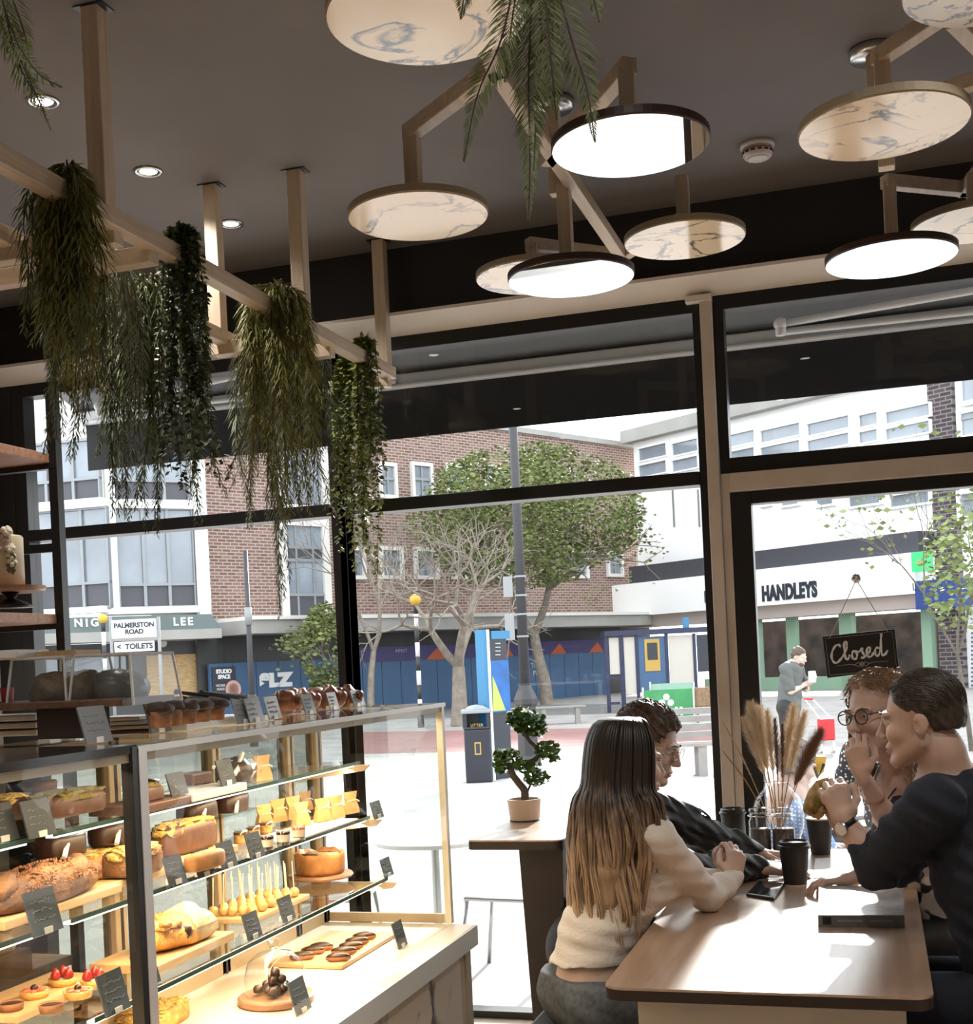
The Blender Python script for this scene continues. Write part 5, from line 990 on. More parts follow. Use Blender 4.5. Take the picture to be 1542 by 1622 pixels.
# ================================================================ tables and what stands on them
wood('table_wood', (.34, .21, .13), (.50, .34, .23), .3, 1, .8, 1.0); MATS['table_wood'].node_tree.nodes['Principled BSDF'].inputs['Coat Weight'].default_value = 1; MATS['table_wood'].node_tree.nodes['Principled BSDF'].inputs['Coat Roughness'].default_value = .3; MATS['table_wood'].node_tree.nodes['Principled BSDF'].inputs['Coat IOR'].default_value = 2.0; mat('dark_leg', (.022, .013, .011), .5, var=.2, scale=8); mat('dark_edge', (.03, .017, .013), .45)
TX0, TX1, TY0, TY1, TZ = -.667, .088, 2.972, 5.08, .75
def rounded(x0, x1, y0, y1, r, z, n=6):
    o = []
    for cx, cy, a in ((x1-r, y1-r, 0), (x0+r, y1-r, 90), (x0+r, y0+r, 180), (x1-r, y0+r, 270)):
        o += [(cx+r*math.cos(math.radians(a+90*k/n)), cy+r*math.sin(math.radians(a+90*k/n)), z) for k in range(n+1)]
    return o
t = thing('cafe_table', 'long wooden cafe table with rounded corners where four people sit', 'table', (-.29, 4.0, 0))
MB().prism(rounded(TX0, TX1, TY0, TY1, .045, TZ-.006), (0, 0, .006)).build('tabletop', 'table_wood', t); MB().prism(rounded(TX0, TX1, TY0, TY1, .045, TZ-.032), (0, 0, .0258)).build('top_edge', 'dark_edge', t)
for y in (3.1, 4.9): MB().box(TX0+.06, TX1-.06, y, y+.05, .0, TZ-.033).build('leg_panel', 'tan_panel', t)
MB().box(TX0+.3, TX1-.3, 3.16, 4.88, .69, TZ-.033).build('apron', 'dark_leg', t)
t = thing('bar_table', 'tall dark side table by the window with the bonsai on it', 'table', (-1.1, 4.5, 0))
BZ = .92; MB().prism(rounded(-1.405, -1.06, 4.2, 4.96, .03, BZ-.005), (0, 0, .005)).build('tabletop', 'table_wood', t); MB().prism(rounded(-1.405, -1.06, 4.2, 4.96, .03, BZ-.034), (0, 0, .0288)).build('top_edge', 'dark_edge', t)
MB().prism([(-1.235, 4.27, BZ-.03), (-1.075, 4.27, BZ-.03), (-1.1, 4.27, 0), (-1.2, 4.27, 0)], (0, .05, 0)).build('leg_panel', 'dark_leg', t); MB().box(-1.23, -1.18, 4.8, 4.9, 0, BZ-.03).build('leg_panel', 'dark_leg', t); MB().box(-1.18, -1.07, 4.8, 4.85, .5, BZ-.03).build('back_panel', 'tan_panel', t)
# benches
mat('leather_brown', (.13, .06, .035), .45, var=.25, scale=5); mat('bench_black', (.015, .014, .014), .5)
t = thing('bench', 'black bench along the left side of the cafe table', 'bench', (-.95, 3.9, 0)); MB().box(-1.06, -.72, 3.25, 4.75, .38, .44).build('seat', 'bench_black', t, bevel=.015); MB().box(-1.0, -.78, 3.32, 4.7, 0, .38).build('base', 'bench_black', t)
t = thing('bench', 'brown leather bench seat with backrest along the right side of the table', 'bench', (.5, 3.9, 0)); MB().box(.2, .68, 2.9, 5.0, .36, .45).build('seat', 'leather_brown', t, bevel=.03); MB().box(.24, .66, 2.95, 4.95, 0, .36).build('base', 'dark_leg', t); MB().box(.64, .72, 2.9, 5.0, .36, .62).build('backrest', 'leather_brown', t, bevel=.02)
# cups
mat('cup_black', (.014, .013, .013), .55); mat('lid_black', (.012, .012, .012), .3); mat('coffee_foam', (.42, .27, .17), .5); mat('cup_inner', (.55, .42, .33), .6)
def tz(px, py): return atZ(px, py, TZ+.0005)
def takeaway(px, py, hpx, rpx, lid, label):
    c = tz(px, py); D = (c-EYE).dot(_f); h = hpx*D/2000; r = rpx*D/2000; t = thing('paper_cup', label, 'cup', c, 0, 'black takeaway cups on the table')
    MB().lathe(c, [(r*.72, 0), (r*.74, .004), (r*.98, h), (r*.93, h), (r*.72, .01), (0, .01)], 36).build('cup_body', 'cup_black', t, smooth=False)
    if lid: MB().lathe(c, [(r*.9, h-.002), (r*1.06, h-.004), (r*1.06, h+.004), (r*.98, h+.006), (r*.95, h+.016), (r*.88, h+.018), (r*.84, h+.011), (0, h+.011)], 36).build('lid', 'lid_black', t); MB().lathe(c, [(r*.75, .0), (r*.755, .006), (r*.72, .006)], 32).build('base_band', 'cup_inner', t)
    else: MB().lathe(c, [(r*.99, h-.003), (r*1.04, h), (r*.99, h+.003)], 36).build('rolled_rim', 'cup_inner', t); MB().lathe(c, [(r*.9, h-.008), (0, h-.008)], 30).build('coffee', 'coffee_foam', t)
takeaway(1261, 1402, 62, 24, True, 'black takeaway cup with lid in the middle of the table beside the phone')
takeaway(1301, 1352, 56, 21, False, 'open black takeaway cup with beige rim, behind the lidded one')
takeaway(1164, 1345, 58, 20, True, 'black cup near the white post behind the dark sleeves')
# phone
pp = [tz(1182, 1420), tz(1227, 1427), tz(1245, 1402), tz(1202, 1399)]; c = sum(pp, Vector())/4
t = thing('smartphone', 'dark smartphone lying on the table left of the lidded cup', 'phone', c); MB().prism(pp, (0, 0, .010)).build('body', 'lid_black', t, bevel=.004, seg=3); q = [c+(p-c)*.9+Vector((0, 0, .0102)) for p in pp]; MB().prism(q, (0, 0, .0006)).build('screen', mat('screen_dark', (.02, .022, .025), .06), t)
# book
pp = [tz(1297, 1468), tz(1434, 1469), tz(1433, 1421), tz(1299, 1419)]; c = sum(pp, Vector())/4
t = thing('book', 'thick paperback book lying near the table corner, spine to the viewer', 'book', c); k = Vector((0, 0, .034))
mat('book_cover', (.42, .43, .45), .25, var=.3, scale=14); mat('book_spine', (.13, .13, .14), .45); mat('pages', (.7, .66, .6), .8)
q = [c+(p-c)*.985+Vector((0, 0, .002)) for p in pp]; MB().prism(q, (0, 0, .030)).build('pages', 'pages', t); MB().prism([p+Vector((0, 0, .0322)) for p in pp], (0, 0, .002)).build('cover', 'book_cover', t); MB().prism(pp, (0, 0, .002)).build('back_cover', 'book_spine', t)
o_ = (pp[1]-pp[0]).normalized(); nrm = Vector((o_.y, -o_.x, 0)); m = MB(); m.prism([pp[0]+nrm*.0015, pp[1]+nrm*.0015, pp[1], pp[0]], k); sp_ = m.build('spine', 'book_spine', t)
m = MB(); a = pp[0]+o_*.012+nrm*.002; m.obox(a+o_*.012+Vector((0, 0, .018)), o_*.012, nrm*.0004, Vector((0, 0, .011))); m.build('spine_panel', 'lid_black', sp_); m = MB(); m.obox(a+o_*.075+Vector((0, 0, .018)), o_*.035, nrm*.0003, Vector((0, 0, .003))); m.obox(a+o_*.16+Vector((0, 0, .018)), o_*.03, nrm*.0003, Vector((0, 0, .0018))); m.build('spine_bars', 'slate_grey', sp_)
# papers, plate and sugar pot
mat('paper', (.72, .71, .69), .8)
for i, (pts, l) in enumerate((([(1180, 1395), (1250, 1392), (1262, 1352), (1205, 1350)], 'white paper napkin on the table left of the lidded cup'), ([(1288, 1392), (1345, 1390), (1335, 1362), (1292, 1360)], 'creased white paper between the cups and the man in navy'))):
    p = [tz(*q) for q in pts]; c = sum(p, Vector())/4; m = MB(); n = 6; vs = []
    for a in range(n+1):
        for b in range(n+1):
            u, v = a/n, b/n; q = (p[0]*(1-u)+p[1]*u)*(1-v)+(p[3]*(1-u)+p[2]*u)*v; vs.append(q+Vector((0, 0, .001+.004*abs(math.sin(3*u+2*v+i))*u*v*4*(1-u))))
    m.add(vs, [(a*(n+1)+b, (a+1)*(n+1)+b, (a+1)*(n+1)+b+1, a*(n+1)+b+1) for a in range(n) for b in range(n)]); t = m.build('paper_napkin', 'paper', None); so_ = t.modifiers.new('s', 'SOLIDIFY'); so_.thickness = .0006; so_.offset = 1; tag(t, l, 'napkin')
c = tz(1228, 1382); t = thing('brown_pot', 'small brown pot with lid behind the lidded cup', 'pot', c); MB().lathe(c, [(.028, 0), (.034, .006), (.036, .03), (.03, .034), (0, .034)], 30).build('pot', mat('pot_brown', (.16, .06, .04), .3), t, smooth=True); MB().lathe(c, [(.032, .034), (.03, .04), (.012, .044), (0, .05)], 26).build('lid', 'pot_brown', t, smooth=True)
# glass jars and vase of dried grasses at the table end
mat('jar_fill', (.05, .035, .025), .7, var=.5, scale=80)
def jar(px, label):
    c = tz(px, 1350); c.y = 4.93; c = EYE+ray(px, 1350)*(4.93/ray(px, 1350).y); c.z = TZ+.0005; t = thing('clip_jar', label, 'jar', c, 0, 'glass jars at the table end'); h = .165; r = .043
    MB().lathe(c, [(r*.9, 0), (r, .01), (r, h*.8), (r*.85, h*.88), (r*.85, h)], 30).build('glass_jar', 'dome_glass', t, smooth=True); MB().lathe(c, [(r*.92, h), (r*.95, h+.006), (r*.95, h+.014), (r*.5, h+.02), (0, h+.02)], 30).build('lid', 'dome_glass', t, smooth=True); MB().lathe(c, [(r*.9, .004), (r*.94, .012), (r*.94, h*.62), (0, h*.62)], 24).build('contents', 'jar_fill', t, smooth=True)
    m = MB(); m.tube([c+Vector((r*1.02*math.cos(a), r*1.02*math.sin(a), h*.93)) for a in [k*PI/12 for k in range(25)]], .002, 5); m.build('wire_clip', 'steel', t)
jar(1206, 'glass clip jar with dark contents, left one beside the white post'); jar(1243, 'glass clip jar in front of the vase, right one of two')
c = tz(1236, 1352); c = EYE+ray(1236, 1350)*(5.02/ray(1236, 1350).y); c.z = TZ+.0005
t = thing('vase', 'round clear glass vase at the end of the table by the door frame', 'vase', c); MB().lathe(c, [(.045, 0), (.075, .03), (.098, .1), (.1, .16), (.085, .21), (.055, .245), (.05, .27)], 36).build('glass_bowl', 'dome_glass', t, smooth=True)
g = thing('dried_grass', 'bunch of dried pampas and brown grasses fanning out of the vase', 'plant', c); mat('plume_pale', (.74, .60, .44), .8); mat('plume_brown', (.20, .11, .06), .85); mat('stem_dry', (.42, .27, .13), .8)
def plume(tip, mt, rad, n, seed, bend=.03, stem_from=None, frac=.55):
    R = random.Random(seed); a = stem_from or c+Vector((R.uniform(-.02, .02), R.uniform(-.02, .02), .03)); tip = Vector(tip); mid = a*.45+tip*.55; mid.z += bend; P = smooth([a, mid, tip], 8); s_ = MB().tube(P, [.0022]*(len(P)-1)+[.001], 5).build('stem', 'stem_dry', g); m = MB(); k0 = int(len(P)*(1-frac))
    for i in range(int(n*2.6)):
        f_ = R.random(); q = k0+f_*(len(P)-1-k0); j = min(int(q), len(P)-2); p = P[j].lerp(P[j+1], q-j); d = (P[j+1]-P[j]).normalized(); x, y = perp(d); an = R.random()*6.28; o = (x*math.cos(an)+y*math.sin(an)); L = rad*(.35+.65*math.sin(PI*min(.97, f_*.85+.1)))*R.uniform(.6, 1.1)
        e = p+d*L*1.25+o*L*.8; sd = d.cross(o).normalized()*.0011; m.quad(p-sd, p+sd, e)
    m.build('plume', mt, s_)
VD = (c-EYE).dot(_f)
for i, (x, y, mt_, rd, n_, dd) in enumerate(((1190, 1118, 'plume_pale', .055, 700, 0), (1203, 1122, 'plume_pale', .05, 600, .04), (1180, 1140, 'plume_pale', .045, 500, .06), (1258, 1120, 'plume_pale', .05, 600, .02), (1275, 1130, 'plume_pale', .045, 500, -.03), (1228, 1140, 'plume_brown', .03, 300, -.04), (1240, 1150, 'plume_brown', .025, 260, 0), (1300, 1160, 'plume_brown', .055, 600, -.05), (1290, 1175, 'plume_brown', .05, 500, .03), (1145, 1142, 'plume_pale', .015, 90, -.02), (1146, 1190, 'stem_dry', .012, 90, -.05), (1216, 1128, 'plume_pale', .045, 450, -.05))): plume(atD(x, y, VD+dd), mt_, rd, n_, i)
# ================================================================ bonsai
c = atZ(832, 1299, BZ+.001); D = (c-EYE).dot(_f); r = 27*D/2000
t = thing('potted_bonsai', 'S-shaped bonsai tree in a pale round pot on the side table', 'plant', c); mat('pot_pale', (.72, .58, .48), .6); mat('soil', (.05, .035, .025), .9, bump=.5); mat('leaf_bonsai', (.10, .19, .045), .35, var=.45, scale=30)
h = 34*D/2000; MB().lathe(c, [(r*.86, 0), (r*.88, .004), (r, h), (r*.9, h), (r*.88, h-.012), (0, h-.012)], 40).build('pot', 'pot_pale', t, smooth=False); MB().lathe(c, [(r*.87, h-.011), (0, h-.006)], 24).build('soil', 'soil', t); MB().lathe(c, [(r*.9, -.0005), (r*.9, .004), (r*.86, .005)], 30).build('saucer_band', 'dark_edge', t)
def bp(x, y, dd=0): return atD(x, y, D+dd)
tr = smooth([bp(832, 1268), bp(831, 1252), bp(822, 1240), bp(812, 1226), bp(811, 1214), bp(824, 1208), bp(842, 1206), bp(853, 1197), bp(850, 1184), bp(838, 1172), bp(831, 1158), bp(832, 1142)], 5)
n = len(tr); m = MB(); m.tube(tr, [.016*(1-.62*i/n) for i in range(n)], 10); m.build('trunk', 'bark_dark', t, smooth=True)
m = MB()
for a, b in (((848, 1204), (868, 1190)), ((813, 1214), (800, 1206)), ((836, 1254), (848, 1232)), ((833, 1160), (850, 1150)), ((831, 1155), (815, 1148))): m.tube(smooth([bp(*a), bp((a[0]+b[0])/2, (a[1]+b[1])/2-3, .02), bp(*b)], 4), .0045, 6)
m.build('branches', 'bark_dark', t, smooth=True)
R = random.Random(5); m = MB()
for (x, y, rx, ry, n_) in ((833, 1140, 30, 20, 190), (845, 1155, 22, 12, 80), (818, 1135, 14, 12, 60), (802, 1198, 22, 14, 120), (795, 1215, 12, 10, 50), (826, 1212, 12, 10, 40), (868, 1188, 20, 14, 110), (880, 1200, 8, 8, 24), (850, 1232, 18, 13, 100), (846, 1215, 12, 8, 40)):
    for _ in range(n_):
        a = R.random()*6.28; q = math.sqrt(R.random()); p = bp(x+rx*q*math.cos(a), y+ry*q*math.sin(a), R.uniform(-1, 1)*.06*(1-q*.5)); nn = Vector((R.gauss(0, .6), R.gauss(-.4, .6), 1)).normalized(); u_, v_ = perp(nn); an = R.random()*6.28; e = u_*math.cos(an)+v_*math.sin(an); f_ = nn.cross(e); L = .0135*R.uniform(.8, 1.4)
        m.add([p-e*L, p-e*.2*L+f_*L*.6+nn*.001, p+e*.6*L+f_*L*.5, p+e*L, p+e*.6*L-f_*L*.5, p-e*.2*L-f_*L*.6], [(0, 1, 2, 3, 4, 5)])
m.build('foliage', 'leaf_bonsai', t)
# ================================================================ trailing plants
mat('fern_dark', (.12, .15, .05), .6, var=.4, scale=9); mat('fern_yellow', (.24, .235, .06), .6, var=.4, scale=9); mat('fern_grey', (.22, .25, .17), .7, var=.3, scale=9); mat('ivy_dark', (.06, .09, .028), .45, var=.5, scale=25); mat('ivy_light', (.2, .23, .055), .5, var=.5, scale=20); mat('stem_brown', (.05, .04, .025), .8)
def trailing(label, at, strands, mt, kind, seed, group='trailing plants on the ladder frame', name='trailing_plant', nl=.05, dens=330, up=.05):
    R = random.Random(seed); at = Vector(at); t = thing(name, label, 'plant', at, 0, group); ms, ml = MB(), MB()
    for (dx, L, dy) in strands:
        # stems climb over the beam, then fall
        p0 = at+Vector((dx*.15, dy*.15, .0)); P = [p0, p0+Vector((dx*.25, dy*.3, up*R.uniform(.5, 1.1))), at+Vector((dx*.8, dy*.8, .0)), at+Vector((dx, dy, -.25*L)), at+Vector((dx*1.05+R.gauss(0, .012), dy*1.05+R.gauss(0, .012), -.6*L)), at+Vector((dx*1.02+R.gauss(0, .03), dy+R.gauss(0, .03), -L))]
        P = smooth(P, 8); ms.tube(P, [.0022*(1-.6*i/len(P)) for i in range(len(P))], 4, cap=False); tot = sum((b-a).length for a, b in zip(P, P[1:])); n = int(tot*dens)
        for i in range(n):
            f_ = (i+.5)/n; q = f_*(len(P)-1); j = min(int(q), len(P)-2); p = P[j].lerp(P[j+1], q-j); d = (P[j+1]-P[j]).normalized()
            if f_ < (.3+.1*math.sin(i)) and kind == 'fern': continue
            x, y = perp(d); an = R.random()*6.28; o = x*math.cos(an)+y*math.sin(an); 
            if kind == 'fern':
                L_ = nl*(.35+1.05*min(1, 3*(1-f_), f_*1.9)*R.uniform(.7, 1.2)); e = p+(d*.8+o*.75).normalized()*L_+Vector((0, 0, -.25*L_)); s_ = d.cross(o).normalized()*.0026; mid = p.lerp(e, .45)+o*L_*.1
                ml.quad(p-s_*.4, mid-s_, e, mid+s_)
            else:
                L_ = nl*R.uniform(.7, 1.3); e = (d*.3+o+Vector((0, 0, -.35))).normalized(); s_ = e.cross(Vector((R.gauss(0, .4), R.gauss(0, .4), 1))).normalized(); b = p+o*.004
                ml.quad(b, b+e*L_*.45+s_*L_*.34, b+e*L_, b+e*L_*.45-s_*L_*.34)
    ms.build('stems', 'stem_brown', t); ml.build('foliage', mt, t); return t
def strands(n, w, L0, L1, seed, d=.6):
    R = random.Random(seed); return [(R.uniform(-w, w), R.uniform(L0, L1), R.uniform(-w*d, w*d)) for _ in range(n)]
def onA(px, py, X=XA): return atX(px, py, X)
p = onA(106, 292); trailing('yellowish weeping fern on the nearest beam end at far left', (p.x+.005, p.y, ZF+.03), strands(24, .08, .30, .58, 1), 'fern_yellow', 'fern', 1)
p = onA(92, 300); trailing('dark weeping fern hanging beside the yellowish one at far left', (p.x-.03, p.y+.05, ZF+.03), strands(20, .085, .25, .52, 11), 'fern_dark', 'fern', 11)
trailing('long fern trailing from the left beam past the awning edge', (XB+.02, 3.72, ZF+.03), strands(38, .17, .3, .82, 2), 'fern_dark', 'fern', 2, dens=320)
trailing('greyish fern behind the dark ivy, hanging from the left beam', (XB+.03, 3.35, ZF+.03), strands(24, .14, .3, .62, 21), 'fern_grey', 'fern', 21)
p = onA(275, 395); trailing('dense dark small leaved ivy column on the beam between two posts', (p.x+.012, p.y+.02, ZF+.035), strands(22, .06, .4, .74, 3), 'ivy_dark', 'leaf', 3, nl=.021, dens=260)
p = onA(430, 478); trailing('olive weeping fern under the second post of the ladder frame', (p.x+.01, p.y, ZF+.03), strands(30, .12, .3, .8, 4), 'fern_yellow', 'fern', 4)
trailing('silver green fern with the longest tail below the ladder frame', (XB+.06, 4.42, ZF+.0), strands(16, .1, .4, .72, 5)+[(.05, .92, 0), (.06, .98, .02), (.04, 1.02, .01), (.055, 1.06, -.01)], 'fern_grey', 'fern', 5)
trailing('dark fern filling the gap between the silver and the leafy vines', (XA-.18, 4.52, ZF), strands(28, .14, .3, .68, 6), 'fern_dark', 'fern', 6)
trailing('leafy light green vine reaching the black mullion', (XA-.14, 5.02, ZF+.0), strands(20, .08, .4, .82, 7)+[(-.02, .86, 0), (0, .9, .01)], 'ivy_light', 'leaf', 7, nl=.026, dens=230)
p = onA(575, 568); trailing('leafy light green vine at the window end of the ladder frame', (p.x+.01, p.y, ZF+.03), strands(12, .05, .4, .84, 8)+[(.03, .92, 0)], 'ivy_light', 'leaf', 8, nl=.026, dens=230)
# near plants hanging above the viewer
def frond(t_ms, t_ml, pts, nl, dens, R, wid=.002, droop=.3):
    P = smooth(pts, 8); t_ms.tube(P, [.0022*(1-.6*i/len(P)) for i in range(len(P))], 5, cap=False); tot = sum((b-a).length for a, b in zip(P, P[1:])); n = int(tot*dens)
    for i in range(n):
        f_ = (i+.5)/n; q = f_*(len(P)-1); j = min(int(q), len(P)-2); p = P[j].lerp(P[j+1], q-j); d = (P[j+1]-P[j]).normalized(); sd = d.cross(_f).normalized()*(1 if i % 2 else -1); L_ = nl*(1 if f_ < .5 else 1.9*(1-f_)+.05)*R.uniform(.8, 1.1)
        o = (sd+_f*R.uniform(-.5, .5)).normalized(); e = p+(d*.9+o*.8).normalized()*L_+Vector((0, 0, -droop*L_*.4)); w_ = d*wid; mid = p.lerp(e, .5)+o*L_*.06; t_ml.quad(p-w_*.4, mid-w_, e, mid+w_)
def near_plant(label, D, fronds, nl, dens, seed, mt, root):
    R = random.Random(seed); t = thing('hanging_fern', label, 'plant', atD(*root, D)); ms, ml = MB(), MB()
    for f_ in fronds: frond(ms, ml, [atD(x, y, D+R.uniform(-.04, .04)) for x, y in f_], nl, dens, R)
    ms.build('stems', 'stem_brown', t); ml.build('foliage', mt, t); p = atD(*root, D); MB().tube([p, (p.x, p.y, ZC)], .003, 6).build('cord', 'frame_black', t); return t
DN = 1.75
near_plant('feathery green fern hanging in front of the large marble disc at the top', DN, [[(850, -260), (820, -60), (795, 60), (757, 150), (735, 255)], [(850, -260), (845, -60), (838, 120), (840, 240), (838, 350)], [(850, -260), (870, -80), (905, 60), (930, 140), (943, 225)], [(850, -260), (880, -120), (930, -30), (950, 35)], [(850, -260), (800, -120), (745, -40), (730, 30)], [(850, -260), (860, -60), (872, 80), (882, 190)], [(850, -260), (830, -90), (812, 30), (800, 130)], [(850, -260), (850, -80), (858, 60), (850, 180), (846, 270)]], .046, 420, 3, 'fern_dark', (850, -260))
near_plant('thin brown green sprig hanging at the top left corner', 1.7, [[(-30, -200), (0, -20), (25, 60), (60, 115), (98, 138)], [(-30, -200), (5, 0), (30, 100), (62, 160), (80, 205)], [(-30, -200), (-5, 10), (40, 110), (75, 190)], [(-30, -200), (0, -60), (38, 50), (48, 110)]], .028, 230, 4, 'fern_dark', (-30, -200))
# ================================================================ people
mat('skin', (.50, .335, .265), .5, var=.06, scale=20); mat('skin_pale', (.56, .40, .33), .5, var=.06, scale=20); mat('eye_white', (.6, .58, .55), .2); mat('iris', (.04, .03, .025), .2); mat('lip', (.42, .17, .14), .4)
mat('hair_dark', (.045, .032, .024), .5, var=.5, scale=14, stretch=(9, 9, 1)); mat('hair_brown', (.075, .045, .028), .5, var=.5, scale=14, stretch=(8, 8, 1)); mat('hair_curly', (.22, .13, .07), .55, var=.5, scale=22); mat('hair_grey', (.20, .18, .16), .6, var=.5, scale=30)
mat('jumper_navy', (.012, .015, .028), .85, bump=.25, bscale=160); mat('jacket_black', (.014, .014, .015), .65, var=.3, scale=10, bump=.3, bscale=25); mat('top_cream', (.70, .64, .58), .8, bump=.3, bscale=90); mat('denim', (.085, .095, .11), .85, var=.3, scale=60); mat('glasses_dark', (.02, .016, .014), .3)
def hair_gradient():
    m, nt, b = nm('hair_long'); b.inputs['Roughness'].default_value = .42
    v = coords(nt); sx_ = node(nt, 'ShaderNodeSeparateXYZ'); nt.links.new(v, sx_.inputs[0]); n = node(nt, 'ShaderNodeTexNoise', Scale=28.0, Detail=3.0); mp = coords(nt, (3, 3, .35)); nt.links.new(mp, n.inputs['Vector'])
    ma = node(nt, 'ShaderNodeMath', operation='MULTIPLY_ADD'); ma.inputs[1].default_value = .35; nt.links.new(n.outputs[0], ma.inputs[0]); nt.links.new(sx_.outputs[2], ma.inputs[2])
    # natural dark roots, lightened lengths (height above the seat, metres)
    mr = node(nt, 'ShaderNodeMapRange'); mr.inputs[1].default_value = .98; mr.inputs[2].default_value = 1.34; nt.links.new(ma.outputs[0], mr.inputs[0])
    nt.links.new(ramp(nt, mr.outputs[0], [(0, (.50, .35, .22)), (.4, (.36, .24, .15)), (.72, (.13, .08, .05)), (1, (.022, .015, .011))]), b.inputs['Base Color'])
hair_gradient()
def frame(f, u=(0, 0, 1)):
    f = Vector(f).normalized(); u = Vector(u); l = u.cross(f).normalized(); u = f.cross(l); return f, l, u, Matrix((f, l, u)).transposed()
class Head:
    def __init__(s, c, f, tilt=(0, 0, 1), sc=1.0): s.c = Vector(c); s.f, s.l, s.u, s.R = frame(f, tilt); s.s = sc
    def p(s, x, y, z): return s.c + (s.f*x+s.l*y+s.u*z)*s.s
    def add(s, B, fem=False, mouth=0.):
        k = s.s; E = lambda x, y, z, r, kk=.015, sub=False: B.ell(s.p(x, y, z), tuple(q*k for q in r), kk, s.R, sub)
        Cn = lambda a, b, ra, rb, kk=.012: B.cone(s.p(*a), s.p(*b), ra*k, rb*k, kk)
        E(-.014, 0, .036, (.097, .076, .085)); E(.03, 0, -.02, (.066, .064, .085), .02); E(.035, 0, -.065, (.052, .052, .05), .02)
        j = .046 if fem else .052
        for y in (-1, 1):
            Cn((.0, j*y, -.062), (.07, .018*y, -.106), .024, .02, .02); E(.062, .04*y, -.034, (.028, .024, .022), .02); E(-.008, .076*y, -.018, (.016, .011, .031), .006); E(-.012, .082*y, -.012, (.02, .006, .026), .006); E(.001, .086*y, -.018, (.009, .005, .015), .004, True)
            E(.098, .031*y, .002, (.016, .019, .011), .014, True); Cn((.084, .05*y, .019), (.095, .014*y, .02), .008, .009, .012); E(.106, .011*y, -.041, (.009, .009, .007), .006)
        Cn((.094, 0, .012), (.113, 0, -.03), .009, .0115, .01); E(.117, 0, -.036, (.012, .011, .010), .006); E(.079, 0, -.108, (.021, .022, .017), .016)
        E(.088, 0, -.07, (.016, .026, .016), .012); E(.098, 0, -.069, (.009, .022, .006), .004); E(.096, 0, -.082, (.009, .018, .007), .004); E(.105, 0, -.0755, (.008, .02, .0018+mouth), .003, True)
        Cn((-.03, 0, -.07), (-.035, 0, -.13), .053 if not fem else .045, .054 if not fem else .046, .02)
    def details(s, body, eyes=True, lips='lip', brow='hair_dark'):
        if eyes:
            for y in (-1, 1):
                e = MB().ell(s.p(.083, .031*y, .002), .0125*s.s, n=14, m=10).build('eye', 'eye_white', body, smooth=True); MB().ell(s.p(.0905, .031*y, .001), .0062*s.s, n=12, m=8).build('iris', 'iris', e, smooth=True)
                MB().tube([s.p(.092, .05*y, .021), s.p(.101, .034*y, .0265), s.p(.104, .014*y, .022)], [.002*s.s, .0035*s.s, .003*s.s], 6, sq=.7).build('eyebrow', brow, body, smooth=True)
                m = MB(); m.tube([s.p(.093, .046*y, .005), s.p(.099, .031*y, .0085), s.p(.099, .017*y, .004)], .0014*s.s, 5); m.build('eyelid', 'skin', body)
        for z, x in ((-.0705, .1035), (-.081, .1025)): MB().tube([s.p(x-.011, .022, -.0755), s.p(x-.001, .011, z), s.p(x, 0, z-.0005), s.p(x-.001, -.011, z), s.p(x-.011, -.022, -.0755)], [.001, .0034*s.s, .0036*s.s, .0034*s.s, .001], 8).build('lip', lips, body, smooth=True)
    def glasses(s, body, r=.022, mt='glasses_dark', w=.0014):
        m = MB()
        for y in (-1, 1):
            cc = [s.p(.112+.001*math.cos(a), (.034+r*1.12*math.cos(a))*y, .0+r*math.sin(a)) for a in [k*PI/14 for k in range(29)]]; m.tube(cc, w, 6); m.tube([s.p(.110, (.034+r*1.1)*y, .007), s.p(.06, .078*y, .01), s.p(-.005, .08*y, .006)], w*.9, 6)
        m.tube([s.p(.112, -.011, .004), s.p(.117, 0, .007), s.p(.112, .011, .004)], w, 6); g_ = m.build('glasses', mt, body, smooth=True); m = MB()
        for y in (-1, 1): m.add([s.p(.112, (.034+r*1.1*math.cos(a))*y, r*math.sin(a)) for a in [k*2*PI/20 for k in range(20)]], [tuple(range(20))])
        m.build('lenses', 'dome_glass', g_)
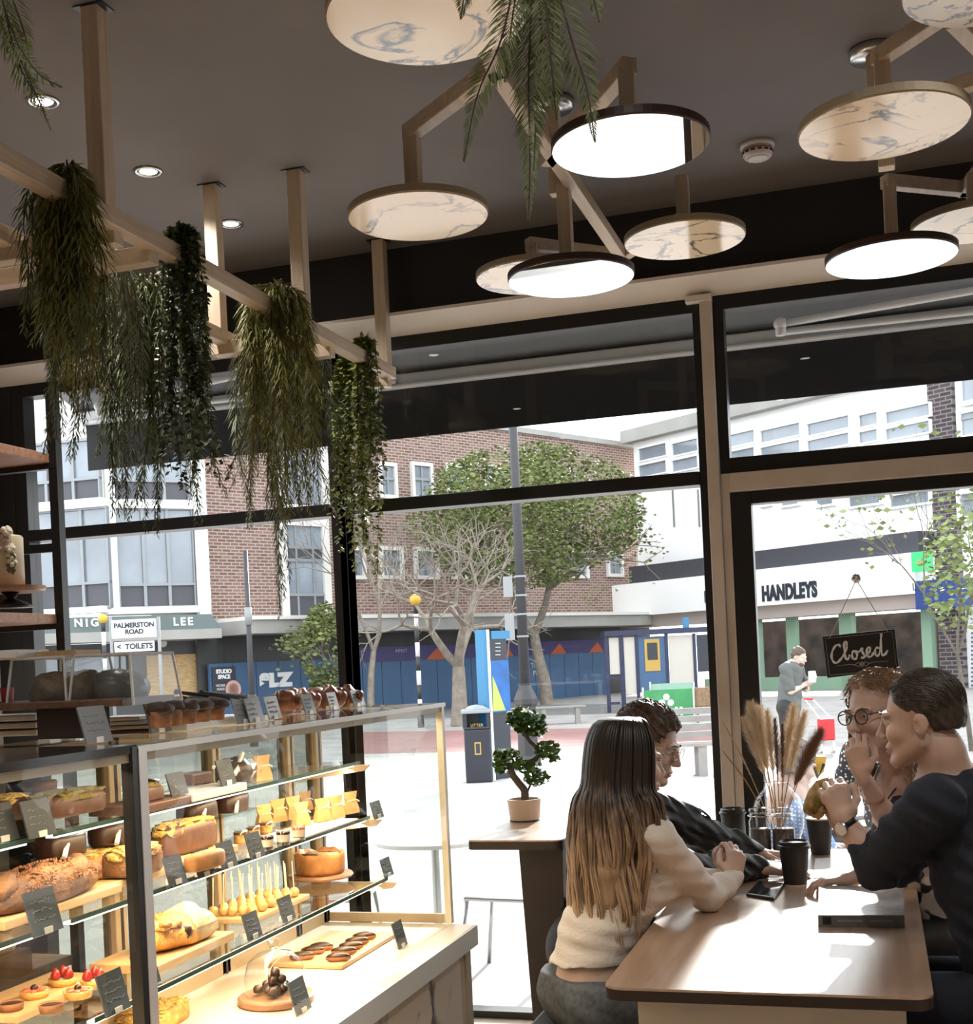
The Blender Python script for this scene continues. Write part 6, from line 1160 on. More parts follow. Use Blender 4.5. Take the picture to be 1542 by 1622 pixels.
def hand(B, w, d, n, side, curl=(.3, .3, .35, .4), thumb=(.5, .5), s=1.0, spread=.06, thin=1.0):
    w = Vector(w); d = Vector(d).normalized(); n = Vector(n); n = (n-d*n.dot(d)).normalized(); t = d.cross(n)*side
    K = [(.086, .030), (.09, .0095), (.086, -.0105), (.076, -.029)]; LN = [(.043, .025, .021), (.047, .029, .022), (.043, .027, .022), (.034, .02, .019)]
    B.cone(w-d*.02*s, w+d*.012*s, .0225*s, .0245*s, .01); tips = []
    for i in range(4):
        kp = w+(d*K[i][0]+t*K[i][1])*s; B.cone(w+(d*.015+t*K[i][1]*.55)*s, kp, .0155*s, .0115*s, .012); a = 0; dd = (d+t*(1.5-i)*spread).normalized(); p = kp; r = .0098*s*(1 if i < 3 else .87)*thin; pr = p-dd*.012*s
        for j in range(3):
            a += curl[i]*(1, 1.15, .7)[j]; q = dd*math.cos(a)-n*math.sin(a); e = p+q*LN[i][j]*s; B.cone(p, e, r, r*.9, .0035 if j else .006); r *= .9; p = e
        tips.append(p)
    tb = w+(d*.022+t*.026)*s; q1 = (d*.62+t*.7-n*thumb[0]*.7).normalized(); e1 = tb+q1*.042*s; q2 = (d*(.85)+t*(.5-thumb[1])-n*thumb[0]).normalized(); e2 = e1+q2*.031*s; q3 = (d*.9+t*(.3-thumb[1]*1.4)-n*thumb[0]*1.1).normalized(); e3 = e2+q3*.025*s
    B.cone(w+d*.015*s, tb, .018*s, .0155*s, .012); B.cone(tb, e1, .0145*s, .0115*s, .01); B.cone(e1, e2, .0112*s, .0105*s, .004); B.cone(e2, e3, .0105*s, .0085*s, .004)
    return tips
def wr(amp, fx, fy, fz, ph=0.):
    return lambda x, y, z: amp*(np.sin(fx*x+fy*y+fz*z+ph)*np.sin(fz*.6*x-fx*.5*y+fy*.8*z+ph*2)+.5*np.sin(2.1*fz*z+1.3*fx*x+ph))
def person(name_label, base, B, mt, group=None):
    o = B.build('person', mt, None); return tag(o, name_label, 'person', group)
# ---------------------------------------------------------------- P1: woman with long hair, seen from behind
hd = Head(atD(994, 1206, 3.79), (.80, .58, -.08)); nb = atD(988, 1296, 3.79); fw = Vector((.72, .69, 0)).normalized(); rt_ = Vector((fw.y, -fw.x, 0))
shR = nb+rt_*.155+Vector((0, 0, -.045))+fw*.01; shL = nb-rt_*.15+Vector((0, 0, -.05)); elR = atD(1122, 1424, 3.86); elR.z = TZ+.045; wrR = atD(1163, 1391, 4.0); chest = nb+Vector((0, 0, -.19))-fw*.0; waist = atD(948, 1478, 3.77); hip = atD(940, 1572, 3.76)
elL = elR+Vector((-.14, .30, 0)); wrL = wrR+Vector((-.03, .1, -.02))
B = Body(.0045); hd.add(B, True); B.chain([hd.p(-.03, 0, -.1), nb], [.046, .05]); B.cone(shL, shR, .045, .045, .03); B.cone(nb+Vector((0, 0, -.05)), chest, .085, .10, .03); B.cone(chest, waist, .095, .098, .04); B.cone(waist, hip, .1, .12, .03)
B.chain([shR, elR, wrR], [.042, .034, .021]); B.chain([shL, elL, wrL], [.042, .034, .021]); du = (Vector((.05, .03, 1))).normalized(); hand(B, wrR, Vector((.12, .18, .9)), Vector((.55, -.8, .1)), -1, (.75, .85, .9, .95), (.5, .6), .88); hand(B, wrL, Vector((.2, -.1, .9)), Vector((.5, .8, .1)), 1, (.8, .9, .9, .9), (.4, .4), .88)
P1 = person('seated person with very long brown to blonde hair and cream top, back to the viewer', None, B, 'skin_pale'); hd.details(P1)
T = Body(.0045); T.cone(shL, shR, .056, .058, .04); T.cone(nb+Vector((0, 0, -.075)), chest, .088, .112, .04); T.cone(chest+rt_*.045, waist+rt_*.03, .098, .1, .04); T.cone(chest-rt_*.045, waist-rt_*.03, .098, .1, .04); T.cone(waist, hip+Vector((0, 0, .08)), .108, .124, .03); T.chain([shR, shR.lerp(elR, .5), elR], [.056, .051, .046]); T.chain([elR, elR.lerp(wrR, .5), wrR], [.046, .04, .03]); T.chain([shL, elL, wrL], [.054, .046, .03])
T.ell(chest+fw*.07+rt_*.06, (.07, .07, .07), .04)
T.build('top', 'top_cream', P1, disp=wr(.0032, 18, -22, 62), clip=lambda x, y, z: (hip.z+.10)-z)
kn = hip+Vector((.4, .03, .02)); J = Body(.006); J.cone(hip+rt_*.07, hip-rt_*.07, .135, .13, .05); J.cone(hip+rt_*.09, kn+rt_*.1, .105, .075, .04); J.cone(hip-rt_*.09, kn-rt_*.08, .105, .075, .04); J.cone(kn+rt_*.1, kn+rt_*.1-Vector((0, 0, .42)), .07, .05, .03); J.cone(kn-rt_*.08, kn-rt_*.08-Vector((0, 0, .42)), .07, .05, .03)
J.build('jeans', 'denim', P1, disp=wr(.0025, 30, 26, 40), clip=lambda x, y, z: z-(hip.z+.058))
for s_ in (-1, 1): q = kn+rt_*(.1 if s_ > 0 else -.08); m = MB(); lump(m, (q.x+fw.x*.05, q.y+fw.y*.05, .05), .05, .05, .05, .02, flat=-.9); m.box(q.x-.05, q.x+.05, q.y-.05, q.y+.05, 0, .03); m.build('shoe', 'bench_black', P1, smooth=False)
HB = Body(.006); HB.ell(hd.p(-.02, 0, .036), (.104, .085, .093), .02, hd.R); HB.ell(hd.p(-.055, 0, -.05), (.06, .085, .12), .03, hd.R)
bk = -fw; z0 = hd.c.z
for sgn in (-1, 0, 1): HB.chain([hd.p(-.05, .045*sgn, -.02), nb+bk*.075+rt_*(-.075*sgn)+Vector((0, 0, -.01)), nb+bk*.10-rt_*.08*sgn+Vector((0, 0, -.13)), nb+bk*.105-rt_*(.065*sgn)+Vector((0, 0, -.22)), nb+bk*.10-rt_*(.045*sgn)+Vector((0, 0, -.28))], [.05, .042, .034, .024, .01], .06)
hm_ = HB.mesh('hair'); m = MB(); m.add([tuple(v.co) for v in hm_.vertices], [tuple(p.vertices) for p in hm_.polygons])
R = random.Random(8)
for i in range(620):
    ph = R.gauss(0, 1)*.9; ph = max(-2.0, min(1.75, ph)); wv = bk*math.cos(ph)+rt_*math.sin(ph); side = math.sin(ph); hw = hd.R; r0_ = R.uniform(-.002, .014)
    dirh = (-hd.f*math.cos(ph)-hd.l*math.sin(ph)) ; top = hd.p(.02, 0, .132)+(dirh*.02)
    Q = random.Random(int((ph+3)*9)); L = (Q.uniform(.40, .60)+R.uniform(-.05, .03))*(1-.2*abs(side)); wave = Q.uniform(.012, .026)*R.uniform(.7, 1.2); p0 = Q.random()*6.28+R.uniform(-.5, .5); fq = Q.uniform(15, 26)
    if abs(ph) > 1.35: L *= .62
    drop = nb+wv*(.125+.035*(1-abs(side)))+rt_*(.05*side)
    P = [top, hd.c+dirh*(.075+r0_)+hd.u*.12, hd.c+dirh*(.108+r0_)+hd.u*.07, hd.c+dirh*(.118+r0_)+hd.u*.0, hd.c+dirh*(.122+r0_)+hd.u*-.07]
    a = Vector(P[-1]); nS = 9
    for k in range(1, nS+1):
        q = k/nS; z = a.z-(L+.02)*q; xy = a.lerp(drop, min(1, q*2.2)); lat = rt_*(-.085*side*max(0, q-.3)+wave*(.3+q)*math.sin(fq*(a.z-z)+p0)); out = wv*(.012*math.sin(3.1*q)+r0_+wave*.5*q*math.cos(fq*(a.z-z)+p0)); P.append(Vector((xy.x, xy.y, z))+lat+out-wv*(.02*q*q))
    P = smooth(P, 3); n = len(P); m.tube(P, [.0062*(.55+.45*math.sin(PI*min(1, i_/n+.25))) * (1 if i_ < n*.75 else (1.02-i_/n)*4) + .0006 for i_ in range(n)], 5, cap=False, sq=.5)
hr = m.build('hair', 'hair_long', P1, smooth=True)
# ---------------------------------------------------------------- P2: person with glasses and black jacket behind
hd = Head(atD(1028, 1178, 4.3), (.93, -.12, -.32), (.28, 0, 1), 1.0); nb = atD(1003, 1272, 4.34); fw = Vector((.95, -.1, 0)).normalized(); rt_ = Vector((fw.y, -fw.x, 0))
shR = nb+rt_*.17+Vector((.02, 0, -.05)); shL = nb-rt_*.16+Vector((.03, 0, -.05)); hip = Vector((nb.x-.16, nb.y, .55)); chest = nb+Vector((-.02, 0, -.22)); elR = atD(1085, 1375, 4.2); elR.z = max(elR.z, TZ+.06); wrR = atD(1200, 1322, 4.35); wrR.z = TZ+.04; elL = atD(1125, 1298, 4.55); elL.z = TZ+.12; wrL = atD(1198, 1310, 4.62); wrL.z = TZ+.045
B = Body(.0045); hd.add(B); B.chain([hd.p(-.035, 0, -.11), nb], [.054, .058]); B.cone(shL, shR, .05, .05, .03); B.cone(nb+Vector((0, 0, -.06)), chest, .1, .12, .03); B.cone(chest, hip, .12, .13, .04); B.chain([shR, elR, wrR], [.046, .038, .026]); B.chain([shL, elL, wrL], [.046, .038, .026])
hand(B, wrR, (.95, -.05, -.05), (.1, -.25, 1), -1, (.22, .25, .3, .34), (.25, .2), .98); hand(B, wrL, (.95, .1, -.06), (0, .1, 1), 1, (.3, .3, .35, .4), (.3, .3), .98)
P2 = person('seated person in black jacket and thin glasses, half hidden behind the long haired one', None, B, 'skin'); hd.details(P2); hd.glasses(P2, .021, 'steel', .001)
T = Body(.005); T.cone(shL, shR, .066, .066, .04); T.cone(nb+Vector((0, 0, -.085)), chest, .105, .14, .04); T.cone(chest, hip, .14, .15, .04); T.chain([shR, shR.lerp(elR, .5), elR], [.068, .06, .056]); T.chain([elR, elR.lerp(wrR, .55), wrR], [.056, .05, .038]); T.chain([shL, shL.lerp(elL, .5), elL], [.07, .072, .068]); T.chain([elL, elL.lerp(wrL, .5), wrL], [.062, .05, .038]); T.cone(nb+Vector((-.03, 0, .0)), nb+Vector((-.04, 0, -.06)), .07, .09, .02)
T.build('jacket', 'jacket_black', P2, disp=lambda x, y, z: wr(.006, 34, 40, 46)(x, y, z)+wr(.0045, 95, 70, 88, 2.)(x, y, z)); 
J = Body(.007); kn = hip+fw*.42; J.cone(hip+rt_*.08, hip-rt_*.08, .14, .14, .05)
for s_ in (-1, 1): J.cone(hip+rt_*.09*s_, kn+rt_*.1*s_, .1, .075, .04); J.cone(kn+rt_*.1*s_, kn+rt_*.1*s_-Vector((0, 0, .47)), .07, .05, .03)
J.build('trousers', 'jacket_black', P2)
def strand_layer(hd, o, mt, n, th, back, front, curl, seed, L0=.03):
    R = random.Random(seed); m = MB(); rx, ry, rz = .098+th, .077+th, .086+th
    for _ in range(n):
        v = Vector((R.gauss(0, 1), R.gauss(0, 1), R.gauss(.3, 1))).normalized(); a, b, h = -.016+v.x*rx, v.y*ry, .04+v.z*rz
        line = (.062+(a-.03)*.25-max(abs(b)-.03, 0)*.9*(a < front)) if a > .012 else (-.005 if a > -.03 else back+.012)
        if h < line+.004: continue
        flow = Vector((-.75, .25*R.uniform(-1, 1)+v.y*.3, -.15-.8*max(0, -v.x))); flow = (flow-v*flow.dot(v)).normalized(); w_ = v.cross(flow); L = L0*R.uniform(.6, 1.3); ph = R.random()*6.28; pts = []
        for k in range(5):
            q = k/4; u = (v+flow*(L*q/.09)+w_*curl*math.sin(7*q+ph)*.1); u.normalize(); e = 1.0+.012*q+R.uniform(0, .012)+curl*.05*math.sin(5*q+ph); pts.append(hd.p(-.016+u.x*rx*e, u.y*ry*e, .04+u.z*rz*e))
        m.tube(pts, [.0008, .0012, .0012, .001, .0004], 4, cap=False)
    m.build('hair_strands', mt, o)
def short_hair(hd, mt, body, back=-.075, th=.012, amp=.004, front=.07, curl=0, n=0, seed=1, extra=None, fr=70):
    Hh = Body(.0045); Hh.ell(hd.p(-.016, 0, .04), tuple((q+th)*hd.s for q in (.098, .077, .086)), .01, hd.R); Hh.ell(hd.p(-.055, 0, -.005), (.058*hd.s, (.058+th)*hd.s, .062*hd.s), .02, hd.R)
    if extra: extra(Hh)
    c = hd.c; f, l, u = hd.f, hd.l, hd.u
    def clip(x, y, z):
        dx, dy, dz = x-c.x, y-c.y, z-c.z; a = (dx*f.x+dy*f.y+dz*f.z)/hd.s; b = np.abs(dx*l.x+dy*l.y+dz*l.z)/hd.s; h = (dx*u.x+dy*u.y+dz*u.z)/hd.s
        # below the hairline: forehead, temples in front of the ear, nape
        line = np.where(a > .012, .062+(a-.03)*.25 - np.clip(b-.03, 0, 1)*.9*(a < front) , np.where(a > -.03, -.012+(a+.03)*.9, back))
        return (line-h)*hd.s*.7
    o = Hh.build('hair', mt, body, disp=wr(amp, fr, fr*.8, fr*.5, seed), clip=clip if back is not None else None)
    if n: strand_layer(hd, o, mt, n, th, back, front, curl, seed)
    return o
short_hair(hd, 'hair_brown', P2, -.06, .018, .0045, fr=150, seed=2, n=900, curl=.8, extra=lambda Q: [Q.ell(hd.p(-.09*math.cos(t)*math.cos(g)-.012, .085*math.sin(t)*math.cos(g), .045+.085*math.sin(g)), (.02, .02, .016), .014) for t in [k*.42-2.1 for k in range(11)] for g in (.15, .6, 1.05)])
# ---------------------------------------------------------------- P4: man in navy jumper
hd = Head(atD(1462, 1136, 3.42), (-.955, .24, -.10), (-.12, .02, 1), 1.02); nb = atD(1502, 1228, 3.42); fw = Vector((-.93, .35, 0)).normalized(); lf = Vector((-fw.y, fw.x, 0))
shL = nb+lf*.17+Vector((.015, 0, -.06)); shR = nb-lf*.17+Vector((0, 0, -.06)); chest = nb+Vector((.10, -.02, -.24)); hip = Vector((nb.x+.2, nb.y-.04, .58)); elL = atD(1392, 1372, 3.47); wrL = atD(1338, 1300, 3.5); elR = elL+Vector((.06, .28, -.04)); wrR = wrL+Vector((-.01, .13, -.03))
B = Body(.004); hd.add(B); B.chain([hd.p(-.04, 0, -.1), nb], [.058, .066]); B.cone(shL, shR, .055, .055, .03); B.cone(nb+Vector((0, 0, -.06)), chest, .1, .13, .03); B.cone(chest, hip, .13, .14, .04); B.chain([shL, elL, elL.lerp(wrL, .45), wrL], [.052, .042, .04, .026]); B.chain([shR, elR, wrR], [.05, .04, .027])
hand(B, wrL, (-.24, .12, .9), (.25, -.95, .1), 1, (1.0, 1.05, 1.05, 1.0), (.7, .2), 1.02); hand(B, wrR, (-.3, -.1, .9), (.3, .95, .1), -1, (.8, .9, 1.0, 1.0), (.8, .3), 1.02)
P4 = person('seated man in navy jumper with short dark hair and wristwatch, facing left', None, B, 'skin'); hd.details(P4)
short_hair(hd, 'hair_dark', P4, -.038, .002, .0012, fr=170, seed=4, n=1500)
T = Body(.005); T.cone(shL, shR, .072, .072, .05); T.cone(nb+Vector((.02, 0, -.09)), chest, .115, .155, .04); T.cone(chest, hip, .155, .16, .04); T.chain([shL, shL.lerp(elL, .5), elL], [.078, .072, .062]); T.chain([elL, elL.lerp(wrL, .42)], [.06, .047]); T.chain([shR, elR, elR.lerp(wrR, .4)], [.075, .06, .048]); T.cone(nb+Vector((.01, 0, -.015)), nb+Vector((.03, 0, -.07)), .07, .1, .03)
T.build('jumper', 'jumper_navy', P4, disp=wr(.0045, 40, 30, 52, 1.))
J = Body(.007); kn = hip+fw*.42+Vector((0, 0, -.02)); J.cone(hip+lf*.08, hip-lf*.08, .14, .14, .05)
for s_ in (-1, 1): J.cone(hip+lf*.09*s_, kn+lf*.1*s_, .1, .075, .04); J.cone(kn+lf*.1*s_, kn+lf*.1*s_-Vector((0, 0, .47)), .07, .05, .03)
J.build('trousers', 'jumper_navy', P4)
wd = (wrL-elL).normalized(); wc = wrL-wd*.012; m = MB(); m.lathe(wc, [(.030, -.008), (.0312, -.006), (.0312, .006), (.030, .008)], 26, wd); wt = m.build('watch', 'lid_black', P4, smooth=True); x_, y_ = perp(wd); fd = (-_f*.5-_r*.75); fd = (fd-wd*fd.dot(wd)).normalized(); m = MB(); m.lathe(wc+fd*.028, [(.0, .0), (.019, 0), (.02, .004), (.018, .008), (0, .008)], 24, fd); m.build('watch_case', 'steel', wt, smooth=False); m = MB(); m.lathe(wc+fd*.0365, [(.016, 0), (0, .0005)], 22, fd); m.build('watch_dial', 'plate_white', wt)
# the sandwich he holds
sc_ = atD(1299, 1266, 3.62); t = thing('sandwich', 'filled golden roll held in the fist of the man in navy', 'sandwich', sc_); rs = Matrix.Rotation(.5, 3, 'Y'); mat('roll', (.34, .22, .07), .7, var=.6, scale=35)
for s_, nm_ in ((-1, 'bread_half'), (1, 'bread_half')): m = MB(); lump(m, sc_+rs @ Vector((.012*s_, 0, 0)), .026, .045, .06, .16, 20, 14, 5+s_, rs, flat=-.9); m.build(nm_, 'roll', t, smooth=True)
m = MB()
for k in range(9): lump(m, sc_+rs @ Vector((0, -.036+.009*k, .03*math.sin(k*2.1))), .02, .018, .03, .3, 10, 7, k, rs)
m.build('filling', 'pistachio', t)
# ---------------------------------------------------------------- P3: curly haired woman with glasses, hand at her mouth
hd = Head(atD(1388, 1130, 4.02), (-.62, -.76, -.06), (-.10, -.02, 1), .98); nb = atD(1428, 1218, 4.12); fw = Vector((-.72, -.69, 0)).normalized(); lf = Vector((-fw.y, fw.x, 0)); 
shL = nb+lf*.15+Vector((0, 0, -.06)); shR = nb-lf*.15+Vector((0, 0, -.06)); chest = nb+Vector((.03, .04, -.2)); hip = Vector((nb.x+.16, nb.y+.1, .56)); elR = atD(1432, 1342, 3.98); wrR = atD(1366, 1226, 3.88); elL = atD(1475, 1330, 4.0); wrL = atD(1345, 1348, 4.0); wrL.z = TZ+.05
B = Body(.0042); hd.add(B, True, .006); B.chain([hd.p(-.035, 0, -.1), nb], [.046, .052]); B.cone(shL, shR, .044, .044, .03); B.cone(nb+Vector((0, 0, -.05)), chest, .088, .11, .03); B.cone(chest, hip, .11, .12, .04); B.chain([shR, elR, elR.lerp(wrR, .5), wrR], [.04, .034, .032, .022]); B.chain([shL, elL, wrL], [.04, .034, .022])
hand(B, wrR, (-.18, -.05, .95), (-.15, -.95, .1), 1, (.75, .8, .85, .9), (.8, .5), .92); hand(B, wrL, (-.95, -.1, -.03), (-.05, 0, 1), 1, (.4, .45, .5, .5), (.4, .4), .9)
P3 = person('seated woman with curly hair and round dark glasses, hand raised to her mouth', None, B, 'skin'); hd.details(P3, brow='hair_brown'); hd.glasses(P3, .0225, 'glasses_dark', .0022)
mat('print_top', (.5, .47, .43), .8); nt = MATS['print_top'].node_tree; v = coords(nt); vo = node(nt, 'ShaderNodeTexNoise', Scale=13.0, Detail=1.0); nt.links.new(v, vo.inputs['Vector']); nt.links.new(ramp(nt, vo.outputs[0], [(.5, (.55, .47, .40)), (.52, (.015, .014, .016))]), nt.nodes['Principled BSDF'].inputs['Base Color'])
T = Body(.005); T.cone(shL-lf*.035, shR+lf*.035, .05, .05, .04); T.cone(nb+Vector((.01, .01, -.12)), chest, .1, .128, .04); T.cone(chest, hip, .128, .14, .04); T.build('sleeveless_top', 'print_top', P3, disp=wr(.003, 40, 36, 30), clip=lambda x, y, z: z-(nb.z-.075))
J = Body(.007); kn = hip+fw*.2+Vector((-.2, 0, 0)); J.cone(hip+lf*.08, hip-lf*.08, .14, .14, .05); J.cone(hip+lf*.09, kn+lf*.1, .1, .075, .04); J.cone(hip-lf*.09, kn-lf*.1, .1, .075, .04); J.cone(kn, kn-Vector((0, 0, .47)), .08, .06, .03); J.build('skirt', 'bench_black', P3)
def curls(Hh):
    R = random.Random(3)
    for i in range(46):
        a = R.uniform(-2.2, 2.2); z = R.uniform(-.1, .12); rr = .085+.02*R.random(); q = hd.p(-rr*math.cos(a)*1.05-.012, rr*math.sin(a)*.95, z if z < .07 else .07+.04*R.random()); Hh.ell(q, (.02, .02, .017), .012)
Hh = Body(.0045); Hh.ell(hd.p(-.03, 0, .05), (.098, .088, .085), .01, hd.R); Hh.ell(hd.p(-.06, 0, -.03), (.06, .085, .09), .02, hd.R); R = random.Random(3)
for i in range(70):
    a = R.uniform(-1.75, 1.75); z = R.uniform(-.1, .1); rr = .098*math.sqrt(max(.15, 1-(max(0, z-.03)/.12)**2)); Hh.ell(hd.p(-rr*.93*math.cos(a)-.02, rr*.88*math.sin(a), z), (.018, .018, .015), .02)
cH = hd; c_, f_, u_, l_ = Vector(hd.c), Vector(hd.f), Vector(hd.u), Vector(hd.l)
def clipP3(x, y, z):
    dx, dy, dz = x-c_.x, y-c_.y, z-c_.z; a = dx*f_.x+dy*f_.y+dz*f_.z; h = dx*u_.x+dy*u_.y+dz*u_.z; b = np.abs(dx*l_.x+dy*l_.y+dz*l_.z)
    return np.minimum(a-(.012+.0*h), .07-h-np.clip(b-.03, 0, 1)*-.6)
hr = Hh.build('hair', 'hair_curly', P3, disp=wr(.004, 120, 110, 90), clip=clipP3)
strand_layer(hd, hr, 'hair_curly', 900, .017, -.09, .02, 1.4, 6, .05)
R = random.Random(4); m = MB()
for i in range(60):
    a = R.uniform(-2.0, 2.0); z = R.uniform(.0, .13); rr = .1*math.sqrt(max(.1, 1-(max(0, z-.03)/.125)**2)); p = hd.p(-rr*math.cos(a)-.015, rr*math.sin(a)*.95, z); o = (p-hd.c).normalized(); pts = [p+o*.004*k+Vector((R.gauss(0, .004), R.gauss(0, .004), R.gauss(.001, .004))) for k in range(6)]; m.tube(smooth(pts, 3), .0011, 4, cap=False)
hm2 = m
for i in range(120):
    sgn = -1 if i % 3 else 1; p = hd.p(R.uniform(-.08, .02), sgn*R.uniform(.075, .1), R.uniform(-.02, .06)); o = hd.l*sgn; pts = []; am = R.uniform(.006, .014); p0 = R.random()*6; L = R.uniform(.10, .26)
    for k in range(9): q = k/8; pts.append(p+Vector((0, 0, -L*q))+o*(.012*q+am*math.sin(9*q+p0))+hd.f*(am*math.cos(9*q+p0)-.02*q))
    hm2.tube(smooth(pts, 3), .0028, 4, cap=False)
hm2.build('curls', 'hair_curly', hr)
m = MB(); bd_ = (wrR-elR).normalized(); m.lathe(elR.lerp(wrR, .68), [(.033, -.002), (.034, 0), (.033, .002)], 24, bd_); m.build('bracelet', 'shelf_wood', P3)
m = MB(); m.tube(smooth([nb+lf*.06+Vector((-.03, -.03, -.02)), nb+fw*.1+lf*.03+Vector((0, 0, -.1)), chest+fw*.13+Vector((0, 0, -.02))], 5), .003, 5); m.build('necklace_cord', 'glasses_dark', P3)
# ---------------------------------------------------------------- P5: bearded man with phone outside, and his red trolley
b = atZ(1262, 1262, GZ); D5 = 17.2; 
def at5(x, y, dd=0): return atD(x, y, D5+dd)
hd = Head(at5(1266, 1040), (.82, -.35, -.3), (.3, -.1, 1), 1.0); nb = at5(1254, 1052); hip = at5(1250, 1120); ft = Vector((hip.x, hip.y, GZ)); fw = Vector((.9, -.35, 0)).normalized(); rt_ = Vector((fw.y, -fw.x, 0))
B = Body(.009); hd.add(B); B.chain([hd.p(-.04, 0, -.1), nb], [.06, .065]); shR = nb+rt_*.19+Vector((0, 0, -.06)); shL = nb-rt_*.19+Vector((0, 0, -.06)); elR = shR+Vector((.06, -.02, -.30)); wrR = at5(1279, 1082); elL = shL+Vector((.1, 0, -.29)); wrL = wrR+Vector((0, .08, -.02))
B.chain([shR, elR, wrR], [.055, .045, .032]); B.chain([shL, elL, wrL], [.055, .045, .032]); hand(B, wrR, (.85, -.2, .4), (.3, -.4, -.8), 1, (.5, .5, .5, .5), (.4, .4), 1.05, thin=1.15); hand(B, wrL, (.85, -.2, .4), (.3, .4, -.8), -1, (.5, .5, .5, .5), (.4, .4), 1.05, thin=1.15); B.cone(nb+Vector((0, 0, -.1)), hip, .1, .13, .05)
for s_ in (-1, 1): B.chain([hip+rt_*.09*s_, ft+rt_*.1*s_+Vector((0, 0, .5)), ft+rt_*.1*s_+Vector((0, 0, .06))], [.09, .06, .045])
P5 = person('bearded man in grey polo shirt outside, looking down at his phone', None, B, 'skin_pale'); mat('polo_grey', (.10, .11, .105), .85)
T = Body(.009); T.cone(shL, shR, .085, .085, .05); T.cone(nb+Vector((0, 0, -.1)), hip, .15, .165, .05); T.chain([shR, shR.lerp(elR, .85)], [.085, .07]); T.chain([shL, shL.lerp(elL, .85)], [.085, .07]); T.build('polo_shirt', 'polo_grey', P5, disp=wr(.006, 20, 20, 24))
J = Body(.01); J.cone(hip+rt_*.07, hip-rt_*.07, .14, .14, .05)
for s_ in (-1, 1): J.chain([hip+rt_*.09*s_, ft+rt_*.1*s_+Vector((0, 0, .5)), ft+rt_*.1*s_+Vector((0, 0, .08))], [.11, .08, .065])
J.build('trousers', 'jacket_black', P5)
for s_ in (-1, 1): q = ft+rt_*.1*s_+fw*.06; m = MB(); lump(m, (q.x, q.y, GZ+.045), .12, .055, .05, .02, rot=Matrix.Rotation(math.atan2(fw.y, fw.x), 3, 'Z'), flat=-.9); m.build('shoe', 'bench_black', P5, smooth=True)
short_hair(hd, 'hair_brown', P5, -.06, .01, .004, fr=60); Bd = Body(.006); Bd.ell(hd.p(.055, 0, -.09), (.05, .055, .045), .02, hd.R); Bd.build('beard', 'hair_brown', P5)
q = at5(1287, 1072, -.1); t = MB().obox(q, fw*.04, rt_*.035, Vector((.0, 0, .075))).build('mobile_phone', 'plate_white', None, bevel=.004); tag(t, 'small pale phone in the hands of the bearded man outside', 'phone')
c = atZ(1311, 1192, GZ); t = thing('shopping_trolley', 'red shopping trolley bag with white frame outside behind the seated people', 'trolley', c); D = (c-EYE).dot(_f); z1, z0 = atD(1311, 1138, D).z, atD(1311, 1172, D).z
MB().obox((c.x, c.y, (z1+z0)/2), Xb*11*D/2000, Yb*.12, Vector((0, 0, (z1-z0)/2))).build('bag', mat('red_fabric', (.62, .03, .035), .6), t, bevel=.02); m = MB()
for s_ in (-1, 1): m.tube([c+Xb*s_*.09+Vector((0, 0, .1)), c+Xb*s_*.09+Vector((0, 0, z1-GZ)), atD(1282+s_*6, 1108, D)], .012, 6); m.lathe(c+Xb*s_*.1+Vector((0, 0, .08)), [(0, -.02), (.08, -.02), (.08, .02), (0, .02)], 16, Xb)
m.build('frame', 'plate_white', t); MB().tube([atD(1275, 1107, D), atD(1289, 1107, D)], .018, 8).build('handle', 'red_fabric', t)
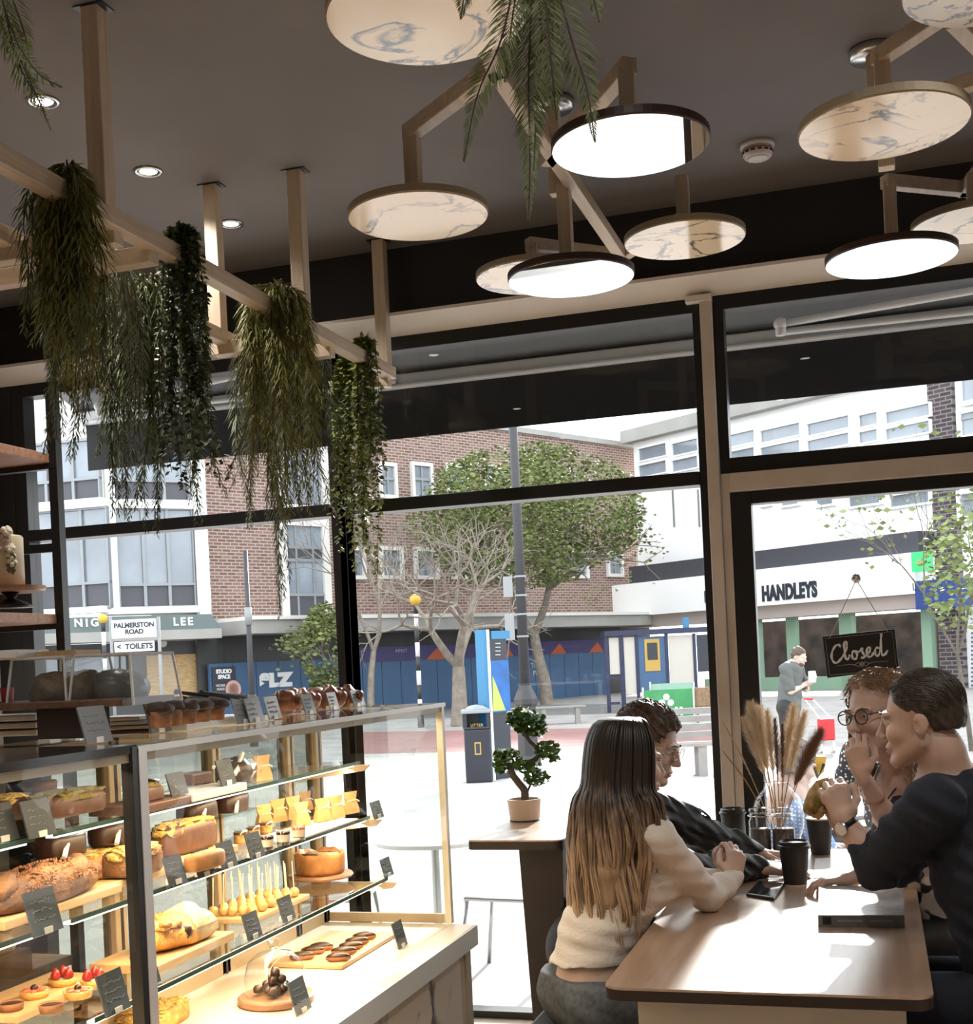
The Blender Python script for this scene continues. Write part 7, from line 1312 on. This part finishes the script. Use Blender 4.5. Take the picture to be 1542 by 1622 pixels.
# ---------------------------------------------------------------- people at the tables outside, close to the glass
D6 = 6.9
def seated(label, hx, hy, D, f, body_mt, hair_mt, dx=.0, tilt=(0, 0, 1), sc=1.0, hairfn=True, fem=False):
    hd = Head(atD(hx, hy, D), f, tilt, sc); fw = Vector((f[0], f[1], 0)).normalized(); rt_ = Vector((fw.y, -fw.x, 0)); nb = hd.c-fw*.06+Vector((0, 0, -.19)); hip = Vector((nb.x-fw.x*.12, nb.y-fw.y*.12, GZ+.55)); shR = nb+rt_*.18+Vector((0, 0, -.06)); shL = nb-rt_*.18+Vector((0, 0, -.06)); kn = hip+fw*.42
    B = Body(.007); hd.add(B, fem); B.chain([hd.p(-.04, 0, -.1), nb], [.055, .06]); B.cone(nb, hip, .11, .12, .05); T = Body(.008); T.cone(shL, shR, .075, .075, .05); T.cone(nb+Vector((0, 0, -.1)), hip, .13, .16, .05)
    for s_, sh in ((1, shR), (-1, shL)): el = sh+fw*.12+rt_*.03*s_+Vector((0, 0, -.27)); wr_ = el+fw*.22-rt_*.05*s_+Vector((0, 0, .03)); B.chain([sh, el, wr_], [.045, .04, .028]); hand(B, wr_, fw, (0, 0, 1), -s_, (.4, .4, .4, .4), (.3, .3), 1, thin=1.2); T.chain([sh, el, el.lerp(wr_, .4)], [.075, .058, .05])
    J = Body(.01); J.cone(hip+rt_*.07, hip-rt_*.07, .15, .15, .05)
    for s_ in (-1, 1): J.chain([hip+rt_*.09*s_, kn+rt_*.1*s_, kn+rt_*.1*s_-Vector((0, 0, .45))], [.11, .08, .055])
    o = person(label, None, B, 'skin_pale'); T.build('shirt', body_mt, o, disp=wr(.004, 24, 24, 30)); J.build('trousers', 'jacket_black', o)
    for s_ in (-1, 1): q = kn+rt_*.1*s_+fw*.05; m = MB(); lump(m, (q.x, q.y, GZ+.045), .11, .05, .05, .02, rot=Matrix.Rotation(math.atan2(fw.y, fw.x), 3, 'Z'), flat=-.9); m.build('shoe', 'bench_black', o, smooth=True)
    if hairfn: short_hair(hd, hair_mt, o, -.06, .016, .004, fr=90, n=500, curl=.8)
    return o, hd, nb, hip
mat('check_shirt', (.6, .66, .75), .85); nt = MATS['check_shirt'].node_tree; v = coords(nt, (1, 1, 1)); ck = node(nt, 'ShaderNodeTexBrick', Scale=1.0); ck.offset = 0; ck.inputs['Brick Width'].default_value = .022; ck.inputs['Row Height'].default_value = .022; ck.inputs['Mortar Size'].default_value = .007; ck.inputs['Color1'].default_value = ck.inputs['Color2'].default_value = (.72, .76, .82, 1); ck.inputs['Mortar'].default_value = (.22, .32, .55, 1)
mp = coords(nt, (1, 1, 1), (PI/2, 0, 0)); nt.links.new(mp, ck.inputs['Vector']); nt.links.new(ck.outputs[0], nt.nodes['Principled BSDF'].inputs['Base Color'])
mat('dotted_black', (.02, .02, .022), .8); nt = MATS['dotted_black'].node_tree; v = coords(nt); vo = node(nt, 'ShaderNodeTexVoronoi', Scale=42.0); nt.links.new(v, vo.inputs['Vector']); nt.links.new(ramp(nt, vo.outputs[0], [(.28, (.55, .5, .46)), (.34, (.018, .018, .02))]), nt.nodes['Principled BSDF'].inputs['Base Color'])
P6, h6, nb6, hip6 = seated('older person with grey hair and blue checked shirt sitting outside behind the dried grasses', 1262, 1212, 6.9, (.75, .55, -.25), 'check_shirt', 'hair_grey', tilt=(.25, .1, 1))
P7, h7, nb7, hip7 = seated('person in black dotted clothes sitting outside beside the checked shirt', 1380, 1120, 7.4, (-.6, .7, -.1), 'dotted_black', 'hair_grey', fem=True)
q = atD(1297, 1216, 7.0); m = MB(); m.prism([atD(1285, 1198, 7.0), atD(1310, 1198, 7.0), atD(1306, 1222, 7.0), atD(1296, 1232, 7.0)], Yb*.1); t = m.build('shoulder_bag', mat('bag_yellow', (.62, .38, .06), .6), P7); m = MB(); m.tube([atD(1285, 1198, 6.98), atD(1296, 1232, 6.98), atD(1306, 1210, 6.98)], .01, 6); m.build('trim', 'frame_black', t)
mat('bistro_metal', (.5, .5, .5), .3, 1)
def bistro(c, label, chairs):
    t = thing('bistro_table', label, 'table', c); c = Vector(c); MB().lathe(c, [(.35, .71), (.36, .72), (.36, .735), (0, .735)], 40).build('tabletop', 'plate_white', t); MB().cyl(c+Vector((0, 0, .02)), c+Vector((0, 0, .71)), .025).build('pedestal', 'bistro_metal', t); MB().lathe(c, [(.22, 0), (.2, .02), (.03, .03)], 30).build('base', 'bistro_metal', t)
def ochair(c, fw, label):
    c = Vector(c); fw = Vector((fw[0], fw[1], 0)).normalized(); sd = Vector((fw.y, -fw.x, 0)); t = thing('bistro_chair', label, 'chair', c, 0, 'metal chairs outside the window'); m = MB(); m.obox(c+Vector((0, 0, .45)), fw*.2, sd*.2, Vector((0, 0, .012))); m.build('seat', 'bistro_metal', t, bevel=.01)
    m = MB(); m.tube(smooth([c-fw*.2+sd*.2+Vector((0, 0, .45)), c-fw*.26+sd*.2+Vector((0, 0, .72)), c-fw*.28+Vector((0, 0, .84)), c-fw*.26-sd*.2+Vector((0, 0, .72)), c-fw*.2-sd*.2+Vector((0, 0, .45))], 5), .012, 8); m.build('backrest', 'bistro_metal', t, smooth=True)
    for a in (-1, 1):
        for b in (-1, 1): MB().cyl(c+fw*.18*a+sd*.18*b+Vector((0, 0, .45)), c+fw*.24*a+sd*.22*b, .013, n=8).build('leg', 'bistro_metal', t, smooth=True)
for o_, hp, f, l in ((P6, hip6, (.75, .55), 'metal chair under the person in the checked shirt'), (P7, hip7, (-.6, .7), 'metal chair under the person in dotted clothes')): ochair((hp.x, hp.y, GZ), f, l)
mid = (hip6+hip7)/2; bistro((mid.x+.1, mid.y+.75, GZ), 'round white bistro table outside in front of the seated pair', 0)
c = Vector((-2.3, 6.6, GZ)); bistro((-2.5, 6.9, GZ), 'round white bistro table outside seen through the display case', 0); ochair((-2.0, 6.7, GZ), (-1, .1), 'metal chair beside the bistro table seen through the case'); ochair((-3.0, 6.6, GZ), (1, .2), 'metal chair left of the bistro table seen through the case')
